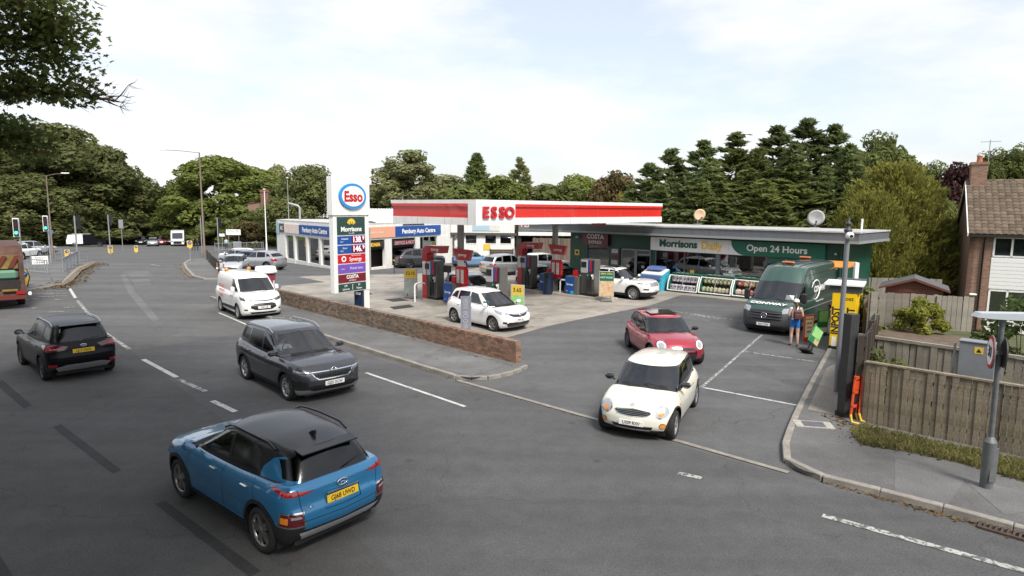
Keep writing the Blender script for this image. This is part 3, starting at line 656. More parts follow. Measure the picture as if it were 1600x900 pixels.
def in_poly(p, poly):
 x, y = p; c = False; n = len(poly)
 for i in range(n):
  x1, y1 = poly[i]; x2, y2 = poly[i - 1]
  if (y1 > y) != (y2 > y) and x < (x2 - x1) * (y - y1) / (y2 - y1) + x1: c = not c
 return c
def cut_region(bm, view, poly, idx, lay, lim=None):
 A, B = AXES[view]; lo = (min(p[0] for p in poly), min(p[1] for p in poly)); hi = (max(p[0] for p in poly), max(p[1] for p in poly))
 def cand():
  out = []
  for f in bm.faces:
   if not facing(f.normal, view): continue
   c = [(v.co.dot(A), v.co.dot(B)) for v in f.verts]
   if max(q[0] for q in c) < lo[0] or min(q[0] for q in c) > hi[0] or max(q[1] for q in c) < lo[1] or min(q[1] for q in c) > hi[1]: continue
   if lim and not lim(f.calc_center_median()): continue
   out.append((f, c))
  return out
 fs = cand(); n = len(poly)
 for i in range(n):
  p, q = poly[i], poly[(i + 1) % n]; d = (q[0] - p[0], q[1] - p[1]); L = math.hypot(*d)
  if L < 1e-6: continue
  no = A * (d[1] / L) - B * (d[0] / L); co = A * p[0] + B * p[1]
  sl = (min(p[0], q[0]) - .002, min(p[1], q[1]) - .002); sh = (max(p[0], q[0]) + .002, max(p[1], q[1]) + .002)
  sel = [f for f, c in fs if not (max(k[0] for k in c) < sl[0] or min(k[0] for k in c) > sh[0] or max(k[1] for k in c) < sl[1] or min(k[1] for k in c) > sh[1])]
  if not sel: continue
  g = list({e for f in sel for e in f.edges}) + list({v for f in sel for v in f.verts}) + sel
  bmesh.ops.bisect_plane(bm, geom=g, dist=1e-5, plane_co=co, plane_no=no)
  fs = cand()
 hit = []
 for f, _ in fs:
  c = f.calc_center_median()
  if in_poly((c.dot(A), c.dot(B)), poly): f[lay] = idx; hit.append(f)
 return hit
def seam(p, q, w=.010):
 d = (q[0] - p[0], q[1] - p[1]); L = math.hypot(*d) or 1; n = (-d[1] / L * w / 2, d[0] / L * w / 2)
 return [(p[0] + n[0], p[1] + n[1]), (q[0] + n[0], q[1] + n[1]), (q[0] - n[0], q[1] - n[1]), (p[0] - n[0], p[1] - n[1])]
def split_shell(bm, lay, regs, parent, base_name, base_mat):
 bm.normal_update()
 groups = {}
 for f in bm.faces: groups.setdefault(f[lay], []).append(f)
 objs = {}
 for idx, fs in groups.items():
  if idx == -1: continue
  if idx == 0: name, m, off, sp = base_name, base_mat, 0, False
  else: r = regs[idx - 1]; name, m, off, sp = r['name'], r['mat'], r.get('off', 0), r.get('split', False)
  V = {}; vs = []; ns = []; F = []
  for f in fs:
   q = []
   for v in f.verts:
    if v not in V:
     V[v] = len(vs); n = v.normal.copy()
     if abs(v.co.y) < 1e-4: n.y = 0; n.normalize()
     vs.append(v.co + n * off); ns.append(n)
    q.append(V[v])
   F.append(q)
  vm = [Vector((p.x, -p.y, p.z)) for p in vs]; nm = [Vector((n.x, -n.y, n.z)) for n in ns]
  Fm = [q[::-1] for q in F]
  sets = [(vs, ns, F), (vm, nm, Fm)] if sp else [(vs + vm, ns + nm, F + [[i + len(vs) for i in q] for q in Fm])]
  objs.setdefault((name, idx), []).extend((a, b, c, m) for a, b, c in sets)
 merged = {}
 for (name, idx), lst in objs.items():
  if idx and regs[idx - 1].get('join'):
   merged.setdefault(name, []).extend(lst); continue
  for (a, b, c, m) in lst: merged.setdefault((name, idx, id(c)), []).append((a, b, c, m))
 res = []
 for key, lst in merged.items():
  name = key if isinstance(key, str) else key[0]
  vs, ns, F, MI, ml = [], [], [], [], []
  for (a, b, c, m) in lst:
   o = len(vs); vs += a; ns += b; F += [[i + o for i in q] for q in c]
   if m not in ml: ml.append(m)
   MI += [ml.index(m)] * len(c)
  me = bpy.data.meshes.new(name); me.from_pydata([tuple(v) for v in vs], [], F)
  for m in ml: me.materials.append(m)
  me.polygons.foreach_set('material_index', MI); me.polygons.foreach_set('use_smooth', [True] * len(F))
  me.update()
  me.normals_split_custom_set_from_vertices([tuple(n) for n in ns])
  res.append(link(name, me, parent))
  if isinstance(key, str): res[-1]['kind'] = 'stuff'
 return res

paint_black = mat('black_plastic', (.018, .018, .019), .55)
M_seam = mat('panel_gap', (.006, .006, .006), .8)
M_tyre = mat('tyre_rubber', (.018, .018, .019), .85, noise=(8, .3))
M_alloy = mat('alloy', (.55, .56, .58), .28, .9)
M_dkalloy = mat('dark_alloy', (.10, .10, .105), .3, .8)
M_chrome = mat('chrome', (.75, .76, .78), .12, 1.0)
M_int = mat('car_interior', (.012, .012, .013), .8)
M_seat = mat('seat_cloth', (.03, .03, .034), .85)
M_glass = glass('car_glass', (.52, .56, .57), 1.5, .05, .07)
M_privacy = glass('privacy_glass', (.05, .055, .058), 1.42, .02, .16)
M_lens = mat('headlamp_lens', (.40, .43, .46), .08, .4, coat=1)
M_dlens = mat('dark_lamp_lens', (.10, .11, .12), .08, .3, coat=1)
M_red = mat('tail_lamp_red', (.32, .008, .012), .12, coat=1)
M_dred = mat('smoked_tail_lamp', (.10, .006, .010), .12, coat=1)
M_amber = mat('amber_lamp', (.75, .24, .02), .15, coat=1)
M_silver = mat('silver_trim', (.45, .46, .47), .35, .6)
M_grille = mat('grille_black', (.012, .012, .013), .35, coat=.4)
M_plw = mat('plate_white', (.80, .80, .78), .4); M_ply = mat('plate_yellow', (.78, .50, .02), .4)
M_ink = mat('plate_black', (.01, .01, .01), .5)
M_white = mat('white_paint', (.80, .80, .79), .28, coat=.8)

_WHEEL = {}
def wheel_mesh(r, wd, style):
 k = (r, wd, style)
 if k in _WHEEL: return _WHEEL[k]
 t = MB(); h = wd / 2; ri = r * (.70 if style != 'steel' else .66)
 t.lathe([(ri, -h * .8), (ri + .02, -h), (r - .045, -h), (r - .012, -h + .02), (r, -h + .05), (r, h - .05), (r - .012, h - .02), (r - .045, h), (ri + .02, h), (ri, h * .8)], 0, 36, 'Y')
 t.lathe([(.001, -h * .3), (ri, -h * .3)], 0, 24, 'Y')
 rim = MB()
 rim.lathe([(ri - .028, h * .55), (ri - .022, h * .8), (ri + .006, h * .86), (ri + .012, h * .7)], 0, 36, 'Y')
 rim.lathe([(.001, h * .82), (.05, h * .80), (.062, h * .6), (.062, 0)], 0, 16, 'Y')
 if style == 'steel':
  rim.lathe([(.06, h * .7), (ri * .6, h * .45), (ri * .95, h * .7), (ri, h * .6)], 0, 36, 'Y')
  nsp = 0
 else: nsp = {'five': 5, 'ten': 10, 'twin': 10, 'multi': 9, 'cover': 8}[style]
 for i in range(nsp):
  a = 2 * math.pi * i / nsp
  if style == 'twin': a = 2 * math.pi * (i // 2) / 5 + (.17 if i % 2 else -.17)
  w0, w1 = (.055, .04) if style == 'five' else (.028, .022) if style in ('ten', 'twin') else (.03, .045)
  c, s = math.cos(a), math.sin(a)
  def P(rad, off, y): return (rad * c - off * s, y, rad * s + off * c)
  y0, y1 = h * .78, h * .72
  vs = [P(.04, -w0, y0), P(.04, w0, y0), P(ri - .012, w1, y1), P(ri - .012, -w1, y1), P(.04, -w0 * 1.2, y0 - .05), P(.04, w0 * 1.2, y0 - .05), P(ri - .012, w1 * 1.2, y1 - .05), P(ri - .012, -w1 * 1.2, y1 - .05)]
  rim.add(vs, [(0, 1, 2, 3), (0, 4, 5, 1), (1, 5, 6, 2), (2, 6, 7, 3), (3, 7, 4, 0)], 0)
 disc = MB(); disc.lathe([(.06, h * .1), (ri * .68, h * .1), (ri * .68, -.02)], 0, 24, 'Y')
 _WHEEL[k] = (t.mesh('tyre', M_tyre), rim, disc.mesh('brake_disc', M_dkalloy), {})
 return _WHEEL[k]
def add_wheel(par, x, y, r, wd, style, rimmat, detail=True, steer=0):
 tm, rim, disc, cache = wheel_mesh(r, wd, style)
 if rimmat.name not in cache: cache[rimmat.name] = rim.mesh('rim', rimmat)
 w = link('wheel', tm, par, (x, y, r), (0, 0, (0 if y > 0 else math.pi) + steer))
 link('rim', cache[rimmat.name], w)
 if detail: link('brake_disc', disc, w)
def plate(par, x, y, z, s, rear=False, tilt=0, wide=.52):
 b = MB(); b.box((0, 0, 0), (wide, .012, .112), 0, 0, .004)
 rz = R(90) if not rear else R(-90)
 o = b.build('number_plate', M_ply if rear else M_plw, par, (x, y, z), (tilt, 0, rz))
 if s: text(s, .098, M_ink, o, (0, -.008, -.002), FACE, bold=.012, squash=.86, depth=.002)
def car_shell(root, S, paint, roofpaint=None):
 """S: vehicle shape. Builds body and glasshouse, cuts the windows, lamps and trim out of them."""
 w = S['w']; ol = spline2(S['outline'], S.get('n', 76)); n = len(ol)
 deck = curve(S['deck']); zb = curve(S['zb'])
 tan = np.gradient(ol, axis=0); nl = np.hypot(tan[:, 0], tan[:, 1]) + 1e-9; nx, ny = -tan[:, 1] / nl, tan[:, 0] / nl
 nx, ny = np.abs(nx) * np.sign(ol[:, 0]), np.abs(ny)
 cs, cf, cr = curve(S['side']), curve(S['front']), curve(S['rear'])
 T = np.unique(np.r_[np.linspace(0, 1, 15), .04, .88, .96, .985]); rings = []
 crown = S.get('crown', .045)
 wf, wr = np.clip(nx, 0, 1) ** 2, np.clip(-nx, 0, 1) ** 2; ws = ny ** 2
 def zdeck(x, y): return deck(x) - crown * (np.abs(y) / w) ** 2.2
 for t in T:
  ins = wf * cf(t) + wr * cr(t) + ws * cs(t)
  x = ol[:, 0] - nx * ins; y = np.maximum(ol[:, 1] - ny * ins, 0); y[0] = y[-1] = 0
  z0 = zb(x); z = z0 + (zdeck(x, y) - z0) * t
  rings.append(np.c_[x, y, z])
 rings = np.array(rings); top = rings[-1]; ks = np.array([1, .96, .9, .8, .65, .5, .33, .16, 0]); cap = np.zeros((n, len(ks), 3))
 for i, k in enumerate(ks):
  cap[:, i, 0] = top[:, 0]; cap[:, i, 1] = top[:, 1] * k; cap[:, i, 2] = zdeck(top[:, 0], top[:, 1] * k)
 bm = shell_half(rings, cap); lay = bm.faces.layers.int.new('reg')
 regs = []
 def run(bm, lay, which):
  for r in S['regions']:
   if r['on'] != which: continue
   regs.append(r)
   if not r.get('join') and not r.get('delete') and (r['view'] in ('side', 'fcorner', 'rcorner') or (r['view'] in ('front', 'rear') and min(q[0] for q in r['poly']) > .04)): r['split'] = True
   hit = cut_region(bm, r['view'], r['poly'], -1 if r.get('delete') else len(regs), lay, r.get('lim'))
   if r.get('delete'): bmesh.ops.delete(bm, geom=hit, context='FACES')
 run(bm, lay, 'low')
 out = split_shell(bm, lay, regs, root, 'body', paint); bm.free()
 g = S['gh']; regs = []
 roof = curve(g['roof']); drop = g.get('drop', .06); T2 = np.r_[np.linspace(0, .86, 10), .91, .95, .98, 1.0]; rings = []
 for t in T2:
  e = max(0, (t - .86) / .14)
  rnd = .045 * (1 - math.sqrt(max(0, 1 - e * e)))
  bul = g.get('bulge', .02) * math.sin(math.pi * t)
  xf = g['xf0'] + (g['xf1'] - g['xf0']) * t + g.get('fbul', .035) * math.sin(math.pi * t) - rnd
  xr = g['xr0'] + (g['xr1'] - g['xr0']) * t - g.get('rbul', .03) * math.sin(math.pi * t) + rnd
  W = g['w0'] + (g['w1'] - g['w0']) * t + bul - rnd; bf = g.get('bowf', .16); br = g.get('bowr', .08); wr_ = g.get('wr', .93)
  pts = [(xf, 0), (xf - .22 * bf, .45 * W), (xf - .62 * bf, .76 * W), (xf - bf, .92 * W), (xf - bf - .10, .98 * W), (xf - bf - .45, W), ((xf + xr) / 2, W),
               (xr + br + .55, W * (wr_ + 1) / 2), (xr + br + .16, W * wr_ * .985), (xr + br + .03, .92 * W * wr_), (xr + .45 * br, .72 * W * wr_), (xr + .15 * br, .4 * W * wr_), (xr, 0)]
  o2 = spline2(pts, 64); x, y = o2[:, 0], np.maximum(o2[:, 1], 0); y[0] = y[-1] = 0
  z1 = roof(x) - drop * (y / g['w1']) ** 2.4; z0 = deck(np.clip(x, S['outline'][-1][0] + .12, 9)) - g.get('sink', .10)
  rings.append(np.c_[x, y, z0 + (z1 - z0) * (t ** .97)])
 rings = np.array(rings); top = rings[-1]; cap = np.zeros((64, len(ks), 3))
 for i, k in enumerate(ks):
  cap[:, i, 0] = top[:, 0]; cap[:, i, 1] = top[:, 1] * k; cap[:, i, 2] = roof(top[:, 0]) - drop * (top[:, 1] * k / g['w1']) ** 2.4
 bm = shell_half(rings, cap); lay = bm.faces.layers.int.new('reg')
 run(bm, lay, 'gh')
 out += split_shell(bm, lay, regs, root, 'roof', roofpaint or paint); bm.free()
 return out
def outline(xf, xr, w, f=(.02, .07, .17, .38, .8), r=(.02, .05, .12, .30, .7)):
 return [(xf, 0), (xf - f[0], .3 * w), (xf - f[1], .6 * w), (xf - f[2], .82 * w), (xf - f[3], .955 * w), (xf - f[4], w), ((xf + xr) / 2, w),
   (xr + r[4], w * .995), (xr + r[3], .965 * w), (xr + r[2], .87 * w), (xr + r[1], .65 * w), (xr + r[0], .3 * w), (xr, 0)]
SIDE = [(0, .09), (.08, .045), (.22, .022), (.45, .012), (.62, .002), (.75, .004), (.87, .028), (.95, .062), (1, .105)]
FRONT = [(0, .16), (.10, .06), (.3, .0), (.5, .0), (.68, .02), (.82, .06), (.93, .13), (1, .25)]
REAR = [(0, .16), (.12, .05), (.3, .0), (.48, .0), (.6, .03), (.8, .05), (.93, .09), (1, .15)]
def circ(x, z, r, n=28, a0=0, a1=360): return [(x + r * math.cos(R(a0 + (a1 - a0) * k / n)), z + r * math.sin(R(a0 + (a1 - a0) * k / n))) for k in range(n if a1 - a0 >= 360 else n + 1)]
def mirror_mesh(mb): pass
def add_arch(root, x, r, w, S, depth=.34):
 b = MB(); ol = sorted(S['outline']); lim = curve([(p[0] + i * 1e-5, p[1]) for i, p in enumerate(ol)])
 for s in (1, -1):
  prof = circ(x, r, r + .075, 20, -25, 205)
  n = len(prof)
  vs = [(p[0], s * (min(w, float(lim(p[0]))) - .035), p[1]) for p in prof] + [(p[0], s * (w - depth), p[1]) for p in prof]
  b.add(vs, [(i, i + 1, n + i + 1, n + i) for i in range(n - 1)], 0, True)
  b.add([(p[0], s * (w - depth), p[1]) for p in prof], [tuple(range(n))], 0)
 b.build('wheel_arch', M_int, root)
def add_mirror(root, x, y, z, m, sz=(.11, .20, .15)):
 for s in (1, -1):
  b = MB(); b.box((0, s * .12, .03), sz, 0, 0, .05); b.tube([(0, -.02 * s, -.03), (0, s * .06, 0)], .025, 1, 6)
  o = b.build('wing_mirror', [m, paint_black], root, (x, s * y, z))
  g = MB(); g.box((-sz[0] / 2 - .002, s * .12, .03), (.006, sz[1] * .8, sz[2] * .72)); g.build('mirror_glass', M_chrome, o)
def add_interior(root, xs, xr, z, w, dash=None):
 for (x, ys) in ((xs, (.36, -.36)), (xr, (.40, -.40))):
  for y in ys:
   b = MB(); b.box((-.08, 0, .02), (.13, .46, .42), 0, 0, .05); b.box((-.13, 0, .30), (.09, .24, .17), 0, 0, .04)
   b.build('seat', M_seat, root, (x, y, z - .02))
 if dash:
  b = MB(); b.box((dash - .05, 0, z - .06), (.5, w * 1.5, .14), 0, 0, .05); b.build('dashboard', M_int, root)
  b = MB(); pts = [(0, .18 * math.cos(R(a)), .18 * math.sin(R(a))) for a in range(0, 361, 20)]; b.tube(pts, .014, 0, 6, False)
  b.tube([(0, -.17, 0), (0, .17, 0)], .018, 0, 6)
  b.build('steering_wheel', M_int, root, (dash - .36, -.36, z + .03), (0, R(-20), 0))
def rails(root, x0, x1, y, roof, m, drop=.05):
 f = curve(roof)
 for s in (1, -1):
  xs = np.linspace(x0, x1, 9); pts = [(x, s * (y - .02 * abs(i - 4) / 4), float(f(x)) - drop + (.055 if 0 < i < 8 else .0)) for i, x in enumerate(xs)]
  b = MB(); b.tube(pts, .018, 0, 6); b.build('roof_rail', m, root)
def win_poly(S, x0b, x0t, x1b, x1t, lo=.03, hi=.10, k=4):
 d, r = curve(S['deck']), curve(S['gh']['roof'])
 bot = [(x, float(d(x)) + lo) for x in np.linspace(x0b, x1b, k)]; top = [(x, float(r(x)) - hi) for x in np.linspace(x1t, x0t, k)]
 return bot + top
def G_(view, poly, m, name, off=-.004, split=False, **k): return dict(on='gh', view=view, poly=poly, mat=m, name=name, off=off, split=split, **k)
def L_(view, poly, m, name, off=0.0, split=False, **k): return dict(on='low', view=view, poly=poly, mat=m, name=name, off=off, split=split, **k)
def seams(*lines):
 out = []
 for ln in lines:
  for a, b in zip(ln[:-1], ln[1:]): out.append(L_('side', seam(a, b), M_seam, 'panel_gap', -.003, join=True))
 return out
def arches(xa, xb, r, clad=None, lip=.055):
 out = []
 for x in (xa, xb):
  if clad: out.append(L_('side', circ(x, r, r + .06 + lip), clad, 'wheel_arch_trim', .006, join=True))
 for x in (xa, xb): out.append(L_('any', circ(x, r, r + .06), None, 'cut', delete=True, lim=lambda c: c.y > .5))
 return out
def interior_region(S, w):
 g = S['gh']; return L_('top', [(g['xf0'] - .02, -.01), (g['xf0'] - .18, w), (g['xr0'] + .42, w), (g['xr0'] + .16, w * .8), (g['xr0'] + .08, w * .5), (g['xr0'] + .05, -.01)], M_int, 'cabin_floor', 0)
def vehicle(name, label, cat, loc, head, S, paint, roofpaint=None, group=None, rim='five', rimmat=None, plates=(None, None), detail=True, steer=0):
 root = empty(name, loc, head, label, cat, group)
 S['regions'] = [interior_region(S, S['gh']['w0'] - .03)] + S['regions']
 car_shell(root, S, paint, roofpaint)
 r = S['r']; wb = S['wb'] / 2; w = S['w']; tw = S.get('tw', .215)
 for x in (wb, -wb):
  add_arch(root, x, r, w, S)
  for s in (1, -1): add_wheel(root, x, s * (w - tw / 2 - .015), r, tw, rim, rimmat or M_alloy, detail, steer if x > 0 else 0)
 b = MB(); b.b2((S['outline'][-1][0] + .25, -w + .25, .19), (S['outline'][0][0] - .25, w - .25, .30)); b.b2((-wb + r + .12, -w + .10, .20), (wb - r - .12, w - .10, .30))
 b.build('underbody', M_int, root)
 if plates[0] is not None: plate(root, *S['fplate'], plates[0], False, S.get('ftilt', 0))
 if plates[1] is not None: plate(root, *S['rplate'], plates[1], True, S.get('rtilt', 0))
 return root
# ------------------------------------------------------------------ vehicle shapes
def handles(root, xs, y, z, m, L=.17):
 for x in xs:
  for s in (1, -1):
   b = MB(); b.box((x, s * (y + .008), z), (L, .03, .026), 0, 0, .01); b.build('door_handle', m, root)
def wiper(root, a, b):
 m = MB(); m.tube([a, b], .010, 0, 5); m.build('wiper', paint_black, root)
def emblem(root, x, z, a, b, kind, rear=False, tilt=0):
 e = MB(); pts = [(0, a * math.cos(R(k)), b * math.sin(R(k))) for k in range(0, 361, 20)]
 e.tube(pts, .008, 0, 5, False)
 if kind == 'star':
  for k in (90, 210, 330): e.tube([(0, 0, 0), (0, a * math.cos(R(k)), b * math.sin(R(k)))], .010, 0, 4)
 elif kind == 'disc': e.prism(ellipse(a, b, 20), -.006, .006, 'X', 0)
 elif kind == 'bar': e.box((0, 0, 0), (.008, 2 * a, b * .5), 0)
 elif kind == 'h':
  for q in (-.4, .4): e.tube([(0, a * q - .01, -b * .7), (0, a * q + .01, b * .7)], .008, 0, 4)
  e.tube([(0, -a * .4, 0), (0, a * .4, 0)], .007, 0, 4)
 elif kind == 'wing':
  for s in (1, -1): e.box((0, s * a * 1.3, 0), (.008, a * 1.1, b * .5), 0)
 e.build('emblem', M_chrome, root, (x, 0, z), (0, tilt, 0))

def spec_kona():
 S = dict(w=.90, r=.335, wb=2.60, outline=outline(2.10, -2.065, .90), side=SIDE, front=FRONT,
             rear=[(0, .20), (.10, .07), (.3, .0), (.5, .0), (.62, .045), (.85, .05), (.95, .08), (1, .13)],
             deck=[(2.10, .82), (2.0, .87), (1.75, .93), (1.3, 1.0), (1.0, 1.04), (.5, 1.03), (-.6, 1.05), (-1.3, 1.09), (-1.75, 1.11), (-2.07, 1.10)],
             zb=[(2.1, .30), (1.7, .22), (-1.7, .25), (-2.07, .36)], fplate=(2.09, 0, .5), rplate=(-2.035, 0, .80), rtilt=R(-6))
 S['gh'] = dict(xf0=1.15, xf1=.20, xr0=-1.97, xr1=-1.66, w0=.795, w1=.60, roof=[(1.2, 1.37), (.3, 1.485), (-.3, 1.545), (-1.0, 1.53), (-1.6, 1.465), (-1.95, 1.42)], wr=.90)
 S['paint'] = P = mat('bright_blue_paint', (.018, .17, .36), .26, .25, coat=1)
 K = mat('gloss_black_paint', (.008, .009, .011), .30, spec=.35, coat=.25)
 S['roofpaint'] = K
 S['regions'] = [
  G_('front', [(0, 1.06), (.74, 1.04), (.53, 1.42), (0, 1.46)], M_glass, 'windscreen'),
  G_('rcorner', corner('rcorner', [(-1.14, .80, .95), (-1.97, .64, .95), (-1.95, .64, 1.18), (-1.80, .64, 1.31), (-1.58, .65, 1.37), (-1.40, .70, 1.33), (-1.20, .76, 1.18)]), P, 'rear_pillar', 0),
  G_('side', win_poly(S, .80, .12, -.22, -.18, .035, .105), M_glass, 'side_window', split=True),
  G_('side', win_poly(S, -.31, -.27, -1.10, -.98, .035, .11), M_privacy, 'side_window', split=True),
  G_('rear', [(0, 1.10), (.68, 1.12), (.60, 1.33), (.46, 1.40), (0, 1.41)], M_privacy, 'rear_window'),
  L_('side', [(2.1, .2), (2.1, .44), (1.9, .44), (1.7, .42), (.9, .33), (-.9, .33), (-1.7, .46), (-1.80, .56), (-2.1, .50), (-2.1, .2)], paint_black, 'sill_cladding', .004, join=True),
  L_('rear', [(0, .2), (.95, .2), (.95, .55), (.80, .54), (.55, .46), (0, .45)], paint_black, 'sill_cladding', .004, join=True),
  L_('rear', [(0, .27), (.56, .27), (.66, .44), (0, .435)], mat('pale_silver', (.55, .56, .57), .4, .3), 'skid_plate', .010),
  L_('rcorner', corner('rcorner', [(-2.04, .47, .985), (-2.0, .64, .955), (-1.92, .86, .965), (-1.62, .9, 1.035), (-1.70, .89, 1.055), (-1.95, .80, 1.035)]), M_red, 'tail_lamp', .006),
  L_('rcorner', corner('rcorner', [(-2.03, .60, .53), (-1.80, .90, .545), (-1.86, .90, .755), (-2.03, .63, .74)]), M_chrome, 'lamp_surround', .006),
  L_('rcorner', corner('rcorner', [(-2.03, .625, .55), (-1.82, .90, .565), (-1.88, .90, .735), (-2.03, .65, .72)]), M_dred, 'lower_lamp', .010),
  L_('rcorner', corner('rcorner', [(-1.95, .83, .60), (-1.86, .90, .61), (-1.88, .90, .70), (-1.96, .83, .69)]), M_amber, 'indicator', .014),
  L_('rcorner', corner('rcorner', [(-2.03, .66, .66), (-1.98, .80, .665), (-1.98, .80, .70), (-2.03, .68, .695)]), M_lens, 'reversing_lamp', .014),
  L_('rear', [(.30, .68), (.30, .885), (0, .895), (0, .67)], P, 'plate_recess', -.012),
  L_('front', [(0, .50), (.45, .52), (.55, .72), (0, .74)], M_grille, 'grille', -.01),
  L_('front', [(.5, .80), (.86, .78), (.88, .84), (.5, .86)], M_dlens, 'headlamp', .004),
  L_('front', [(.55, .55), (.86, .52), (.88, .72), (.6, .74)], M_lens, 'headlamp', .004),
 ] + seams([(.86, .36), (.92, .75), (.82, 1.0)], [(-.26, .34), (-.26, 1.0)], [(-1.20, .78), (-1.13, .95), (-1.10, 1.05)], [(.90, .34), (-.9, .34)]) + [L_('rear', seam((0, .595), (.66, .60)), M_seam, 'panel_gap', -.003, join=True), L_('rear', seam((.60, .60), (.655, 1.04)), M_seam, 'panel_gap', -.003, join=True)] \
  + arches(1.30, -1.30, .335, paint_black)
 return S
def build_kona(loc, head):
 S = spec_kona()
 r = vehicle('blue_car', 'bright blue crossover with black roof driving away nearest the viewer', 'car', loc, head, S, S['paint'], S['roofpaint'], None, 'twin', mat('two_tone_alloy', (.32, .31, .30), .3, .8), (None, 'GJ68 UWD'))
 b = MB(); b.prism([(-1.58, 1.462), (-1.77, 1.432), (-1.77, 1.415), (-1.58, 1.43)], -.46, .46, 'Y', 0); b.build('roof_spoiler', S['roofpaint'], r)
 add_mirror(r, .68, .83, 1.07, S['paint']); rails(r, .15, -1.30, .615, S['gh']['roof'], S['roofpaint'], .075)
 handles(r, (.02, -.92), .888, .90, M_chrome); add_interior(r, .05, -.85, 1.08, .7, .75)
 wiper(r, (-1.97, -.12, 1.17), (-1.86, -.50, 1.22)); emblem(r, -2.035, .985, .085, .045, 'h', True)
 b = MB(); b.prism([(0, 0), (-.16, 0), (-.16, .075), (-.10, .06)], -.018, .018, 'Y', 0); b.build('roof_antenna', S['roofpaint'], r, (-1.22, 0, 1.505))
 b = MB(); b.box((-2.045, 0, .90), (.02, .52, .016)); b.build('tailgate_trim', M_chrome, r)
 text(r and 'KONA', .055, M_chrome, r, (-2.045, .56, .80), (R(90), 0, R(-90)), bold=.01, name='model_badge')
 return r

def spec_suv(w=.92, xf=2.19, xr=-2.19, wb=2.64, H=1.60, hood=1.02, belt=1.05, cowl=1.12, r=.34, ws1=.25, tail=(-2.02, -1.62), roofend=.10, w1=.64, nose=.88):
 S = dict(w=w, r=r, wb=wb, outline=outline(xf, xr, w), side=SIDE, front=FRONT, rear=REAR,
             deck=[(xf, nose - .05), (xf - .10, nose), (xf - .4, hood - .05), (cowl + .3, hood), (cowl - .1, belt - .02), (.3, belt - .03), (-.8, belt), (xr + .4, belt + .05), (xr, belt + .03)],
             zb=[(xf, .30), (xf - .4, .22), (xr + .4, .24), (xr, .36)], fplate=(xf + .002, 0, .56), rplate=(xr - .002, 0, .72))
 S['gh'] = dict(xf0=cowl, xf1=ws1, xr0=tail[0], xr1=tail[1], w0=w - .105, w1=w1, roof=[(cowl, H - .19), (ws1, H - .065), (-.3, H), (-1.0, H - .01), (tail[1], H - roofend), (tail[0], H - roofend - .03)])
 return S

def build_ecosport(loc, head):
 S = spec_suv(w=.882, xf=2.05, xr=-2.03, wb=2.52, H=1.625, hood=1.03, belt=1.06, cowl=1.12, r=.335, ws1=.22, tail=(-1.93, -1.72), roofend=.07, w1=.61)
 P = mat('black_paint', (.006, .006, .009), .24, spec=.22)
 S['rtilt'] = R(-4); S['rplate'] = (-2.0, 0, .84)
 S['regions'] = [
  G_('front', [(0, 1.08), (.72, 1.06), (.54, 1.47), (0, 1.52)], M_glass, 'windscreen'),
  G_('side', win_poly(S, .78, .16, -.20, -.18, .035, .12), M_glass, 'side_window', split=True),
  G_('side', win_poly(S, -.28, -.26, -1.02, -.98, .035, .12), M_privacy, 'side_window', split=True),
  G_('side', win_poly(S, -1.10, -1.06, -1.66, -1.50, .05, .14), M_privacy, 'side_window', split=True),
  G_('rear', [(0, 1.10), (.66, 1.12), (.56, 1.44), (0, 1.47)], M_privacy, 'rear_window'),
  L_('side', [(2.1, .2), (2.1, .46), (1.7, .44), (.9, .33), (-.9, .33), (-1.7, .44), (-2.1, .46), (-2.1, .2)], paint_black, 'sill_cladding', .003, join=True),
  L_('rear', [(0, .30), (.58, .30), (.66, .42), (.40, .48), (0, .48)], M_silver, 'skid_plate', .006),
  L_('rcorner', corner('rcorner', [(-2.0, .40, .98), (-1.98, .46, .89), (-1.86, .88, .86), (-1.52, .88, .98), (-1.56, .88, 1.03), (-1.9, .7, 1.05)]), M_dred, 'tail_lamp', .006),
  L_('rear', [(.62, .93), (.82, .91), (.82, .99), (.66, 1.0)], M_red, 'tail_lamp', .008, join=True),
  L_('rear', [(.62, .44), (.80, .44), (.80, .52), (.62, .52)], M_red, 'rear_reflector', .006, join=True),
  L_('rear', [(.34, .76), (.34, .92), (0, .93), (0, .75)], P, 'plate_recess', -.01),
 ] + seams([(.86, .36), (.90, .75), (.80, 1.0)], [(-.24, .34), (-.24, 1.0)], [(-1.12, .78), (-1.06, 1.0)]) + [L_('rear', seam((0, .63), (.70, .64)), M_seam, 'panel_gap', -.003, join=True)] + arches(1.26, -1.26, .335, paint_black)
 r = vehicle('black_car', 'black compact crossover with yellow rear plate driving away at left', 'car', loc, head, S, P, None, None, 'five', M_dkalloy, (None, 'LJ17 SWX'))
 add_mirror(r, .68, .82, 1.08, P); rails(r, .12, -1.55, .60, S['gh']['roof'], M_silver, .07); handles(r, (.02, -.88), .868, .92, P)
 add_interior(r, .05, -.85, 1.08, .7, .75); wiper(r, (-1.97, -.05, 1.14), (-1.90, -.42, 1.17)); emblem(r, -2.0, .985, .075, .032, 'disc', True)
 b = MB(); b.prism([(-1.60, 1.575), (-1.84, 1.54), (-1.84, 1.52), (-1.60, 1.54)], -.48, .48, 'Y', 0); b.build('roof_spoiler', P, r)
 return r

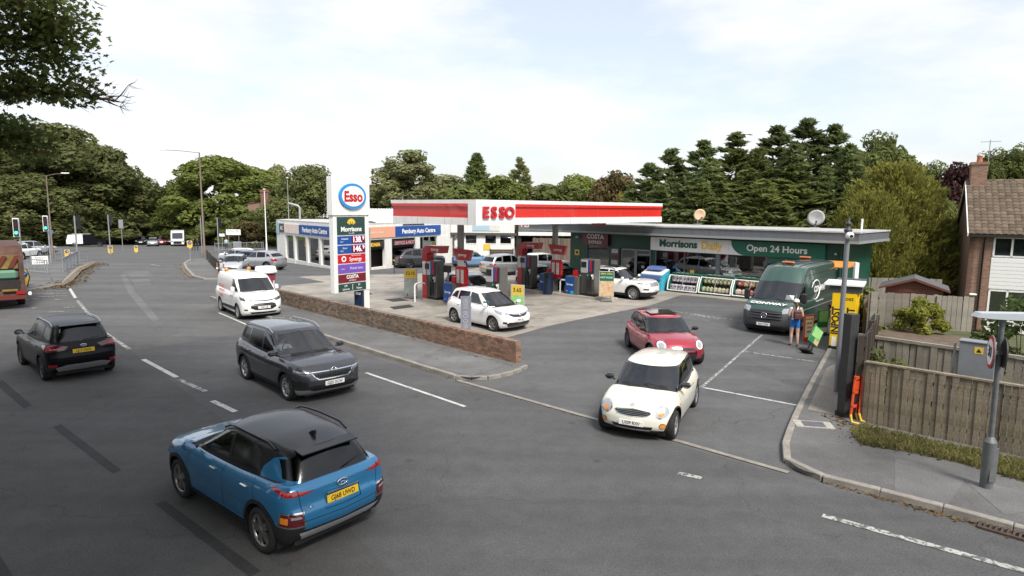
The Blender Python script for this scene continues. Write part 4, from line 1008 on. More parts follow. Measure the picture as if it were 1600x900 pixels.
def build_karoq(loc, head):
 S = spec_suv(tail=(-2.10, -1.84), roofend=.05, w1=.685, H=1.63)
 P = mat('graphite_grey_paint', (.055, .058, .068), .25, .5, coat=.8)
 S['fplate'] = (2.195, 0, .50)
 S['regions'] = [
  G_('front', [(0, 1.07), (.77, 1.05), (.57, 1.47), (0, 1.51)], M_glass, 'windscreen'),
  G_('side', win_poly(S, .84, .20, -.20, -.18, .035, .12), M_glass, 'side_window', split=True),
  G_('side', win_poly(S, -.28, -.26, -1.12, -1.05, .035, .12), M_privacy, 'side_window', split=True),
  G_('side', win_poly(S, -1.20, -1.14, -1.82, -1.62, .07, .15), M_privacy, 'side_window', split=True),
  G_('rear', [(0, 1.12), (.66, 1.12), (.56, 1.42), (0, 1.45)], M_privacy, 'rear_window'),
  L_('side', [(2.2, .2), (2.2, .40), (1.7, .42), (.9, .34), (-.9, .34), (-1.7, .42), (-2.2, .46), (-2.2, .2)], paint_black, 'sill_cladding', .003, join=True),
  L_('front', [(0, .20), (.90, .20), (.90, .36), (.62, .37), (.5, .33), (0, .33)], M_silver, 'skid_plate', .006),
  L_('front', [(0, .35), (.55, .35), (.62, .46), (.45, .48), (0, .46)], M_grille, 'lower_intake', -.01),
  L_('front', [(.62, .42), (.90, .44), (.90, .60), (.66, .56)], M_grille, 'lower_intake', -.005),
  L_('front', [(0, .60), (.40, .60), (.50, .68), (.58, .80), (0, .80)], M_chrome, 'grille_surround', .006),
  L_('front', [(0, .625), (.39, .625), (.48, .69), (.55, .78), (0, .78)], M_grille, 'grille', -.004),
  L_('fcorner', corner('fcorner', [(2.12, .585, .72), (2.10, .60, .80), (1.72, .92, .865), (1.76, .92, .79), (2.0, .80, .735)]), M_dlens, 'headlamp', .004),
  L_('fcorner', corner('fcorner', [(2.12, .60, .765), (2.10, .61, .795), (1.80, .92, .845), (1.80, .92, .815)]), M_lens, 'daytime_lamp', .010),
  L_('rear', [(.50, .86), (.9, .86), (.9, 1.0), (.55, .98)], M_dred, 'tail_lamp', .006, join=True),
  L_('side', [(-1.75, .96), (-2.2, .86), (-2.2, 1.02), (-1.8, 1.02)], M_dred, 'tail_lamp', .006, join=True),
 ] + seams([(.92, .38), (.98, .75), (.88, 1.0)], [(-.24, .36), (-.24, 1.0)], [(-1.18, .80), (-1.10, 1.0)]) + arches(1.32, -1.32, .34, paint_black)
 r = vehicle('grey_car', 'graphite grey crossover with silver roof rails driving towards the viewer', 'car', loc, head, S, P, None, None, 'five', M_alloy, ('GJ25 OCW', None))
 for k in range(9):
  for s in (1, -1):
   b = MB(); y = s * (.03 + k * .055); h = .13 if abs(y) < .40 else .09
   b.box((2.185 - .12 * abs(y) ** 2, y, .705 + (0 if abs(y) < .4 else .02)), (.025, .012, h)); b.build('grille_slat', M_dkalloy, r)
 add_mirror(r, .74, .84, 1.08, P); rails(r, .15, -1.65, .675, S['gh']['roof'], M_silver, .07); handles(r, (.05, -.95), .905, .92, P)
 add_interior(r, .05, -.90, 1.06, .72, .78); emblem(r, 2.15, .835, .045, .045, 'wing', tilt=R(-25))
 wiper(r, (1.10, .55, 1.07), (1.02, -.05, 1.09)); wiper(r, (1.12, .0, 1.075), (1.02, -.60, 1.07))
 return r

def mini(name, label, loc, head, P, RP, plates, new=False):
 f = .05 if new else 0
 S = dict(w=.842 + f * .5, r=.31, wb=2.47, tw=.195, outline=outline(1.85 + f, -1.85, .842 + f * .5, (.03, .10, .22, .44, .85), (.02, .08, .20, .42, .75)), front=[(0, .14), (.12, .04), (.3, 0), (.5, .0), (.66, .03), (.82, .10), (.93, .19), (1, .34)], rear=REAR,
             side=[(0, .08), (.08, .04), (.25, .012), (.5, .0), (.66, .0), (.8, .02), (.9, .055), (.96, .085), (1, .13)], crown=.10,
             deck=[(1.9, .74), (1.75, .80), (1.45, .88), (1.1, .935), (.85, .965), (.4, .93), (-.8, .95), (-1.5, .985), (-1.85, .96)],
             zb=[(1.85, .22), (1.4, .18), (-1.4, .20), (-1.85, .28)], fplate=(1.862 + f, 0, .42), rplate=(-1.85, 0, .7))
 S['gh'] = dict(xf0=.98, xf1=.38, xr0=-1.74, xr1=-1.46, w0=.735 + f * .4, w1=.615, bowf=.22, wr=.92, roof=[(1.0, 1.26), (.4, 1.365), (-.2, 1.405), (-.9, 1.395), (-1.5, 1.35), (-1.75, 1.33)], drop=.05, fbul=.02)
 blk = mat('gloss_black_trim', (.012, .012, .013), .15, coat=1)
 S['regions'] = [
  L_('top', [(.98, -.01), (.98, .3), (.86, .60), (.80, .72), (.68, .72), (.78, .55), (.90, .3), (.92, -.01)], paint_black, 'cowl', .002),
  G_('any', [(1.2, .85), (1.2, 1.30), (.44, 1.325), (-.3, 1.345), (-1.0, 1.335), (-1.9, 1.27), (-1.9, .85)], blk, 'pillar_band', 0),
  G_('front', [(0, .95), (.665, .93), (.55, 1.30), (0, 1.325)], M_glass, 'windscreen'),
  G_('side', win_poly(S, .66, .28, -.55, -.50, .045, .09), M_glass, 'side_window', split=True),
  G_('side', win_poly(S, -.62, -.57, -1.45, -1.26, .045, .10), M_privacy, 'side_window', split=True),
  G_('rear', [(0, 1.0), (.56, 1.0), (.50, 1.28), (0, 1.29)], M_privacy, 'rear_window'),
  L_('side', [(1.95, .1), (1.95, .27), (.8, .28), (-.8, .28), (-1.9, .30), (-1.9, .1)], paint_black, 'sill_cladding', .003, join=True),
  L_('front', [(0, .1), (.9, .1), (.9, .26), (.5, .245), (0, .245)], paint_black, 'sill_cladding', .003, join=True),
 ]
 if not new:
  S['regions'] += [
   L_('front', ellipse(.135, .125, 28, .585, .66), M_chrome, 'headlamp_ring', .006), L_('front', ellipse(.118, .108, 28, .585, .66), M_lens, 'headlamp', .012),
   L_('front', ellipse(.055, .05, 20, .575, .63), M_amber, 'indicator', .016),
   L_('front', [(0, .545), (.26, .55), (.36, .60), (.40, .635), (.36, .66), (0, .70)], M_chrome, 'grille_surround', .006),
   L_('front', [(0, .562), (.25, .567), (.34, .61), (.37, .635), (.34, .645), (0, .682)], M_grille, 'grille', -.002),
   L_('front', [(0, .28), (.40, .285), (.44, .36), (0, .36)], M_grille, 'lower_intake', -.006),
   L_('front', ellipse(.068, .062, 20, .62, .38), M_chrome, 'fog_lamp_ring', .005), L_('front', ellipse(.052, .047, 20, .62, .38), M_amber, 'fog_lamp', .009),
  ]
 else:
  S['regions'] += [
   L_('front', ellipse(.14, .135, 28, .60, .685), M_grille, 'headlamp_ring', .006), L_('front', ellipse(.125, .12, 28, .60, .685), mat('lamp_ring_white', (.8, .8, .8), .3), 'daytime_lamp', .012),
   L_('front', ellipse(.085, .08, 24, .60, .685), M_lens, 'headlamp', .016),
   L_('front', [(0, .26), (.42, .26), (.50, .42), (.46, .58), (.36, .63), (0, .64)], blk, 'grille', .002),
   L_('front', [(0, .50), (.42, .50), (.42, .545), (0, .545)], P, 'grille_bar', .010),
   L_('front', [(.62, .26), (.74, .27), (.76, .42), (.66, .40)], M_grille, 'lower_intake', .003),
  ]
 S['regions'] += seams([(.80, .30), (.86, .6), (.80, .88)], [(-.66, .30), (-.62, .88)]) + arches(1.235, -1.235, .31, paint_black, .035)
 r = vehicle(name, label, 'car', loc, head, S, P, RP, None, 'twin' if not new else 'ten', M_alloy if not new else M_dkalloy, plates)
 add_mirror(r, .60, .75 + f * .3, .99, blk, (.13, .20, .14)); handles(r, (-.42,), .835, .80, M_chrome)
 add_interior(r, -.05, -.80, .98, .68, .62)
 if not new:
  for k in range(3):
   b = MB(); z = .585 + k * .032; b.tube([(1.845 - .16 * y * y - .03 - k * .014, y, z + .01 - .02 * abs(y)) for y in np.linspace(-.33, .33, 9)], .0065, 0, 5); b.build('grille_bar', M_chrome, r)
  emblem(r, 1.72, .795, .035, .02, 'wing', tilt=R(-50))
 wiper(r, (.93, .50, .985), (.82, -.02, 1.03)); wiper(r, (.95, -.05, .99), (.85, -.52, 1.0))
 for s in (1, -1):
  b = MB(); b.lathe([(.001, .03), (.03, .03), (.034, 0)], 0, 12, 'Y'); o = b.build('side_indicator', M_amber, r, (.98, s * .815, .70), (0, 0, 0 if s > 0 else math.pi))
 return r, S

def build_jazz(loc, head):
 P = M_white
 S = spec_suv(w=.848, xf=2.02, xr=-1.97, wb=2.53, H=1.525, hood=.96, belt=.99, cowl=1.36, r=.305, ws1=.32, tail=(-1.86, -1.66), roofend=.09, w1=.60, nose=.80)
 S['deck'] = [(2.02, .74), (1.92, .78), (1.7, .88), (1.4, .95), (1.2, .96), (.3, .955), (-.8, 1.0), (-1.6, 1.06), (-1.97, 1.03)]
 S['zb'] = [(2.02, .22), (1.6, .18), (-1.6, .20), (-1.97, .3)]; S['fplate'] = (2.03, 0, .50); S['ftilt'] = 0
 S['regions'] = [
  G_('front', [(0, .98), (.70, .96), (.54, 1.40), (0, 1.44)], M_glass, 'windscreen'),
  G_('side', win_poly(S, 1.06, .90, .58, .56, .03, .30), M_glass, 'side_window', split=True),
  G_('side', win_poly(S, .53, .14, -.28, -.26, .03, .11), M_glass, 'side_window', split=True),
  G_('side', win_poly(S, -.36, -.34, -1.10, -1.05, .03, .11), M_privacy, 'side_window', split=True),
  G_('side', win_poly(S, -1.16, -1.12, -1.64, -1.34, .05, .13), M_privacy, 'side_window', split=True),
  G_('rear', [(0, 1.10), (.62, 1.10), (.54, 1.36), (0, 1.38)], M_privacy, 'rear_window'),
  L_('front', [(0, .22), (.50, .22), (.62, .36), (.50, .42), (0, .40)], M_grille, 'lower_intake', -.006),
  L_('front', [(0, .60), (.30, .62), (.48, .70), (.62, .74), (.58, .78), (.40, .755), (0, .73)], M_grille, 'grille', .004),
  L_('front', [(0, .685), (.26, .70), (.50, .755), (.50, .775), (.24, .73), (0, .715)], M_chrome, 'grille_bar', .009),
  L_('fcorner', corner('fcorner', [(1.95, .50, .70), (1.93, .56, .775), (1.40, .85, .90), (1.46, .85, .82), (1.72, .80, .73)]), M_lens, 'headlamp', .006),
  L_('front', [(.60, .36), (.72, .37), (.72, .45), (.58, .44)], M_grille, 'fog_lamp_recess', .003),
  L_('rcorner', corner('rcorner', [(-1.93, .60, .76), (-1.80, .85, .78), (-1.62, .85, 1.0), (-1.66, .84, 1.05), (-1.90, .64, 1.05)]), M_red, 'tail_lamp', .006),
 ] + seams([(1.02, .32), (1.05, .65), (.98, .90)], [(-.32, .30), (-.32, .95)], [(-1.18, .72), (-1.10, .98)]) + arches(1.265, -1.265, .305)
 r = vehicle('white_car', 'white five-door hatchback by the brick wall with a driver in teal', 'car', loc, head, S, P, None, None, 'twin', mat('two_tone_alloy', (.32, .31, .30), .3, .8), ('FP68 LSK', None))
 add_mirror(r, .92, .78, 1.00, P); handles(r, (-.05, -.90), .838, .86, P); add_interior(r, .12, -.80, 1.0, .7, 1.0)
 emblem(r, 2.02, .70, .06, .05, 'h', tilt=R(-10)); wiper(r, (1.30, .5, .99), (1.2, -.1, 1.02)); wiper(r, (1.32, -.1, 1.0), (1.2, -.6, .99))
 return r, S

def build_cherokee(loc, head):
 S = spec_suv(w=.93, xf=2.27, xr=-2.30, wb=2.70, H=1.67, hood=1.06, belt=1.08, cowl=1.15, r=.36, ws1=.30, tail=(-2.14, -1.80), roofend=.10, w1=.66, nose=.94)
 P = M_white
 S['fplate'] = (2.285, 0, .52)
 S['regions'] = [
  G_('front', [(0, 1.10), (.78, 1.09), (.59, 1.53), (0, 1.57)], M_glass, 'windscreen'),
  G_('side', win_poly(S, .86, .24, -.20, -.18, .035, .12), M_glass, 'side_window', split=True),
  G_('side', win_poly(S, -.28, -.26, -1.15, -1.08, .035, .12), M_privacy, 'side_window', split=True),
  G_('side', win_poly(S, -1.24, -1.18, -1.86, -1.6, .07, .15), M_privacy, 'side_window', split=True),
  L_('side', [(2.3, .2), (2.3, .46), (1.8, .46), (.9, .36), (-.9, .36), (-1.8, .46), (-2.3, .46), (-2.3, .2)], paint_black, 'sill_cladding', .003, join=True),
  L_('front', [(0, .2), (.95, .2), (.95, .42), (.6, .44), (0, .44)], paint_black, 'sill_cladding', .003, join=True),
  L_('front', [(.62, .86), (.93, .90), (.93, .95), (.64, .92)], M_dlens, 'headlamp', .004),
  L_('front', [(.62, .56), (.86, .58), (.86, .66), (.64, .66)], M_dlens, 'fog_lamp', .003),
  G_('top', [(.05, -.01), (.05, .38), (-.75, .38), (-.75, -.01)], mat('gloss_black_trim', (.012, .012, .013), .15, coat=1), 'sunroof', .003),
 ] + [L_('front', [(y - .03, .74), (y + .03, .74), (y + .03, .93), (y - .03, .93)], M_grille, 'grille_slot', .004) for y in (.10, .21, .32, .43)] + [L_('front', [(0, .74), (.03, .74), (.03, .93), (0, .93)], M_grille, 'grille_slot', .004)] \
  + seams([(.92, .40), (.98, .75), (.88, 1.02)], [(-.24, .38), (-.24, 1.02)], [(-1.2, .84), (-1.12, 1.02)]) + arches(1.35, -1.35, .36, paint_black)
 r = vehicle('white_car', 'white off-road estate with slotted grille leaving the pumps by the shop', 'car', loc, head, S, P, None, None, 'ten', M_alloy, ('YK15 JHF', None))
 add_mirror(r, .76, .86, 1.12, P); handles(r, (.05, -.98), .915, .95, P); rails(r, .15, -1.6, .66, S['gh']['roof'], M_dkalloy, .07); add_interior(r, .05, -.9, 1.10, .74, .8)
 return r

def build_connect(loc, head):
 P = M_white
 S = dict(w=.90, r=.325, wb=2.66, outline=outline(2.20, -2.22, .90, (.03, .09, .20, .40, .8), (.01, .02, .05, .14, .4)), side=SIDE, front=[(0, .12), (.1, .03), (.3, 0), (.5, .0), (.62, .04), (.78, .12), (.92, .22), (1, .34)], rear=[(0, .06), (.3, .0), (.8, .0), (1, .04)],
             deck=[(2.2, .92), (2.0, .98), (1.7, 1.10), (1.45, 1.16), (1.2, 1.16), (.3, 1.13), (-2.22, 1.16)], zb=[(2.2, .24), (1.6, .19), (-1.6, .22), (-2.22, .32)], fplate=(2.205, 0, .55), rplate=(-2.22, 0, .8))
 S['gh'] = dict(xf0=1.66, xf1=.78, xr0=-2.215, xr1=-2.12, w0=.80, w1=.735, bowf=.20, bowr=.03, wr=.99, roof=[(1.6, 1.62), (.8, 1.79), (0, 1.85), (-1.5, 1.86), (-2.2, 1.83)], drop=.07, bulge=.025, fbul=.05, rbul=.01)
 S['regions'] = [
  G_('front', [(0, 1.18), (.73, 1.16), (.645, 1.66), (0, 1.70)], M_glass, 'windscreen'),
  G_('side', [(1.28, 1.17), (.50, 1.15), (.46, 1.66), (.62, 1.66)], M_glass, 'side_window', split=True),
  L_('side', [(.98, .34), (-.93, .34), (-.93, .46), (.98, .50)], paint_black, 'side_moulding', .006),
  L_('front', [(0, .44), (.34, .44), (.54, .54), (.50, .68), (.36, .72), (0, .72)], M_grille, 'grille', .004),
  L_('front', [(0, .79), (.40, .80), (.45, .835), (.40, .845), (0, .83)], M_grille, 'upper_grille', .004),
  L_('front', [(0, .28), (.50, .28), (.58, .36), (0, .36)], M_grille, 'lower_intake', -.004),
  L_('fcorner', corner('fcorner', [(2.08, .50, .85), (2.06, .64, .78), (1.78, .90, .88), (1.66, .90, 1.02), (1.9, .78, .95)]), M_dlens, 'headlamp', .006),
  L_('front', [(.64, .42), (.76, .43), (.76, .49), (.64, .48)], M_grille, 'fog_lamp', .004),
 ] + seams([(1.36, .36), (1.40, .8), (1.28, 1.12)], [(.42, .34), (.42, 1.12)], [(-.72, .34), (-.72, 1.12)], [(.42, .88), (-.72, .88)]) + [G_('side', seam((.42, 1.10), (.40, 1.72)), M_seam, 'panel_gap', -.003, join=True)] + arches(1.33, -1.33, .325)
 S['gh']['sink'] = .08
 r = vehicle('white_van', 'small white panel van with amber beacons on its roof beside the brick wall', 'van', loc, head, S, P, None, None, 'ten', M_silver, ('YP67 LBJ', None))
 add_mirror(r, 1.02, .82, 1.22, P, (.12, .17, .24)); handles(r, (.56,), .895, .95, paint_black); add_interior(r, .30, .2, 1.15, .74, 1.1)
 for s in (1, -1):
  b = MB(); b.cyl((0, 0, 0), .085, .05, 1, 16); b.lathe([(.08, .05), (.08, .14), (.05, .17), (.001, .18)], 0, 16); b.build('beacon', [M_amber, paint_black], r, (-1.45, s * .50, 1.80))
 b = MB(); b.tube([(0, 0, 0), (-.12, 0, .22)], .008, 0, 5); b.build('roof_antenna', paint_black, r, (.55, 0, 1.82))
 wiper(r, (1.58, .45, 1.19), (1.45, -.15, 1.24)); wiper(r, (1.58, -.15, 1.2), (1.46, -.66, 1.19))
 rd = mat('faded_red_print', (.55, .10, .09), .5)
 text('AMBLESIDE', .20, rd, r, (-.85, -.895, 1.25), FACE, bold=.0, shear=.15, squash=.9, name='side_lettering')
 text('01892 825 325', .14, rd, r, (-.85, -.90, 1.05), FACE, name='side_lettering'); text('ROADS', .18, rd, r, (-.95, -.91, .82), FACE, name='side_lettering')
 return r

def build_sprinter(loc, head):
 P = mat('dark_green_paint', (.028, .072, .058), .3, .15, coat=.8)
 GP = mat('grey_bumper', (.045, .05, .052), .5)
 wb = 4.15; fx = wb / 2
 S = dict(w=1.0, r=.345, wb=wb, tw=.22, outline=outline(fx + 1.0, -fx - 1.45, 1.0, (.03, .10, .22, .42, .8), (.01, .02, .05, .12, .3)), side=[(0, .06), (.1, .02), (.3, .0), (.6, .0), (.85, .015), (.95, .05), (1, .09)], n=90,
             front=[(0, .14), (.1, .04), (.25, 0), (.45, .0), (.6, .03), (.78, .10), (.92, .20), (1, .32)], rear=[(0, .05), (.3, 0), (1, .03)],
             deck=[(fx + 1.0, 1.02), (fx + .85, 1.08), (fx + .5, 1.22), (fx + .15, 1.31), (fx - .2, 1.30), (0, 1.28), (-fx - 1.45, 1.28)], zb=[(fx + 1, .28), (fx + .5, .22), (-fx, .3), (-fx - 1.45, .4)], fplate=(fx + 1.01, 0, .44), rplate=(-fx - 1.4, 0, .8))
 S['gh'] = dict(xf0=fx + .40, xf1=fx - .95, xr0=-fx - 1.44, xr1=-fx - 1.36, w0=.93, w1=.80, bowf=.24, bowr=.03, wr=.99, drop=.10, bulge=.035, fbul=.10, rbul=.01, sink=.10,
                   roof=[(fx + .4, 2.10), (fx - .3, 2.36), (fx - .95, 2.56), (fx - 1.7, 2.65), (-1, 2.66), (-fx - 1.4, 2.63)])
 S['regions'] = [
  G_('front', [(0, 1.32), (.83, 1.29), (.745, 1.96), (0, 2.02)], M_glass, 'windscreen'),
  G_('side', [(fx - .02, 1.36), (fx - .92, 1.32), (fx - .92, 1.95), (fx - .52, 1.97)], M_glass, 'side_window', split=True),
  L_('front', [(0, .2), (1.1, .2), (1.1, .86), (.72, .86), (.60, .60), (0, .58)], GP, 'bumper', .004, join=True),
  L_('side', [(fx + 1.1, .2), (fx + 1.1, .84), (fx + .62, .80), (fx + .42, .45), (fx + .42, .2)], GP, 'bumper', .004, join=True),
  L_('side', [(fx - .45, .46), (-fx + .45, .46), (-fx + .45, .62), (fx - .45, .62)], GP, 'side_moulding', .006, join=True),
  L_('front', [(0, .56), (.62, .60), (.68, .80), (.66, .97), (0, 1.0)], M_dkalloy, 'grille_surround', .004),
  L_('front', [(0, .59), (.59, .63), (.64, .80), (.62, .945), (0, .975)], M_grille, 'grille', .0),
  L_('fcorner', corner('fcorner', [(fx + .88, .70, .88), (fx + .62, 1.0, .93), (fx + .52, 1.0, 1.10), (fx + .80, .76, 1.08), (fx + .86, .71, 1.0)]), M_lens, 'headlamp', .006),
  L_('front', [(0, .27), (.62, .27), (.66, .38), (0, .38)], M_grille, 'lower_intake', -.006),
  L_('side', [(fx - .4, .90), (-fx - 1.4, .90), (-fx - 1.4, .93), (fx - .4, .93)], mat('bare_strip', (.25, .30, .28), .4), 'waist_strip', .003),
  G_('top', [(fx - 1.2, .55), (-fx - 1.2, .55), (-fx - 1.2, .52), (fx - 1.2, .52)], P, 'roof_rib', .02), G_('top', [(fx - 1.2, .25), (-fx - 1.2, .25), (-fx - 1.2, .22), (fx - 1.2, .22)], P, 'roof_rib', .02),
 ] + seams([(fx + .40, .70), (fx + .36, 1.24)], [(fx - .98, .4), (fx - .98, 1.24)], [(fx - 2.2, .4), (fx - 2.2, 1.24)]) \
  + [G_('side', seam((fx - 1.0, 1.2), (fx - 1.0, 2.2), .02), M_seam, 'panel_gap', -.003, join=True), G_('side', seam((fx - 2.2, 1.2), (fx - 2.2, 2.3), .02), M_seam, 'panel_gap', -.003, join=True), G_('side', seam((fx - 1.0, 1.42), (-fx - 1.2, 1.42), .02), M_seam, 'panel_gap', -.003, join=True), G_('side', seam((fx - 1.0, 2.22), (-fx - 1.2, 2.26), .02), M_seam, 'panel_gap', -.003, join=True)] \
  + arches(fx, -fx, .345, GP, .05)
 r = vehicle('green_van', 'dark green high-roof delivery van parked by the yellow lockers', 'van', loc, head, S, P, None, None, 'steel', M_dkalloy, ('KR71 CZA', None))
 for k in range(3):
  b = MB(); z = .68 + k * .10; b.tube([(fx + 1.0 - .16 * y * y - .035 * k - (.04 if abs(y) > .5 else 0), y, z) for y in np.linspace(-.60, .60, 11)], .022, 0, 6); b.build('grille_bar', M_dkalloy, r)
 emblem(r, fx + 1.005, .79, .105, .105, 'star', tilt=R(-10))
 wl = mat('white_print', (.82, .82, .80), .5)
 # lettering that lies on the sloping bonnet
 text('CONWAY', .26, wl, r, (fx + .60, 0, 1.212), (R(17), 0, R(90)), bold=.035, squash=1.15, name='bonnet_lettering')
 lf = text('CONWAY', .34, wl, r, (-.55, .978, 1.62), (R(90), 0, R(180)), bold=.035, shear=.15, name='side_lettering')
 b = MB(); pts = [(.55 * math.cos(R(a)), 0, .40 * math.sin(R(a))) for a in range(20, 300, 12)]; b.tube(pts, [.01 + .022 * math.sin(math.pi * i / (len(pts) - 1)) for i in range(len(pts))], 0, 5); b.build('side_emblem', wl, r, (.0, .972, 1.60))
 text('AGGREGATES WASTE ASPHALT', .075, wl, r, (-.6, .998, 1.10), (R(90), 0, R(180)), name='side_lettering')
 for x, s in ((fx - 1.5, .52), (-fx - .9, -.35)):
  b = MB(); b.box((0, 0, .05), (.16, .50, .10), 0, 0, .04); b.box((0, 0, .0), (.10, .2, .05), 1); b.build('beacon', [mat('amber_beacon', (.50, .13, .04), .2, coat=1), paint_black], r, (x, 0 if x > 0 else -.4, 2.655))
 for s in (1, -1):
  b = MB(); b.box((0, s * .16, .02), (.14, .22, .40), 0, 0, .05); b.tube([(0, 0, -.08), (0, s * .1, -.08)], .03, 0, 6); b.build('wing_mirror', paint_black, r, (fx - .12, s * .95, 1.42))
 add_interior(r, fx - .95, fx - 1.0, 1.32, .8, fx - .1); b = MB(); b.tube([(0, 0, 0), (-.1, 0, .2)], .01, 0, 5); b.build('roof_antenna', paint_black, r, (fx - .98, .0, 2.55))
 wiper(r, (fx + .30, .6, 1.345), (fx + .15, -.1, 1.38)); wiper(r, (fx + .33, -.1, 1.35), (fx + .18, -.75, 1.34))
 b = MB(); b.box((0, 0, 0), (.02, .30, .20)); b.build('dashboard_paper', wl, r, (fx + .0, .62, 1.44), (0, R(-30), 0))
 return r

# ---- plainer cars for the rows standing farther off
def build_plain(name, label, loc, head, P, kind='hatch', group=None, plates=('', None), front_detail=True, tail=M_red, wheel='five', rimmat=None):
 if kind == 'hatch': S = spec_suv(w=.83, xf=1.88, xr=-1.80, wb=2.42, H=1.47, hood=.96, belt=.97, cowl=1.06, r=.295, ws1=.35, tail=(-1.70, -1.42), roofend=.08, w1=.59, nose=.80)
 elif kind == 'suv': S = spec_suv(w=.92, xf=2.25, xr=-2.28, wb=2.72, H=1.66, hood=1.03, belt=1.05, cowl=1.15, r=.355, ws1=.28, tail=(-2.14, -1.74), roofend=.10, w1=.65, nose=.90)
 elif kind == 'bigsuv': S = spec_suv(w=.98, xf=2.42, xr=-2.55, wb=3.0, H=1.72, hood=1.06, belt=1.10, cowl=1.22, r=.385, ws1=.30, tail=(-2.42, -1.86), roofend=.13, w1=.68, nose=.92)
 elif kind == 'cross': S = spec_suv(w=.885, xf=2.10, xr=-2.15, wb=2.63, H=1.60, hood=1.0, belt=1.06, cowl=1.12, r=.345, ws1=.25, tail=(-2.04, -1.50), roofend=.14, w1=.60, nose=.88)
 else:  # saloon
  S = spec_suv(w=.90, xf=2.24, xr=-2.36, wb=2.80, H=1.43, hood=.92, belt=.94, cowl=1.0, r=.33, ws1=.25, tail=(-1.95, -1.10), roofend=.10, w1=.58, nose=.76)
 g = S['gh']; d, rf = curve(S['deck']), curve(g['roof']); xf, xr, w = S['outline'][0][0], S['outline'][-1][0], S['w']
 c0, c1 = g['xf0'], g['xf1']; bz = float(d(.3)); H = max(p[1] for p in g['roof'])
 xe = g['xr1'] + .10
 S['regions'] = [
  G_('front', [(0, bz + .03), (g['w0'] - .06, bz + .02), (g['w1'] - .06, H - .14), (0, H - .10)], M_glass, 'windscreen'),
  G_('side', win_poly(S, c0 - .30, c1 - .06, -.20, -.18), M_glass, 'side_window', split=True),
  G_('side', win_poly(S, -.28, -.26, max(-1.10, xe), max(-1.02, xe + .1)), M_privacy, 'side_window', split=True),
  G_('rear', [(0, bz + .12), (g['w0'] - .16, bz + .12), (g['w1'] - .08, H - .22), (0, H - .19)], M_privacy, 'rear_window'),
  L_('front', [(0, .52), (.42, .52), (.50, .62), (.46, S['deck'][0][1] - .12), (0, S['deck'][0][1] - .10)], M_grille, 'grille', .002),
  L_('fcorner', corner('fcorner', [(xf - .07, .54, S['deck'][0][1] - .14), (xf - .30, w, S['deck'][0][1] - .06), (xf - .5, w, S['deck'][0][1] + .05), (xf - .14, .60, S['deck'][0][1] - .02)]), M_lens, 'headlamp', .005),
  L_('front', [(0, .24), (.70, .24), (.70, .36), (0, .36)], M_grille, 'lower_intake', .002),
  L_('rcorner', corner('rcorner', [(xr + .05, .50, bz - .20), (xr + .24, w, bz - .22), (xr + .46, w, bz - .02), (xr + .10, .54, bz - .03)]), tail, 'tail_lamp', .006),
 ]
 if kind in ('suv', 'bigsuv', 'cross') : S['regions'] += [G_('side', win_poly(S, -1.20, -1.14, xe - .18, xe + .10, .07, .15), M_privacy, 'side_window', split=True), L_('side', [(xf, .2), (xf, .42), (.9, .34), (-.9, .34), (xr, .44), (xr, .2)], paint_black, 'sill_cladding', .003, join=True)]
 S['regions'] += seams([(c0 - .20, .36), (c0 - .26, .9)], [(-.24, .36), (-.24, .9)]) + arches(S['wb'] / 2, -S['wb'] / 2, S['r'], paint_black if kind in ('suv', 'cross') else None)
 r = vehicle(name, label, 'car', loc, head, S, P, None, group, wheel, rimmat or M_alloy, plates, False)
 add_mirror(r, c0 - .38, w - .07, bz + .05, P); add_interior(r, .05, -.85, bz + .02, .68, c0 - .35)
 return r
# ------------------------------------------------------------------ filling station
SA, SB = Vector((.719, -.695, 0)), Vector((.695, .719, 0)); ANG = math.atan2(-.695, .719)
W_ = mat('white_panel', (.80, .80, .79), .35, noise=(.7, .05)); W2 = mat('white_render', (.76, .76, .74), .7, noise=(1.2, .08))
REDP = mat('canopy_red', (.62, .028, .022), .22, coat=.6); RED = mat('sign_red', (.50, .012, .022), .3); DKRED = mat('arch_red', (.40, .012, .018), .28, coat=.5)
GREEN = mat('shop_green', (.008, .070, .046), .45, noise=(.8, .15)); GREEN2 = mat('sign_green', (.010, .135, .085), .4); DGREEN = mat('panel_green', (.022, .06, .052), .4)
GREYF = mat('fascia_grey', (.135, .148, .158), .45, noise=(3, .08)); GREY = mat('pump_grey', (.13, .125, .115), .4, .2); LGREY = mat('light_grey', (.42, .43, .44), .4)
BLUE = mat('sign_blue', (.012, .075, .30), .35); NAVY = mat('bin_navy', (.012, .025, .060), .4); YEL = mat('sign_yellow', (.72, .47, .06), .45); BLACK = mat('black', (.012, .012, .012), .5)
MAROON = mat('maroon', (.16, .012, .025), .35); PURPLE = mat('sign_purple', (.17, .08, .42), .4); ORANGE = mat('orange_panel', (.70, .27, .05), .45); PEACH = mat('faded_peach', (.72, .36, .24), .5)
WHT = mat('white_letter', (.84, .84, .82), .5); YLT = mat('yellow_letter', (.85, .55, .04), .4); GLT = mat('green_letter', (.010, .10, .072), .4); STEEL = mat('galvanised', (.34, .36, .38), .5, .5, noise=(9, .15))
SHOPG = glass('shop_glass', (.55, .58, .58), 1.5, .12); DKG = glass('dark_glass', (.12, .13, .13), 1.5, .10)
WOOD = mat('brown_board', (.075, .045, .028), .7, noise=(5, .3)); PAPER = mat('poster_paper', (.66, .66, .62), .6, noise=(9, .35))
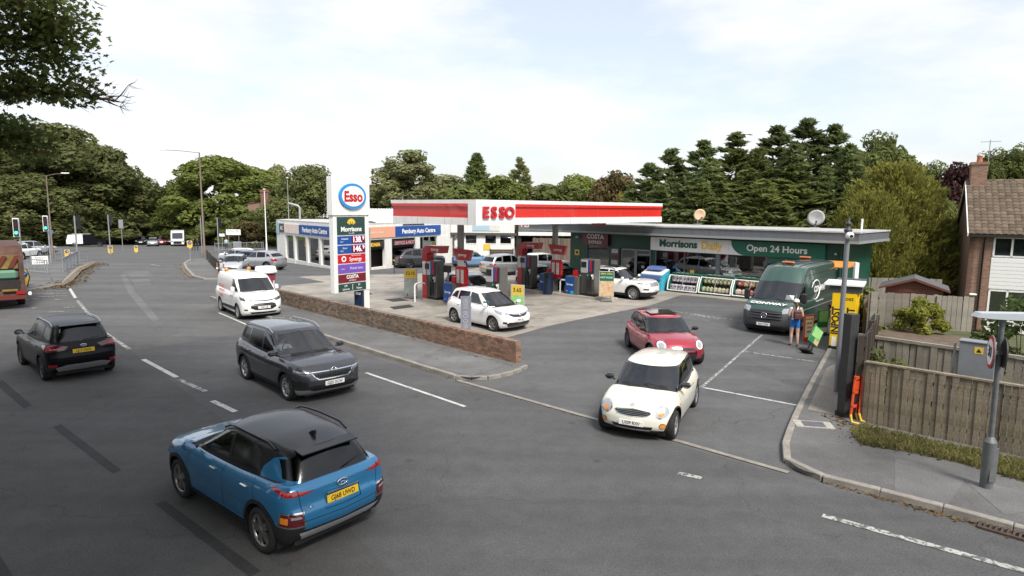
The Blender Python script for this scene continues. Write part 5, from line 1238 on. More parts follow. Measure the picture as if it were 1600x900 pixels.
def streak(m, c, cut=.60, sc=(2.2, 2.2, .22)):
 t = m.node_tree; p = t.nodes['Principled BSDF']; tcn = t.nodes.new('ShaderNodeTexCoord'); mp_ = t.nodes.new('ShaderNodeMapping'); mp_.inputs['Scale'].default_value = sc; t.links.new(tcn.outputs['Object'], mp_.inputs['Vector'])
 n = t.nodes.new('ShaderNodeTexNoise'); n.inputs['Scale'].default_value = 2.2; n.inputs['Detail'].default_value = 7; n.inputs['Roughness'].default_value = .7; t.links.new(mp_.outputs['Vector'], n.inputs['Vector'])
 r = t.nodes.new('ShaderNodeMapRange'); r.inputs['From Min'].default_value = cut - .12; r.inputs['From Max'].default_value = cut + .14; r.inputs['To Max'].default_value = .55; t.links.new(n.outputs['Fac'], r.inputs['Value'])
 x = t.nodes.new('ShaderNodeMix'); x.data_type = 'RGBA'; o = p.inputs['Base Color'].links[0].from_socket; t.links.new(o, x.inputs['A']); x.inputs['B'].default_value = (*c, 1); t.links.new(r.outputs['Result'], x.inputs['Factor']); t.links.new(x.outputs['Result'], p.inputs['Base Color'])
streak(W_, (.52, .51, .47)); streak(W2, (.46, .44, .39), .56); streak(GREYF, (.09, .095, .10)); streak(GREEN, (.02, .05, .04), .58)
# --- the canopy
def canopy():
 N = D(744, 351.5, 27.5); z0 = N.z
 o = empty('canopy', (N.x, N.y, 0), math.atan2(SB.y, SB.x), 'white flat canopy with red band and red capital letters over the pumps', 'canopy')
 L, Wd, H = 15.2, 6.1, 1.09                        # local x runs along the long side, y to the left
 b = MB(); b.b2((.06, .06, z0 + .02), (L - .06, Wd - .06, z0 + H - .1)); b.build('deck', GREYF, o)
 b = MB(); b.b2((.0, .0, z0), (L, Wd, z0 + .03)); b.build('soffit', mat('soffit', (.30, .30, .30), .5), o)
 b = MB()
 for lo, hi in (((-.02, -.08, z0 - .02), (L, 0, z0 + .30)), ((-.02, 0, z0 - .02), (.0, Wd, z0 + .30)), ((-.08, 0, z0 - .02), (-.02, Wd, z0 + .30)), ((-.02, Wd, z0 - .02), (L, Wd + .08, z0 + .30)), ((L, -.08, z0 - .02), (L + .06, Wd + .08, z0 + .30))): b.b2(lo, hi)
 b.build('lower_fascia', W_, o)
 b = MB()
 for lo, hi in (((-.10, -.10, z0 + .93), (L + .06, .12, z0 + 1.10)), ((-.10, .12, z0 + .93), (.12, Wd + .1, z0 + 1.10)), ((.12, Wd - .12, z0 + .93), (L + .06, Wd + .1, z0 + 1.10)), ((L - .1, .12, z0 + .93), (L + .06, Wd - .12, z0 + 1.10))): b.b2(lo, hi)
 b.build('parapet_cap', W_, o)
 n = 2.32
 for (lo, hi, nm) in (((n, -.045, z0 + .30), (L + .02, -.01, z0 + .80), 'red_band'), ((-.045, n * .17, z0 + .30), (-.01, Wd, z0 + .80), 'red_band')):
  b = MB(); b.b2(lo, hi); b.build(nm, REDP, o)
 for (lo, hi) in (((n, -.115, z0 + .80), (L + .07, .0, z0 + .925)), ((-.115, n * .17, z0 + .80), (0, Wd, z0 + .925))):
  b = MB(); b.b2(lo, hi); b.build('red_lip', REDP, o)
 b = MB(); b.b2((-.13, -.13, z0 - .02), (n, -.082, z0 + .925)); b.b2((-.13, -.082, z0 - .02), (-.082, n * .17, z0 + .925)); b.build('corner_panel', W_, o)
 b = MB()
 for k in range(1, 7): b.b2((k * 2.15, -.0825, z0 - .02), (k * 2.15 + .012, -.079, z0 + .295))
 for k in range(1, 3): b.b2((-.0825, k * 2.03, z0 - .02), (-.079, k * 2.03 + .012, z0 + .295))
 for k in range(1, 6): b.b2((n + k * 2.15, -.0475, z0 + .305), (n + k * 2.15 + .010, -.0445, z0 + .795))
 tag(b.build('panel_joints', mat('joint_grey', (.16, .15, .15), .7), o), kind='stuff')  # thin dark strips marking the joints between fascia panels
 for k, ch in enumerate('ESSO'):
  me = text_mesh(ch, .68, bold=.035, depth=.09, squash=1.12).copy(); me.materials.clear(); me.materials.append(RED)
  link('letter', me, o, (.40 + k * .50, -.18, z0 + .52), FACE)
 for P in (Vector((-2.57, 31.22, 0)), Vector((2.45, 36.01, gz(36)))):
  q = o.matrix_basis.inverted() @ P
  b = MB(); b.b2((q.x - .12, q.y - .12, 0), (q.x + .12, q.y + .12, 2.45), 0, .03); b.b2((q.x - .12, q.y - .12, 2.45), (q.x + .12, q.y + .12, z0 + .01), 1); b.build('column', [W_, mat('column_grey', (.25, .245, .235), .5)], o)
 for (x, y) in ((3, 1.5), (3, 4.6), (7.5, 1.5), (7.5, 4.6), (12, 1.5), (12, 4.6)):
  b = MB(); b.b2((x - .3, y - .3, z0 - .03), (x + .3, y + .3, z0 + .005)); b.build('downlight', W_, o)
 return o
CAN = canopy()
def island(p, q, w=.95):
 p, q = Vector(p), Vector(q); d = q - p; L = d.length; c = (p + q) / 2
 b = MB(); b.prism(roundrect(L, w, w * .35, 5), 0, .13, 'Z'); o = b.build('pump_island', mat('island_concrete', (.40, .37, .32), .85, noise=(3, .25)), None, (c.x, c.y, gz(c.y)), (0, 0, math.atan2(d.y, d.x)))
 return tag(o, kind='structure')
P1a, P1b = Vector((-4.5, 32.9, 0)), Vector((.1, 28.5, 0)); P2a, P2b = Vector((.3, 37.6, 0)), Vector((5.5, 32.9, 0))
island(P1a.xy.to_3d(), P1b.xy.to_3d()); island(P2a.xy.to_3d(), P2b.xy.to_3d())
def pump(loc, label, arch=False, side=True):
 o = empty('fuel_pump', (loc[0], loc[1], gz(loc[1]) + .13), ANG, label, 'fuel pump', 'fuel pumps under the canopy')
 # local x along the island, the face we see is -y
 b = MB(); b.b2((-.42, -.26, .10), (.52, .26, 2.0), 0, .03); b.build('cabinet', GREY, o)
 b = MB(); b.b2((-.44, -.28, 0), (.54, .28, .10)); b.build('plinth', paint_black, o)
 b = MB(); b.b2((-.40, -.30, 1.25), (.06, -.26, 1.95), 0, .01); b.build('display_panel', LGREY, o)
 b = MB(); b.b2((-.36, -.315, 1.55), (-.02, -.30, 1.85)); b.build('display', BLACK, o)
 for k, c in enumerate((BLUE, RED, NAVY)):
  b = MB(); x = .10 + k * .13; b.b2((x, -.29, 1.30), (x + .10, -.26, 1.95)); b.build('grade_label', c, o)
 cols = [mat('nozzle_green', (.03, .25, .10), .4), BLACK, mat('nozzle_white', (.6, .62, .6), .4)]
 for k in range(3):
  x = .13 + k * .13
  n = MB(); n.tube([(x - .04, -.36, 1.18), (x, -.34, 1.10), (x + .02, -.30, .92)], [.025, .035, .02], 0, 6); n.b2((x - .03, -.33, .95), (x + .05, -.26, 1.2), 0)
  n.build('nozzle', cols[k], o)
  h = MB(); h.tube(smooth_line([(x + .02, -.29, 1.15), (x + .03, -.42, .85), (x + .02, -.40, .35), (x, -.36, .22), (x - .03, -.33, .40), (x - .03, -.30, 1.3)], 5), .02, 0, 6); h.build('hose', BLACK, o)
 b = MB(); b.b2((-.42, -.275, .12), (.06, -.26, 1.2)); b.build('lower_panel', mat('pump_panel_dark', (.06, .06, .058), .4), o)
 if arch:
  b = MB(); out_ = [(-.60, .02), (-.60, 2.35)] + [(-.60 + .42 * (1 - math.cos(R(a))), 2.35 + .42 * math.sin(R(a))) for a in range(15, 91, 15)] + [(1.05, 2.79), (.93, 2.42), (.02, 2.42)] + [(.0 - .22 * math.sin(R(a)), 2.20 + .22 * math.cos(R(a))) for a in range(15, 91, 25)] + [(-.22, .02)]
  b.prism(out_, -.30, .16, 'Y'); b.build('arch', DKRED, o)
  text('synergy', .20, WHT, o, (.45, -.31, 2.60), FACE, bold=.01, name='arch_lettering')
  b = MB(); b.b2((-.56, -.312, 1.25), (-.28, -.30, 1.95)); b.build('notice', PAPER, o)
 return o
pump((-4.05, 32.35), 'fuel pump with red arch at the left island beside the yellow poster', True)
pump((-.75, 29.5), 'grey fuel pump behind the white five-door hatchback', False)
pump((.95, 37.2), 'fuel pump with red arch on the island nearer the shop', True)
pump((4.25, 34.15), 'grey fuel pump beside the hot food poster near the shop', False)
def wash_box(loc, label):
 o = empty('screenwash_unit', (loc[0], loc[1], gz(loc[1]) + .13), ANG, label, 'service box', 'blue fronted boxes on the pump islands')
 b = MB(); b.b2((-.36, -.30, 0), (.50, .34, 1.0), 0, .02); b.build('cabinet', GREY, o)
 b = MB(); b.b2((-.36, -.32, .03), (.26, -.30, .98)); b.build('front_panel', BLUE, o)
 text('Synergy', .15, WHT, o, (-.04, -.325, .55), FACE, bold=.015, name='lettering')
 b = MB(); b.cyl((-.24, -.32, .16), .045, .01); b.b2((.02, -.325, .04), (.24, -.322, .20), 1); b.build('badge', [WHT, mat('cyan_print', (.02, .40, .62), .4)], o)
 b = MB(); b.b2((.0, -.1, 1.0), (.26, .14, 1.32)); b.build('glove_box', RED, o)
wash_box((-2.95, 31.1), 'blue fronted service box at the left pump island'); wash_box((2.05, 36.05), 'blue fronted service box beside the navy bin under the canopy'); wash_box((3.45, 34.75), 'blue fronted service box directly left of the hot food poster')
for loc, lab in (((-2.2, 30.75), 'black pay terminal screen beside the left pump'),):
 o = empty('pay_terminal', (-3.25, 31.75, .13), ANG, lab, 'terminal'); b = MB(); b.tube([(0, 0, 0), (0, 0, 1.45)], .05, 0, 8); b.build('post', STEEL, o); b = MB(); b.box((0, -.06, 1.62), (.52, .10, .36), 0, 0, .02); b.build('screen', BLACK, o)
def column_sign(P, lab1, lab2):
 # red leaning sign and red payment box fixed to a canopy column
 o = empty('column_sign', (P.x, P.y, gz(P.y)), ANG, lab1, 'sign', 'red signs on the canopy columns')
 b = MB(); b.prism([(-.28, 2.85), (1.10, 2.80), (.92, 2.28), (.02, 2.28)], -.30, -.14, 'Y'); b.build('board', DKRED, o); text('synergy', .20, WHT, o, (.46, -.31, 2.55), FACE, bold=.01)
 o = empty('payment_box', (P.x, P.y, gz(P.y)), ANG, lab2, 'box', 'red boxes on the canopy columns')
 b = MB(); b.prism([(-.02, .82), (.62, .98), (.72, 1.15), (.72, 1.80), (.60, 1.98), (-.02, 1.96)], -.34, -.13, 'Y'); b.build('housing', RED, o)
 for x in (.08, .40): b = MB(); b.b2((x, -.352, 1.15), (x + .20, -.34, 1.82)); b.build('notice', PAPER, o)
column_sign(Vector((-2.57, 31.22, 0)), 'red slanted sign on the left canopy column', 'red box with white notices on the left canopy column')
column_sign(Vector((2.45, 36.01, 0)), 'red slanted sign on the right canopy column', 'red box with white notices on the right canopy column')
def hoop(loc, lab, w=.62, h=.85, rz=ANG, m=None, r=.045):
 o = empty('hoop_barrier', (loc[0], loc[1], gz(loc[1])), rz, lab, 'barrier')
 b = MB(); pts = [(-w / 2, 0, 0), (-w / 2, 0, h - .12), (-w / 2 + .04, 0, h - .03), (-w / 2 + .12, 0, h), (w / 2 - .12, 0, h), (w / 2 - .04, 0, h - .03), (w / 2, 0, h - .12), (w / 2, 0, 0)]
 b.tube(pts, r, 0, 8); b.build('hoop', m or WHT, o); return o
hoop((-4.75, 32.2), 'white hoop barrier at the left end of the near pump island', .7, .95, ANG + R(90)); hoop((3.0, 35.05), 'white hoop barrier between the right column and the pump', .75); hoop((-8.6, 48.5), 'thin dark hoop rail by the silver crossover', 1.2, .8, R(-10), BLACK, .03)
def bin_(loc, lab, r=.26, h=1.05, sq=False):
 o = empty('litter_bin', (loc[0], loc[1], gz(loc[1])), R(-20), lab, 'bin', 'navy litter bins')
 b = MB()
 if sq: b.box((0, 0, h / 2), (.48, .48, h), 0, 0, .05)
 else: b.cyl((0, 0, 0), r, h, 0, 20)
 b.build('body', NAVY, o); b = MB(); b.box((0, 0, h), (.50, .50, .05), 0, 0, .02) if sq else b.cyl((0, 0, h), r + .02, .05, 0, 20); b.build('lid', BLACK, o)
 b = MB(); b.b2((-.12, -.26 if sq else -r - .01, h - .22), (.12, -.245 if sq else -r + .03, h - .10)); b.build('slot', WHT if sq else BLACK, o)
bin_(tuple(G(565, 487).xy), 'square navy bin at the foot of the tall price sign', sq=True); bin_((2.05, 35.35), 'round navy bin beside the right canopy column', .28, 1.2)
# --- pavement posters and the banner
def poster(loc, w, h, rz, lab, top, body, foot=True, lines=()):
 o = empty('poster_stand', (loc[0], loc[1], gz(loc[1])), rz, lab, 'poster stand')
 z0 = .25; b = MB(); b.b2((-w / 2, -.03, z0), (w / 2, .03, z0 + h), 0, .01); b.build('frame', LGREY, o)
 b = MB(); b.b2((-w / 2 + .03, -.036, z0 + h * .62), (w / 2 - .03, -.03, z0 + h - .03)); b.build('upper_print', top, o)
 b = MB(); b.b2((-w / 2 + .03, -.036, z0 + .03), (w / 2 - .03, -.03, z0 + h * .62)); b.build('lower_print', body, o)
 b = MB(); b.b2((-w * .4, -.22, 0), (w * .4, .22, .10), 0, .04); b.b2((-w * .3, -.02, .1), (-w * .25, .02, .3)); b.b2((w * .25, -.02, .1), (w * .3, .02, .3)); b.build('base', mat('stand_grey', (.12, .12, .12), .6), o)
 for (s, sz, x, z, m) in lines: text(s, sz, m, o, (x, -.040, z0 + z), FACE, bold=.01, name='print')
 return o
print_green = mat('green_print', (.10, .38, .10), .5, noise=(4, .8), col2=(.45, .62, .30)); print_food = mat('food_print', (.52, .44, .28), .5, noise=(6, .7), col2=(.45, .20, .10)); print_grey = mat('grey_print', (.40, .43, .40), .5, noise=(4, .35))
poster(tuple(G(642, 466).xy), .78, 1.35, R(-20), 'yellow topped poster stand left of the first pump', YEL, print_grey, lines=[('£2.10', .24, 0, 1.10, BLACK)])
poster((.25, 27.7), .66, 1.22, R(-25), 'yellow and green poster stand behind the white hatchback', YEL, print_green, lines=[('3.65', .25, 0, .98, BLACK), ('SAVE', .13, 0, .45, WHT)])
poster(tuple(G(947, 471).xy), .78, 1.35, R(-12), 'green and cream hot food poster stand by the shop pump', GREEN2, print_food, lines=[('MEAL DEAL', .12, 0, 1.22, YLT), ('HOT FOOD', .12, 0, 1.02, WHT)])
o = empty('banner', (*G(728, 523).xy, .0), R(8), 'tall narrow grey banner sign standing behind the brick wall', 'sign'); b = MB(); b.b2((-.17, -.02, .1), (.17, .02, 1.50)); b.build('panel', mat('banner_grey', (.20, .21, .27), .6, noise=(3, .2)), o)
b = MB(); b.b2((-.20, -.025, .1), (-.17, .025, 1.50)); b.b2((.17, -.025, .1), (.20, .025, 1.50)); b.build('edge_strip', STEEL, o); me = text('HAND CAR WASH', .28, LGREY, o, (0, -.026, .80), (R(90), R(-90), 0), squash=.52, name='print')

# --- the shop
def shop():
 o = empty('shop', (8.77, 39.39, gz(39.4)), ANG, 'dark green flat-roofed convenience shop with white and green fascia signs', 'shop')
 X1, Dp, EH = 11.2, 4.5, 3.3
 b = MB()     # walls: solid green frontage with openings left for the windows
 for lo, hi in (((0, 0, 0), (.22, .25, EH)), ((.22, 0, 0), (10.0, .25, .84)), ((.22, 0, 2.44), (10.0, .25, EH)), ((10.0, 0, 0), (X1, .25, EH)), ((X1 - .25, .25, 0), (X1, Dp, EH)), ((0, .25, 0), (.25, 1.2, EH)),
                   ((-3.0, .95, 2.36), (0, 1.2, EH)), ((-.62, .95, 0), (0, 1.2, 2.36)), ((-3.95, .95, 0), (-3.0, 1.2, EH)), ((-5.75, .95, 2.5), (-3.95, 1.2, EH)), ((-5.75, .95, 0), (-3.95, 1.2, .5)), ((-7.3, .95, 0), (-5.75, 1.2, EH)), ((-7.3, 1.2, 0), (-7.05, Dp, EH)), ((-7.05, Dp - .25, 0), (X1 - .25, Dp, EH))): b.b2(lo, hi)
 b.build('wall', GREEN, o)
 b = MB(); b.b2((-7.05, 1.2, -.02), (X1 - .25, Dp - .25, .02)); b.b2((.25, .25, -.02), (X1 - .25, 1.2, .02)); b.build('shop_floor', mat('shop_floor', (.25, .24, .22), .5), o)
 # roof with deep grey fascia
 rf = MB(); rf.b2((-9.8, -.75, 3.36), (X1 + .75, Dp + .2, 3.86)); ro = rf.build('roof', GREYF, o)
 b = MB(); b.b2((-9.85, -.80, 3.86), (X1 + .80, Dp + .25, 3.93)); b.build('roof_edging', mat('roof_white', (.46, .46, .45), .7, noise=(2, .35)), ro)
 b = MB(); b.b2((-9.85, -.82, 3.34), (X1 + .80, -.75, 3.46)); b.b2((X1 + .75, -.75, 3.34), (X1 + .80, Dp + .2, 3.46)); b.build('gutter', mat('gutter_grey', (.27, .29, .30), .4), ro)
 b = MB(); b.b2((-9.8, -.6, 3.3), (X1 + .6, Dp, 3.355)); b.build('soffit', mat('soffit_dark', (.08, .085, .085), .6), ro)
 # windows
 gm = GREYF
 for x0, x1 in ((.27, 2.22), (2.27, 4.28), (4.52, 7.25), (7.30, 9.92)):
  f = MB()
  for lo, hi in (((x0 - .05, .02, .84), (x0 + .02, .12, 2.44)), ((x1 - .02, .02, .84), (x1 + .05, .12, 2.44)), ((x0, .02, .84), (x1, .12, .90)), ((x0, .02, 2.38), (x1, .12, 2.44))): f.b2(lo, hi)
  fo = f.build('window', gm, o)
  g = MB(); g.b2((x0, .06, .90), (x1, .07, 2.38)); g.build('pane', SHOPG, fo)
  g = MB(); g.b2((x0 + .02, .075, .90), (x1 - .02, .082, 1.32)); g.build('green_film', mat('green_film', (.015, .15, .09), .35), fo)
 b = MB(); b.b2((4.28, -.01, .84), (4.52, .14, 2.44)); b.build('mullion', gm, o)
 b = MB(); b.b2((.1, -.05, .78), (10.1, .0, .84)); b.build('sill', gm, o)
 b = MB(); b.b2((7.35, .045, 2.16), (9.9, .055, 2.37)); b.build('window_banner', GREEN2, o); text('Paypoint payment', .16, WHT, o, (8.8, .03, 2.26), FACE, name='print')
 # goods behind the glass: shelf and rows of packets
 b = MB(); b.b2((.3, .35, 1.26), (9.9, .75, 1.32)); b.build('window_shelf', LGREY, o)
 rg = np.random.default_rng(3); cols = [mat('pack_%s' % n, c, .5) for n, c in (('white', (.7, .7, .68)), ('teal', (.15, .45, .45)), ('red', (.5, .05, .05)), ('blue', (.08, .15, .4)), ('cream', (.6, .55, .35)))]
 x = .4
 while x < 9.8:
  w = rg.uniform(.10, .28); h = rg.uniform(.12, .34); p = MB(); p.b2((x, .40, 1.32), (x + w, .66, 1.32 + h)); p.build('packet', cols[rg.integers(5)], o); x += w + rg.uniform(.02, .16)
 b = MB(); b.b2((-7, 3.2, .02), (10.8, 3.4, 2.3)); b.build('shelving', mat('shelving', (.10, .09, .085), .7, noise=(3, .6), col2=(.30, .20, .14)), o)
 for x0 in (5.3, 8.2):
  b = MB(); b.b2((x0, .085, 1.5), (x0 + .55, .09, 2.12)); b.build('window_poster', MAROON if x0 < 6 else PAPER, o)
 for x in (.55, 2.65):
  b = MB(); b.b2((x, .045, .98), (x + .26, .055, 1.34)); b.build('yellow_notice', YEL, o)
 b = MB(); b.b2((4.75, .045, 1.0), (5.45, .055, 1.30)); b.build('white_sticker', PAPER, o)
 # fascia signs
 sg = MB(); n = 14
 cut = [(-.02, 2.42), (6.05, 2.42)] + [(6.05 - .62 * math.sin(R(90 * k / n)) * 1.35, 2.42 + .80 * (1 - math.cos(R(90 * k / n)))) for k in range(1, n + 1)] + [(-.02, 3.22)]
 sg.prism(cut, -.16, -.002, 'Y'); so = sg.build('white_fascia_sign', W_, o)
 b = MB(); b.b2((4.9, -.13, 2.43), (10.25, -.003, 3.215)); b.build('green_fascia_sign', GREEN2, o)
 text('Morrisons', .60, GLT, so, (1.88, -.175, 2.86), FACE, bold=.035, depth=.03, squash=1.02); text('Daily', .62, YLT, so, (4.05, -.175, 2.83), FACE, bold=.02, depth=.03, squash=1.02)
 text('Open 24 Hours', .50, WHT, o, (7.75, -.135, 2.84), FACE, bold=.022, depth=.01, squash=1.02, name='lettering')
 # entrance
 for x0, x1 in ((-2.95, -1.85), (-1.80, -.70)):
  d = MB()
  for lo, hi in (((x0, 1.0, .03), (x0 + .06, 1.08, 2.32)), ((x1 - .06, 1.0, .03), (x1, 1.08, 2.32)), ((x0, 1.0, 2.24), (x1, 1.08, 2.32)), ((x0, 1.0, .03), (x1, 1.08, .14))): d.b2(lo, hi)
  do = d.build('door', LGREY, o); g = MB(); g.b2((x0 + .06, 1.03, .14), (x1 - .06, 1.04, 2.24)); g.build('pane', DKG, do)
  g = MB(); g.b2(((x0 + x1) / 2 - .12, 1.0, 1.1), ((x0 + x1) / 2 + .12, 1.02, 1.26)); g.build('door_notice', PAPER, do)
 b = MB(); b.b2((-3.75, .90, .35), (-3.1, .95, 2.30)); nb = b.build('notice_board', mat('notice_frame', (.10, .11, .11), .5), o)
 for k, m in enumerate((PAPER, MAROON, PAPER, PAPER, PAPER)):
  b = MB(); b.b2((-3.68, .885, 1.98 - k * .38), (-3.17, .90, 2.25 - k * .38)); b.build('notice', m, nb)
 w = MB(); w.b2((-5.75, 1.0, .5), (-3.95, 1.05, 2.5)); w.build('dark_window', DKG, o); text('Morrisons', .32, mat('etched_grey', (.25, .26, .26), .6), o, (-4.75, .985, 1.55), FACE, name='etched_print')
 b = MB(); b.b2((-6.0, .72, 2.42), (-3.9, .94, 3.28)); co = b.build('coffee_sign', MAROON, o); text('COSTA', .42, WHT, co, (-4.95, .71, 3.02), FACE, bold=.03, squash=1.05); text('EXPRESS', .30, WHT, co, (-4.95, .71, 2.64), FACE, bold=.01)
 b = MB(); b.b2((-6.85, .90, 1.65), (-6.45, .94, 2.05)); yo = b.build('yellow_sign', YEL, o); b = MB(); b.cyl((0, 0, 0), .10, .01); b.build('symbol', BLACK, yo, (-6.65, .89, 1.85), (R(90), 0, 0))
 b = MB(); b.box((-6.6, .85, 2.95), (.16, .3, .14), 0, 0, .04); b.build('wall_lamp', WHT, o); b = MB(); b.box((10.75, -.08, 2.75), (.10, .16, .12), 0, 0, .03); b.b2((10.7, -.05, 1.95), (10.85, 0, 2.1)); b.build('alarm_box', LGREY, o)
 b = MB(); b.tube([(11.0, -.06, 0), (11.0, -.06, 3.3)], .045, 0, 8); b.build('downpipe', GREEN, o)
 return o
SHOP = shop()
def on_shop(x, y, z): return SHOP.matrix_basis @ Vector((x, y, z))
def dish(px, py, Y, r, lab, m, face):
 p = D(px, py, Y); o = empty('satellite_dish', p, face, lab, 'satellite dish', 'satellite dishes on the shop roof')
 b = MB(); b.lathe([(.001, .08), (r * .4, .065), (r * .75, .03), (r, -.02), (r + .015, -.03), (r * .75, .012), (r * .4, .045), (.001, .06)], 0, 28, 'Y'); d_ = b.build('reflector', m, o); d_.rotation_euler = (R(14), 0, 0)
 b = MB(); b.tube([(0, .05, 0), (0, .25, -.1), (0, .3, -(p.z - 3.93) - .0)], .03, 0, 6); b.b2((-.22, .1, -(p.z - 3.93)), (.22, .5, -(p.z - 3.93) + .03)); b.build('mount', STEEL, o)
 b = MB(); b.tube([(0, -.02, -r), (.02, -.38, -r * .55)], .018, 0, 5); b.tube([(-.05, -.02, -r * .96), (-.03, -.38, -r * .6)], .018, 0, 5); b.box((0, -.40, -r * .5), (.08, .12, .08)); b.build('feed_arm', BLACK, o)
dish(1093, 335.5, 39.6, .36, 'round orange tinted satellite dish on the shop roof', mat('orange_dish', (.62, .40, .22), .6, noise=(3, .3), col2=(.66, .50, .36)), R(4)); dish(1275, 340, 34.0, .42, 'large grey satellite dish on the shop roof', mat('grey_dish', (.44, .44, .44), .6, noise=(4, .2)), R(-22))
p = D(1347, 349, 32.5); b = MB(); b.tube([(0, 0, -.2), (0, 0, .52)], .05, 0, 10); tag(b.build('vent_pipe', WHT, None, (p.x, p.y, 3.93)), 'short white vent pipe standing on the shop roof corner', 'vent pipe')
# --- goods outside the shop
def goods_unit(x, lab, kind):
 P = on_shop(x, -.02, 0); o = empty('display_unit', (P.x, P.y, gz(P.y)), ANG, lab, 'display unit', 'green display units outside the shop window')
 w = 1.95
 for s in (0, 1):
  b = MB(); b.prism([(-.05, .0), (-.95, 0), (-1.0, .12), (-.92, .55), (-.68, .98), (-.40, 1.12), (-.05, 1.14)], s * (w - .05), s * (w - .05) + .05, 'Y'); q = b.build('end_panel', mat('unit_green', (.03, .14, .10), .4), o)
  me = q.data
  for v in me.vertices: v.co = Vector((v.co.y, v.co.x, v.co.z))
  for p_ in me.polygons: p_.flip()
 b = MB(); b.b2((.05, -.06, 0), (w - .05, -.02, 1.14)); b.b2((.05, -.95, 0), (w - .05, -.06, .14)); b.b2((.05, -.55, 1.08), (w - .05, -.06, 1.14)); b.build('carcass', mat('unit_green', (.03, .14, .10), .4), o)
 b = MB()
 for xx in (.0, w - .04): b.tube([(xx + .02, -1.0, .14), (xx + .02, -.93, .58), (xx + .02, -.70, 1.0)], .035, 0, 6)
 b.tube([(.02, -1.0, .14), (w - .02, -1.0, .14)], .035, 0, 6); b.tube([(.02, -.70, 1.0), (w - .02, -.70, 1.0)], .035, 0, 6); b.build('door_frame', WHT, o)
 b = MB(); b.tube([(w / 2, -1.0, .16), (w / 2, -.93, .58), (w / 2, -.70, .98)], .014, 0, 5); b.build('door_bar', LGREY, o)
 b = MB(); b.b2((.08, -.52, .14), (w - .08, -.08, .6)); b.build('shelf', mat('shelf_dark', (.03, .03, .03), .7), o)
 rg = np.random.default_rng(int(x * 10) + 5)
 pal = {'tubs': [(.60, .58, .62), (.50, .46, .52)], 'kindling': [(.36, .35, .20), (.30, .33, .16), (.42, .38, .26)], 'bags': [(.50, .06, .05), (.42, .10, .08), (.45, .32, .18), (.15, .22, .10), (.55, .42, .35)]}[kind]
 ms = [mat('goods_%s_%d' % (kind, i), c, .6, noise=(9, .5)) for i, c in enumerate(pal)]
 for row in range(2):
  nn = 7 if kind != 'bags' else 5
  for k in range(nn):
   xx = .14 + (w - .28) * (k + .5) / nn; y = -.80 + row * .22; z = .15 + row * .46; p = MB()
   if kind == 'tubs': p.box((xx, y, z + .17), (.20, .20, .32), 0, 0, .03); p.box((xx, y - .102, z + .20), (.08, .01, .08), 1)
   else: p.box((xx, y, z + .18), ((w - .3) / nn * 1.05, .24, .34), 0, rg.uniform(-.3, .3), .09); p.box((xx, y - .12, z + .2), (.09, .012, .11), 1, 0)
   g = p.build('packet', [ms[rg.integers(len(ms))], PAPER if kind != 'tubs' else BLACK], o)
 for k in range(3):
  b = MB(); b.box((.35 + k * .28, -.30, 1.145), (.16, .10, .01)); b.build('label', PAPER, o)
for x, lab, kd in ((1.75, 'green display unit of white tubs, nearest the blue freezer', 'tubs'), (3.78, 'green display unit of kindling nets, second from the blue freezer', 'kindling'), (5.80, 'green display unit of red bags partly behind the green van', 'bags'), (7.85, 'green display unit mostly hidden behind the green van', 'bags')): goods_unit(x, lab, kd)
P = on_shop(.75, -.75, 0); o = empty('ice_freezer', (P.x, P.y, gz(P.y)), ANG, 'light blue ice freezer with sloping lid beside the shop window', 'freezer')
b = MB(); b.prism([(-.55, 0), (.45, 0), (.45, 1.25), (-.45, .95)], -.75, .75, 'X'); b.build('cabinet', mat('freezer_blue', (.06, .42, .58), .35, noise=(2.5, .35)), o)
b = MB(); b.prism([(-.46, .955), (.40, 1.24), (.40, 1.30), (-.46, 1.01)], -.72, .72, 'X'); b.build('lid', WHT, o)
b = MB(); b.b2((-.7, -.60, .70), (.7, -.50, .92)); b.build('price_rail', mat('freezer_navy', (.12, .18, .42), .4), o); text('ICE', .26, WHT, o, (0, -.61, .40), FACE, bold=.03); b = MB(); b.prism([(-.2, 1.25), (.44, 1.25), (.44, 1.45), (-.1, 1.40)], -.5, .5, 'X'); b.build('header', mat('freezer_navy', (.12, .18, .42), .4), o)

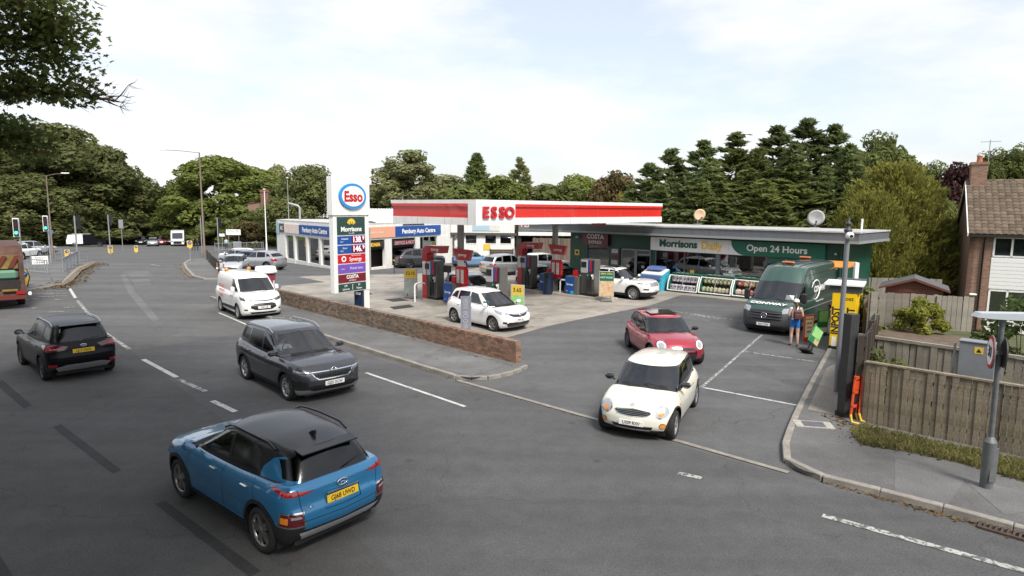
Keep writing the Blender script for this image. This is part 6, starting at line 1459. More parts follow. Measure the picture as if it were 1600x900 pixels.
# --- tall price sign
def price_sign():
 o = empty('price_sign', (-7.75, 27.2, 0), math.atan2(1.7, 1.15), 'tall white fuel price sign with oval emblem behind the brick wall', 'sign')
 H, w, z0 = 6.12, 2.06, 1.05
 b = MB(); b.b2((0, 0, z0), (w, .26, H - 1.66), 0, .01); b.build('column_panel', W_, o); b = MB(); b.b2((-.06, -.05, H - 1.66), (w + .04, .30, H), 0, .02); b.build('top_panel', W_, o)
 b = MB(); b.b2((w - .38, .02, -.05), (w - .02, .24, z0), 0, .01); b.build('post', W_, o)
 cx, cz = w * .51, H - .82
 def ring(a, c, y0, y1, m, nm):
  q = MB(); q.prism([(cx + p[0], cz + p[1]) for p in ellipse(a, c, 40)], y0, y1, 'Y'); return q.build(nm, m, o)
 ring(.765, .565, -.13, -.052, mat('emblem_blue', (.02, .25, .60), .35), 'oval_ring'); ring(.635, .445, -.145, -.128, WHT, 'oval_face')
 text('Esso', .62, RED, o, (cx, -.152, cz - .03), FACE, bold=.035, depth=.012, squash=.95)
 x0, x1 = .20, w - .26; zt = H - 1.72
 rows = [('brand_panel', .92, DGREEN), ('price_panel', .42, BLUE), ('price_panel', .42, BLUE), ('fuel_panel', .44, RED), ('loyalty_panel', .46, PURPLE), ('coffee_panel', .43, MAROON), ('hours_panel', .40, DGREEN)]
 z = zt; cells = []
 K = .86
 for nm, h, m in rows:
  h *= K; q = MB(); q.b2((x0, -.02, z - h), (x1, -.004, z)); pn = q.build(nm, m, o); cells.append((pn, z - h / 2, h)); z -= h + .05
 mid = (x0 + x1) / 2
 def tx(i, s, sz, x, dz=0, m=WHT, **k): text(s, sz * K, m, cells[i][0], (x, -.024, cells[i][1] + dz * K), FACE, **k)
 tx(0, 'Morrisons', .335, mid, -.18, bold=.03); tx(0, 'Since 1899', .085, mid, -.38)
 q = MB()
 for k in range(8):
  a = R(20 + 20 * k); r_ = .21; c = (mid + r_ * math.cos(a) * .9, cells[0][1] + .07 + r_ * math.sin(a) * .9); q.prism([(c[0] + .075 * math.cos(t) * math.cos(a) - .035 * math.sin(t) * math.sin(a), c[1] + .075 * math.cos(t) * math.sin(a) + .035 * math.sin(t) * math.cos(a)) for t in np.linspace(0, 2 * math.pi, 9)[:-1]], -.03, -.021, 'Y')
 for k in (-1, 0, 1): q.prism(ellipse(.04, .06, 8, mid + k * .11, cells[0][1] + .14 - abs(k) * .03), -.03, -.021, 'Y')
 tag(q.build('corn_emblem', YLT, cells[0][0]), kind='stuff')
 led = mat('led_white_red', (.9, .55, .55), .4, emit=((1, .42, .42), 1.1))
 for i, pr, nm in ((1, '138.', 'Unleaded'), (2, '146.', 'Diesel')):
  q = MB(); q.b2((x0 + .80, -.028, cells[i][1] - .155), (x1 - .03, -.021, cells[i][1] + .155)); q.build('price_display', mat('display_dark', (.10, .015, .05), .4), cells[i][0])
  text(pr, .36, led, cells[i][0], (x0 + 1.12, -.032, cells[i][1]), FACE, bold=.02, squash=.92); text('9', .22, led, cells[i][0], (x1 - .12, -.032, cells[i][1] + .06), FACE, bold=.02)
  tx(i, nm, .115, x0 + .40, .06); tx(i, 'Litre', .10, x0 + .24, -.08)
 tx(3, 'Synergy', .27, mid + .2, -.04, bold=.01); tx(3, 'FUEL TECHNOLOGY', .07, mid + .25, .15); q = MB(); q.prism(ellipse(.13, .13, 20, x0 + .33, cells[3][1]), -.026, -.021, 'Y'); q.prism(ellipse(.07, .07, 16, x0 + .33, cells[3][1]), -.03, -.026, 'Y', 1); q.build('roundel', [WHT, RED], cells[3][0])
 tx(4, 'Points here', .19, mid + .25, 0, mat('lilac_letter', (.62, .55, .80), .5), bold=.01); tx(4, 'nectar', .09, x0 + .28)
 tx(5, 'COSTA', .25, mid, .06, bold=.03); tx(5, 'EXPRESS', .10, mid, -.13, spacing=1.3)
 tx(6, 'Off', .15, x0 + .40, .08); tx(6, 'Licence', .15, x0 + .42, -.09); tx(6, '24', .15, x1 - .42, .08); tx(6, 'Hours', .15, x1 - .42, -.09); q = MB(); q.b2((mid - .01, -.024, cells[6][1] - .13), (mid + .01, -.021, cells[6][1] + .13)); q.build('divider', WHT, cells[6][0])
price_sign()
# giant cup
o = empty('cup_display', (*G(417, 470).xy, 0), 0, 'giant maroon coffee cup with white lid behind the white van', 'cup display'); b = MB(); b.lathe([(.001, .0), (.36, 0), (.50, 1.45), (.001, 1.45)], 0, 28); b.build('cup', MAROON, o); b = MB(); b.lathe([(.001, 1.45), (.56, 1.45), (.56, 1.55), (.51, 1.60), (.49, 1.76), (.44, 1.78), (.001, 1.74)], 0, 28); b.build('lid', WHT, o); b = MB(); b.box((.45, -.12, .9), (.06, .14, .34)); b.build('logo', PAPER, o)
# yellow lockers, orange locker
def lockers():
 q0, q1 = G(1302, 545), G(1352, 545); P = Vector((11.70, 21.0, 0)); o = empty('parcel_lockers', (P.x, P.y, .10), R(58), 'yellow parcel lockers with black lettering and white canopy beside the fence', 'lockers')
 b = MB(); b.b2((0, .03, .1), (3.0, .78, 1.98), 0, .02); b.build('cabinet', mat('locker_yellow', (.80, .52, .01), .4), o)
 for i in range(5):
  for k in range(5): d = MB(); d.b2((.05 + i * .59, -.005, .13 + k * .36), (.60 + i * .59, .028, .48 + k * .36), 0, .008); d.build('locker_door', mat('locker_yellow', (.80, .52, .01), .4), o)
 b = MB(); b.b2((-.02, 0, 0), (3.02, .80, .1)); b.build('plinth', BLACK, o)
 b = MB(); b.b2((-.1, -.15, 2.22), (1.4, 1.05, 2.28)); b.build('canopy', WHT, o); b = MB(); b.b2((-.02, -.1, 1.99), (3.02, .88, 2.21)); b.build('header', mat('dark_header', (.05, .055, .06), .5), o)
 [text('INPOST', .33, BLACK, o, (-.006, yy, 1.0), (R(90), R(-90), R(-90)), bold=.025, squash=.85, name='lettering') for yy in (.17, .62)]; text('Post', .20, BLACK, o, (-.006, .30, 1.78), (R(90), 0, R(-90)), name='lettering')
 b = MB(); b.box((-.004, .64, .25), (.012, .14, .34)); b.build('base_sticker', WHT, o)
 P = D(1309, 452, 29.2); o = empty('orange_locker', (P.x - .6, P.y, gz(29)), R(50), 'orange parcel locker with vertical lettering behind the green van', 'lockers'); b = MB(); b.b2((0, 0, 0), (1.8, .7, 2.25), 0, .02); b.build('cabinet', ORANGE, o)
 text('locker', .36, mat('dark_letter', (.10, .05, .02), .5), o, (-.004, .30, 1.55), (R(90), R(90), R(-90)), name='lettering'); b = MB(); b.prism([(-.2, 2.25), (1.9, 2.25), (1.9, 2.42), (-.2, 2.30)], -.9, .75, 'Y'); b.build('canopy', ORANGE, o)
 P = D(1337, 430, 27.5); b = MB(); b.box((0, 0, 1.3), (.16, .16, 2.6)); tag(b.build('white_post', WHT, None, (P.x, P.y, gz(28))), 'square white post beside the orange parcel locker', 'post')
lockers()
# ------------------------------------------------------------------ motor garage on the left
def wallrun(b, p, q, z0, z1, t=.25, mi=0):
 p, q = Vector(p), Vector(q); d = q - p; c = (p + q) / 2; b.box((c.x, c.y, (z0 + z1) / 2), (d.length, t, z1 - z0), mi, math.atan2(d.y, d.x))
def garage():
 C = Vector((-12.9, 49.8)); Lf_ = Vector((-23.6, 63.0)); Rt = Vector((-6.2, 62.5)); g = gz(55)
 o = empty('motor_garage', (C.x, C.y, g), 0, 'low white motor garage with showroom windows and blue fascia signs', 'garage')
 def loc(p): return Vector(p) - C
 uL = (Lf_ - C).normalized(); uR = (Rt - C).normalized(); LL, LR = (Lf_ - C).length, (Rt - C).length
 def fr(u):                       # local frame of a facade: x along, y outward
  n = Vector((u.y, -u.x));
  if n.y > 0: n = -n
  return u, n
 H = 3.85
 def facade(u, L, piers, tag_):
  u, n = fr(u); a = math.atan2(u.y, u.x); M = Matrix(((u.x, -n.x, 0, 0), (u.y, -n.y, 0, 0), (0, 0, 1, 0), (0, 0, 0, 1)))   # local y points inwards
  w = MB(); w.T = M
  w.b2((0, 0, 2.55), (L, .3, H)); w.b2((0, 0, -.6), (L, .3, .25))
  for p, q in piers: w.b2((p, -.03, -.6), (q, .27, 2.56))
  w.build('wall', W2, o)
  return M
 # left showroom
 ML = facade(uL, LL, [(0, .45), (2.9, 3.3), (5.9, 6.3), (8.9, 9.3), (12.0, 12.4), (14.6, LL)], 'L')
 gl = glass('showroom_glass', (.42, .45, .44), 1.5, .15)
 for p, q in ((.45, 2.9), (3.3, 5.9), (6.3, 8.9), (9.3, 12.0), (12.4, 14.6)):
  g_ = MB(); g_.T = ML; g_.b2((p, .12, .25), (q, .14, 2.55)); wn = g_.build('window', gl, o); f = MB(); f.T = ML
  for lo, hi in (((p, .08, .25), (p + .06, .18, 2.55)), ((q - .06, .08, .25), (q, .18, 2.55)), ((p, .08, 2.47), (q, .18, 2.55))): f.b2(lo, hi)
  f.build('frame', W_, wn)
 b = MB(); b.T = ML; b.b2((1.0, .8, .25), (2.7, 1.7, 1.2), 0, .25); b.build('showroom_car', LGREY, o)
 b = MB(); b.T = ML; b.b2((6.4, .5, .3), (8.6, .6, 1.7)); b.build('red_display', mat('display_red', (.45, .08, .07), .6), o)
 b = MB(); b.T = ML; b.b2((3.5, .5, 1.2), (5.6, .6, 2.3)); b.build('pink_display', mat('display_pink', (.55, .25, .24), .6), o)
 b = MB(); b.T = ML; b.b2((9.5, .5, .5), (11.8, .6, 2.2)); b.build('pale_display', mat('display_pale', (.50, .50, .40), .7), o)
 b = MB(); b.T = ML; b.b2((.4, 1.9, -.3), (LL, 2.0, 3.6)); b.build('back_wall', mat('showroom_back', (.30, .29, .28), .8), o)
 def sign(M, p, q, z0, z1, m, s=None, sz=.42, nm='fascia_sign', c=None):
  x = MB(); x.T = M; x.b2((p, -.10, z0), (q, -.005, z1)); so = x.build(nm, m, o)
  if s:
   me = text_mesh(s, sz, bold=.03).copy(); me.materials.clear(); me.materials.append(c or WHT); R3 = M.to_3x3()
   # orient so that it reads from outside
   d = R3 @ Vector((1, 0, 0)); outn = R3 @ Vector((0, -1, 0)); flip = d.cross(Vector((0, 0, 1))).dot(outn) < 0
   xa = -d if flip else d; rot = Matrix((xa, Vector((0, 0, 1)), outn)).transposed().to_euler()
   link('lettering', me, so, M @ Vector(((p + q) / 2, -.112, (z0 + z1) / 2 - .02)), rot)
 sign(ML, .3, 3.4, 2.75, 3.60, PEACH); sign(ML, 3.4, 10.7, 2.75, 3.60, BLUE, 'Pembury Auto Centre', .62); sign(ML, 10.7, 14.6, 2.75, 3.60, mat('faded_pink', (.66, .50, .44), .6, noise=(2, .2), col2=(.74, .70, .66))); sign(ML, 14.6, 16.0, 2.75, 3.60, mat('dark_badge', (.07, .07, .07), .5), 'AC', .5, 'badge_sign')
 sign(ML, 16.1, 16.9, 2.6, 3.75, mat('pale_blue', (.35, .50, .58), .5), None, .3, 'end_sign')
 # workshop side
 MR = facade(uR, LR, [(0, .5), (4.3, 5.2), (8.6, 9.3), (12.1, LR)], 'R')
 dk = mat('workshop_dark', (.03, .028, .026), .9)
 b = MB(); b.T = MR; b.b2((1.2, 1.2, -.4), (LR - .3, 1.3, 3.6)); b.build('workshop', dk, o)
 b = MB(); b.T = MR; b.b2((1.2, .3, -.42), (LR - .3, 1.2, -.38)); b.build('workshop_floor', dk, o)
 for (p, q, m, t, tm) in ((.5, 4.3, None, '01892 824606', YLT), (5.2, 8.6, None, 'SERVICE & MOT', mat('pink_letter', (.62, .25, .28), .6)), (9.3, 12.1, 'g', None, None)):
  x = MB(); x.T = MR; x.b2((p, .10, 1.75 if m is None else .3), (q, .16, 2.55)); so = x.build('roller_door', dk if m is None else gl, o)
  if t: sign(MR, p + .2, q - .2, 1.95, 2.40, dk, t, .40, 'door_sign', tm)
 b = MB(); b.T = MR; b.b2((.5, .02, .5), (1.2, .09, 2.2)); b.build('window_posters', mat('teal_posters', (.35, .48, .46), .6, noise=(3, .5)), o)
 sign(MR, .8, 5.6, 2.72, 3.62, PEACH, 'SERVICE   REPAIR', .22, 'fascia_sign', mat('pale_letter', (.78, .62, .52), .6)); sign(MR, 5.6, 12.6, 2.72, 3.62, BLUE, 'Pembury Auto Centre', .56)
 # roofs
 R_ = MB(); c3 = loc(C); A, B_ = loc(Lf_), loc(Rt); nback = (uL + uR).normalized()
 poly = [(0, 0), tuple(B_), tuple(B_ + nback * 4), tuple(A + nback * 4), tuple(A)]
 R_.prism([tuple(p) for p in poly], H - .02, H + .10, 'Z'); rf = R_.build('roof', mat('roof_felt', (.50, .50, .49), .8, noise=(2, .2)), o)
 # corrugated lean-to rising behind the workshop front
 b = MB(); b.T = MR; ridges = []; n = 60
 vs = []; fs = []
 for i in range(n + 1):
  x = 3.6 + (LR - 2.4) * i / n; z = .05 if i % 2 else 0
  vs += [(x, .1, H + .08 + z), (x, 4.5, H + 1.25 + z)]
 fs = [(2 * i, 2 * i + 2, 2 * i + 3, 2 * i + 1) for i in range(n)]
 b.add(vs, fs); b.build('corrugated_roof', mat('corrugated_white', (.66, .66, .64), .6, noise=(1, .12)), rf, fix=False)
 b = MB(); b.T = MR; b.b2((6.8, -.03, 3.68), (10.0, 0, 3.80)); b.build('vent_slot', dk, o)
 return o
garage()
def back_block():
 # white service block and dark workshop entrance seen under the canopy
 o = empty('service_block', (-6.2, 62.8, gz(62)), R(0), 'white service block with small windows seen under the canopy', 'building')
 b = MB(); b.b2((0, 0, -.8), (6.4, .3, 4.1)); b.b2((6.15, .3, -.8), (6.4, 8, 4.1)); b.b2((0, .3, -.8), (.25, 8, 4.1)); b.build('wall', W2, o)
 b = MB(); b.b2((-.1, -.25, 2.75), (6.6, 0, 3.0)); b.build('canopy_beam', mat('dark_beam', (.07, .065, .06), .7), o)
 for x in (1.55, 3.5, 5.0):
  w = MB(); w.b2((x, -.02, 1.95), (x + 1.05, .02, 2.75)); wo = w.build('window', DKG, o); f = MB(); f.b2((x - .06, -.03, 1.88), (x + 1.11, .0, 1.95)); f.build('sill', W_, wo)
 b = MB(); b.b2((2.2, -.06, 3.2), (3.9, -.005, 3.85)); s = b.build('blue_sign', mat('pale_blue', (.35, .50, .58), .5), o); b = MB(); b.b2((3.9, -.06, 3.2), (4.9, -.005, 3.85)); b.build('white_sign', PAPER, o)
 b = MB(); b.b2((3.3, -.05, 1.3), (4.0, -.005, 1.85)); b.build('yellow_notice', YEL, o); b = MB(); b.b2((.55, -.05, 1.2), (.85, -.005, 1.6)); b.build('meter_box', LGREY, o)
 b = MB(); b.b2((.25, -.14, -.8), (.40, -.02, 3.0)); b.tube([(.32, -.1, 2.3), (1.3, -.3, 3.0)], .05, 0, 6); b.build('bracket', mat('dark_beam', (.07, .065, .06), .7), o)
 b = MB(); b.b2((-.1, -.1, 4.1), (6.5, 8, 4.25)); b.build('roof', mat('roof_felt', (.50, .50, .49), .8), o)
 o = empty('workshop', (.4, 64.5, gz(64)), R(0), 'open dark workshop bay with grey lettered fascia under the canopy', 'building')
 dk = mat('workshop_dark', (.03, .028, .026), .9)
 b = MB(); b.b2((0, 5, -.8), (14, 5.2, 4.2)); b.b2((0, 0, 2.7), (14, .3, 4.2)); b.b2((0, .3, 4.1), (14, 5, 4.2)); b.b2((0, 0, -.8), (.5, .3, 2.7)); b.build('shell', dk, o)
 b = MB(); b.b2((.2, -.2, 3.15), (9.5, -.02, 4.3)); s = b.build('fascia', mat('dark_grey_sign', (.15, .16, .165), .5), o); text('PEMBURY AUTO CENTRE', .70, mat('grey_white_letter', (.62, .62, .60), .5), s, (4.4, -.21, 3.85), FACE, bold=.02)
 b = MB(); b.b2((.2, -.25, 2.75), (12, -.02, 3.12)); b.build('white_beam', W_, o)
 b = MB(); b.b2((7.5, -1.2, 2.35), (13, .2, 2.55)); b.build('awning', W_, o)
 b = MB(); b.b2((0, 0, 0), (6.5, .08, .55)); so = tag(b.build('red_sign', mat('sign_red_bright', (.62, .06, .04), .4), None, (-.9, 46, 3.65), (0, 0, R(-40))), 'long red hanging sign under the front edge of the canopy', 'sign')
 so.scale = (.40, 1, .45); text('Drive through', .42, WHT, so, (3.2, -.01, .26), FACE, bold=.01)
 P = D(935, 349, 37.0); b = MB(); b.b2((-.5, 0, -.10), (.5, .06, .12)); so = tag(b.build('red_sign', mat('sign_red_bright', (.62, .06, .04), .4), None, P, (0, 0, ANG)), 'small red sign hanging at the shop roof under the canopy', 'sign'); text('Supermarket', .13, WHT, so, (0, -.006, .0), FACE)
back_block()
def board_fence(name, p, q, h, bw, m, lab, base=None, gap=.012, th=.022, vary=.05, rails_=True, cap=None, zfun=None, cat='fence', post=2.4, postm=None):
 """close-boarded fence, every board an object of its own"""
 p, q = Vector(p), Vector(q); d = q - p; L = d.length; z = gz(p.y) if base is None else base
 o = empty(name, (p.x, p.y, z), math.atan2(d.y, d.x), lab, cat); n = int(L / bw); sh = {}
 for i in range(n):
  hv = round(h + random.uniform(-vary, vary) * .5, 2); key = hv
  if key not in sh:
   b = MB(); b.box((0, 0, hv / 2), (bw - gap, th, hv)); sh[key] = b.mesh('board', m)
  link('board', sh[key], o, (bw * (i + .5), random.uniform(-.006, .006) - (i % 2) * .012, 0), (random.uniform(-.012, .012), random.uniform(-.011, .011), random.uniform(-.05, .05)))
 if rails_:
  for zz in (h * .2, h * .82): b = MB(); b.b2((0, .02, zz - .04), (L, .07, zz + .04)); b.build('rail', m, o)
  x = 0
  while x <= L + .01: b = MB(); b.b2((x - .05, .03, -.3), (x + .05, .13, h)); b.build('post', postm or m, o); x += post
 if cap: b = MB(); b.b2((0, -.05, h), (L, .06, h + cap)); b.build('capping', m, o)
 return o
M_fence = mat('weathered_boards', (.215, .178, .130), .9, noise=(3.5, .5), bump=(30, .6), island=.30); M_fence2 = mat('grey_boards', (.26, .235, .195), .9, noise=(3, .3), bump=(25, .4), island=.18); M_dkboard = mat('dark_boards', (.055, .040, .030), .8, noise=(4, .3), island=.2)
board_fence('wooden_fence', (2.0, 60.5), (14.5, 57.5), 2.6, .30, mat('brown_grey_boards', (.17, .13, .10), .9, noise=(3, .3), island=.2), 'tall brown board fence seen between the pumps under the canopy')
o = empty('screen_board', (-1.9, 52.5, gz(52.5)), R(5), 'brown timber screen beside the light blue car', 'screen')
for k in range(9): b = MB(); b.b2((0, -.02, .35 + k * .16), (2.0, .02, .50 + k * .16)); b.build('board', WOOD, o)
for x in (0, 1.92): b = MB(); b.b2((x, -.06, -.9), (x + .10, .06, 1.85)); b.build('post', WOOD, o)
# ------------------------------------------------------------------ vehicles where they stand
def pose(front, rear, side, half):
 """centre and heading from the ground contacts of the two wheels on one side (side +1 left, -1 right)"""
 A, B = G(*front), G(*rear); d = (A - B); h = math.atan2(d.y, d.x); left = Vector((-math.sin(h), math.cos(h), 0)); m = (A + B) / 2
 return m - left * side * half, h
def at(p, z=None): return (p.x, p.y, gz(p.y) if z is None else z)
p, h = pose((282, 776.5), (411, 865), 1, .86); KONA = build_kona(at(p), h)
p, h = pose((35, 571), (65, 593), 1, .84); ECO = build_ecosport(at(p), h)
p, h = pose((446.7, 625), (384, 593), -1, .88); KAROQ = build_karoq(at(p), h); KAROQ_P = (p, h)
p, h = pose((371, 498), (345.9, 486), -1, .86); CONNECT = build_connect(at(p), h)
cream = mat('cream_paint', (.74, .72, .63), .26, coat=1); h = R(-116); f = (Vector((2.05, 13.64, 0)) + Vector((3.51, 12.77, 0))) / 2; p = f - Vector((math.cos(h), math.sin(h), 0)) * 1.235
MINIW, SW = mini('cream_car', 'cream three-door hatchback with round headlamps turning out onto the road', at(p), h, cream, None, ('LX09 RXV', None)); MINIW_P = (p, h)
redp = mat('bright_red_paint', (.36, .018, .040), .24, .25, coat=1); a, b_ = G(978, 541), G(1096, 569); h = R(-84); c = (a + b_) / 2
MINIR, SR = mini('red_car', 'red three-door hatchback waiting behind the cream one', at(c), h, redp, redp, (None, None), True)
b = MB(); b.b2((-.62, -.45, 0), (.22, .45, .012), 0, .004); b.build('sunroof', mat('gloss_black_trim', (.012, .012, .013), .15, coat=1), MINIR, (-.15, 0, 1.412))
p, h = pose((769.5, 518.5), (708, 504), -1, .82); JAZZ, SJ = build_jazz(at(p), h); JAZZ_P = (p, h)
p = G(988, 469); h = R(-38); c = p - Vector((math.cos(h), math.sin(h), 0)) * 1.35 + Vector((-math.sin(h), math.cos(h), 0)) * .90; CHER = build_cherokee(at(c), h)
fr = (G(1168, 513) + G(1245, 523)) / 2; h = R(-131.5); c = fr - Vector((math.cos(h), math.sin(h), 0)) * 2.075; SPR = build_sprinter(at(c), h)
silver = mat('silver_paint', (.40, .41, .43), .28, .55, coat=1); dkgrey = mat('dark_grey_paint', (.050, .055, .062), .26, .5, coat=1); lblue = mat('light_blue_paint', (.16, .30, .46), .28, .3, coat=1); ice = mat('ice_blue_paint', (.42, .48, .53), .28, .4, coat=1)
navyp = mat('navy_paint', (.02, .035, .10), .25, .3, coat=1); redd = mat('dark_red_paint', (.20, .015, .02), .28, .2, coat=1); blk = MATS['black_paint']; whitep = M_white
def park(kind, px, py, Y, hd, P, name, lab, group=None, **k):
 """px,py: middle of the car where it meets the ground"""
 q = D(px, py, Y); return build_plain(name, lab, (q.x, Y, gz(Y)), R(hd), P, kind, group, **k)
park('bigsuv', 655, 415, 56.0, 38, dkgrey, 'grey_car', 'dark grey large estate car parked before the blue garage sign', plates=(None, ''), tail=M_dred, rimmat=M_dkalloy)
park('cross', 408, 420, 51.5, 160, silver, 'silver_car', 'silver crossover seen from the side, nearest in the parked row', plates=(None, None))
park('hatch', 368, 440, 47.5, -76, mat('pale_silver_paint', (.52, .53, .55), .28, .5, coat=1), 'silver_car', 'pale silver hatchback facing out just behind the white van', plates=(None, None))
for px, Y, P, nm, lab in ((384, 53.8, navyp, 'blue_car', 'dark blue car second in the parked row by the garage'), (373, 56.4, silver, 'silver_car', 'plain silver car third in the parked row by the garage'), (372, 59.2, whitep, 'white_car', 'white car at the far end of the parked row by the garage')):
 park('hatch', px, 410, Y, 162, P, nm, lab, plates=(None, None))
park('hatch', 737, 405, 57, 32, lblue, 'blue_car', 'light blue small car partly behind the brown timber screen', plates=(None, None))
park('suv', 793, 418, 48.5, 40, silver, 'silver_car', 'silver estate car seen from behind between the two pump islands', plates=(None, ''))
park('suv', 851, 412, 50.5, 30, whitep, 'white_car', 'white car with dark windows beyond the second pump island', plates=(None, ''))
park('hatch', 738, 460, 32.4, -38, ice, 'silver_car', 'ice blue hatchback filling up behind the left pump island', plates=('', None))
park('hatch', 842, 440, 38.6, -60, ice, 'silver_car', 'ice blue car behind the second pump island', plates=(None, None))
park('saloon', 884, 452, 37.2, -62, blk, 'black_car', 'black saloon facing out between the pumps and the shop', plates=('', None))
q = copy_tree; base_far = {}
def far(kind, px, Y, hd, P, lab, name='car', **k): return park(kind, px, 390, Y, hd, P, name, lab, **k)
far('hatch', 240, 104, -64, silver, 'silver car at the head of the queue at the far lights'); far('cross', 254, 112, -64, redd, 'dark red car behind the silver one at the far lights'); far('hatch', 264, 116, -64, ice, 'pale blue car third in the queue at the far lights'); far('cross', 222, 112, -64, blk, 'black car beside the yellow bollard at the far lights')
far('suv', 296, 114, -64, navyp, 'dark blue car to the right of the far white van'); far('cross', 34, 63, 95, whitep, 'white car with yellow rear plate behind the left railings', plates=(None, '')); far('suv', 52, 70, 60, silver, 'silver car behind the leftmost traffic lights')
far('suv', 6, 66, 80, whitep, 'white car mostly hidden behind the orange lorry')
def far_van():
 q = D(279, 390, 108); o = empty('white_van', (q.x, 108, gz(108)), R(-64), 'tall white van queueing at the far lights', 'van')
 b = MB(); b.prism([(2.6, .4), (2.65, .95), (1.95, 1.25), (1.0, 2.35), (.6, 2.60), (-2.9, 2.65), (-2.95, .4)], -.98, .98, 'Y'); b.build('body', whitep, o)
 b = MB(); b.prism([(1.96, 1.32), (1.13, 2.24), (1.15, 2.26), (1.99, 1.33)], -.80, .80, 'Y'); b.build('windscreen', DKG, o)
 b = MB(); b.b2((2.62, -.6, .5), (2.67, .6, .92)); b.build('grille', M_grille, o)
 for x in (-1.8, 1.8):
  for s in (1, -1): add_wheel(o, x, s * .9, .34, .22, 'steel', M_dkalloy, False)
 for s in (1, -1): b = MB(); b.b2((2.5, s * .66, .85), (2.68, s * .95, 1.05)); b.build('headlamp', M_lens, o); b = MB(); b.b2((1.5, s * .98, 1.3), (1.65, s * 1.2, 1.7)); b.build('wing_mirror', paint_black, o)
 q = D(138, 395, 99); o = empty('pickup_truck', (q.x, 99, gz(99)), R(28), 'white pick-up with canopy and black front crossing the junction', 'pick-up')
 b = MB(); b.prism([(-.5, .5), (-.5, 1.95), (-2.4, 1.9), (-2.65, 1.0), (-2.65, .5)], -.90, .90, 'Y'); b.build('canopy', whitep, o)
 b = MB(); b.prism([(-.5, .45), (-.5, 1.85), (.6, 1.85), (1.25, 1.2), (2.5, 1.1), (2.6, .45)], -.90, .90, 'Y'); b.build('cab', blk, o)
 b = MB(); b.b2((-2.68, -.7, 1.15), (-2.60, .7, 1.7)); b.build('rear_window', DKG, o); b = MB(); b.b2((-2.0, -.7, 1.98), (.5, -.62, 2.04)); b.b2((-2.0, .62, 1.98), (.5, .7, 2.04)); b.build('roof_bars', M_silver, o)
 for x in (-1.6, 1.7):
  for s in (1, -1): add_wheel(o, x, s * .82, .36, .24, 'steel', M_dkalloy, False)
far_van()
def lorry():
 p = G(8, 488); o = empty('refuse_lorry', (p.x - 2.0, p.y + 1.9, 0), R(130), 'orange and red refuse lorry cut off by the left edge of the photo', 'lorry')
 OR = mat('lorry_orange', (.085, .036, .022), .7, noise=(2, .7)); DR = mat('lorry_dirty_red', (.09, .035, .025), .8, noise=(2.5, .6)); GN = mat('bin_green', (.10, .22, .15), .5)
 b = MB(); b.prism([(-1.6, .75), (-1.3, 2.6), (-.6, 3.2), (5.6, 3.2), (5.6, .9), (-1.0, .7)], -1.22, 1.22, 'Y'); b.build('body', OR, o)
 b = MB(); b.prism([(-2.0, .70), (-1.75, 1.5), (-1.62, 1.5), (-1.5, .70)], -1.2, 1.2, 'Y'); b.build('hopper', DR, o)
 for s in (1, -1): b = MB(); b.prism([(-1.95, .7), (-1.55, 2.7), (-1.25, 2.95), (-1.0, 2.9), (-1.4, .7)], s * 1.12 - .1, s * 1.12 + .1, 'Y'); b.build('side_frame', OR, o)
 b = MB(); b.prism([(-1.52, 2.05), (-1.42, 2.75), (-1.36, 2.75), (-1.46, 2.05)], -1.0, 1.0, 'Y'); b.build('chevron_panel', mat('dirty_yellow', (.20, .13, .025), .7, noise=(3, .5)), o)
 for k in range(4): b = MB(); y = -.8 + k * .5; b.prism([(y, 2.1), (y + .2, 2.1), (y - .1, 2.72), (y - .3, 2.72)], -1.56, -1.50, 'X'); b.build('chevron', mat('dirty_red', (.13, .022, .015), .7), o)
 b = MB(); b.box((-1.72, -.35, 1.75), (.35, 1.2, .5), 0, 0, .12); b.build('bin', GN, o)
 b = MB(); b.b2((-1.93, -1.0, .95), (-1.72, 1.0, 1.50)); b.build('hopper_mouth', mat('hopper_dark', (.025, .02, .018), .8, noise=(5, .5)), o)
 for y in (-.75, -.25, .3, .8): b = MB(); b.tube([(-1.9, y, .75), (-1.75, y, 1.45)], .06, 0, 6); b.build('ram', DR, o)
 b = MB(); b.b2((-2.15, -1.2, .52), (-1.6, 1.2, .72)); b.build('bumper', mat('dirty_red', (.13, .022, .015), .7), o)
 for s in (1, -1): b = MB(); b.box((-2.1, s * 1.0, .85), (.10, .34, .16)); b.build('rear_lamp', M_red, o); b = MB(); b.box((-2.05, s * .6, .98), (.1, .6, .12), 0, 0, .02); b.build('warning_strip', MATS['dirty_yellow'], o)
 b = MB(); b.tube([(-1.9, -1.28, 1.1), (-1.9, -1.4, 1.6), (-1.7, -1.32, 2.0)], .03, 0, 6); b.build('grab_rail', BLACK, o); b = MB(); b.box((-1.95, -1.36, .75), (.1, .14, .2), 0, 0, .04); b.build('marker_lamp', WHT, o)
 b = MB(); b.b2((5.8, -1.2, .6), (7.6, 1.2, 3.0), 0, .1); b.build('cab', WHT, o)
 for x in (-.2, 1.2, 6.4):
  for s in (1, -1): add_wheel(o, x, s * 1.05, .50, .3, 'steel', M_dkalloy, False)
 o.scale = (.95, .95, .90)
lorry()
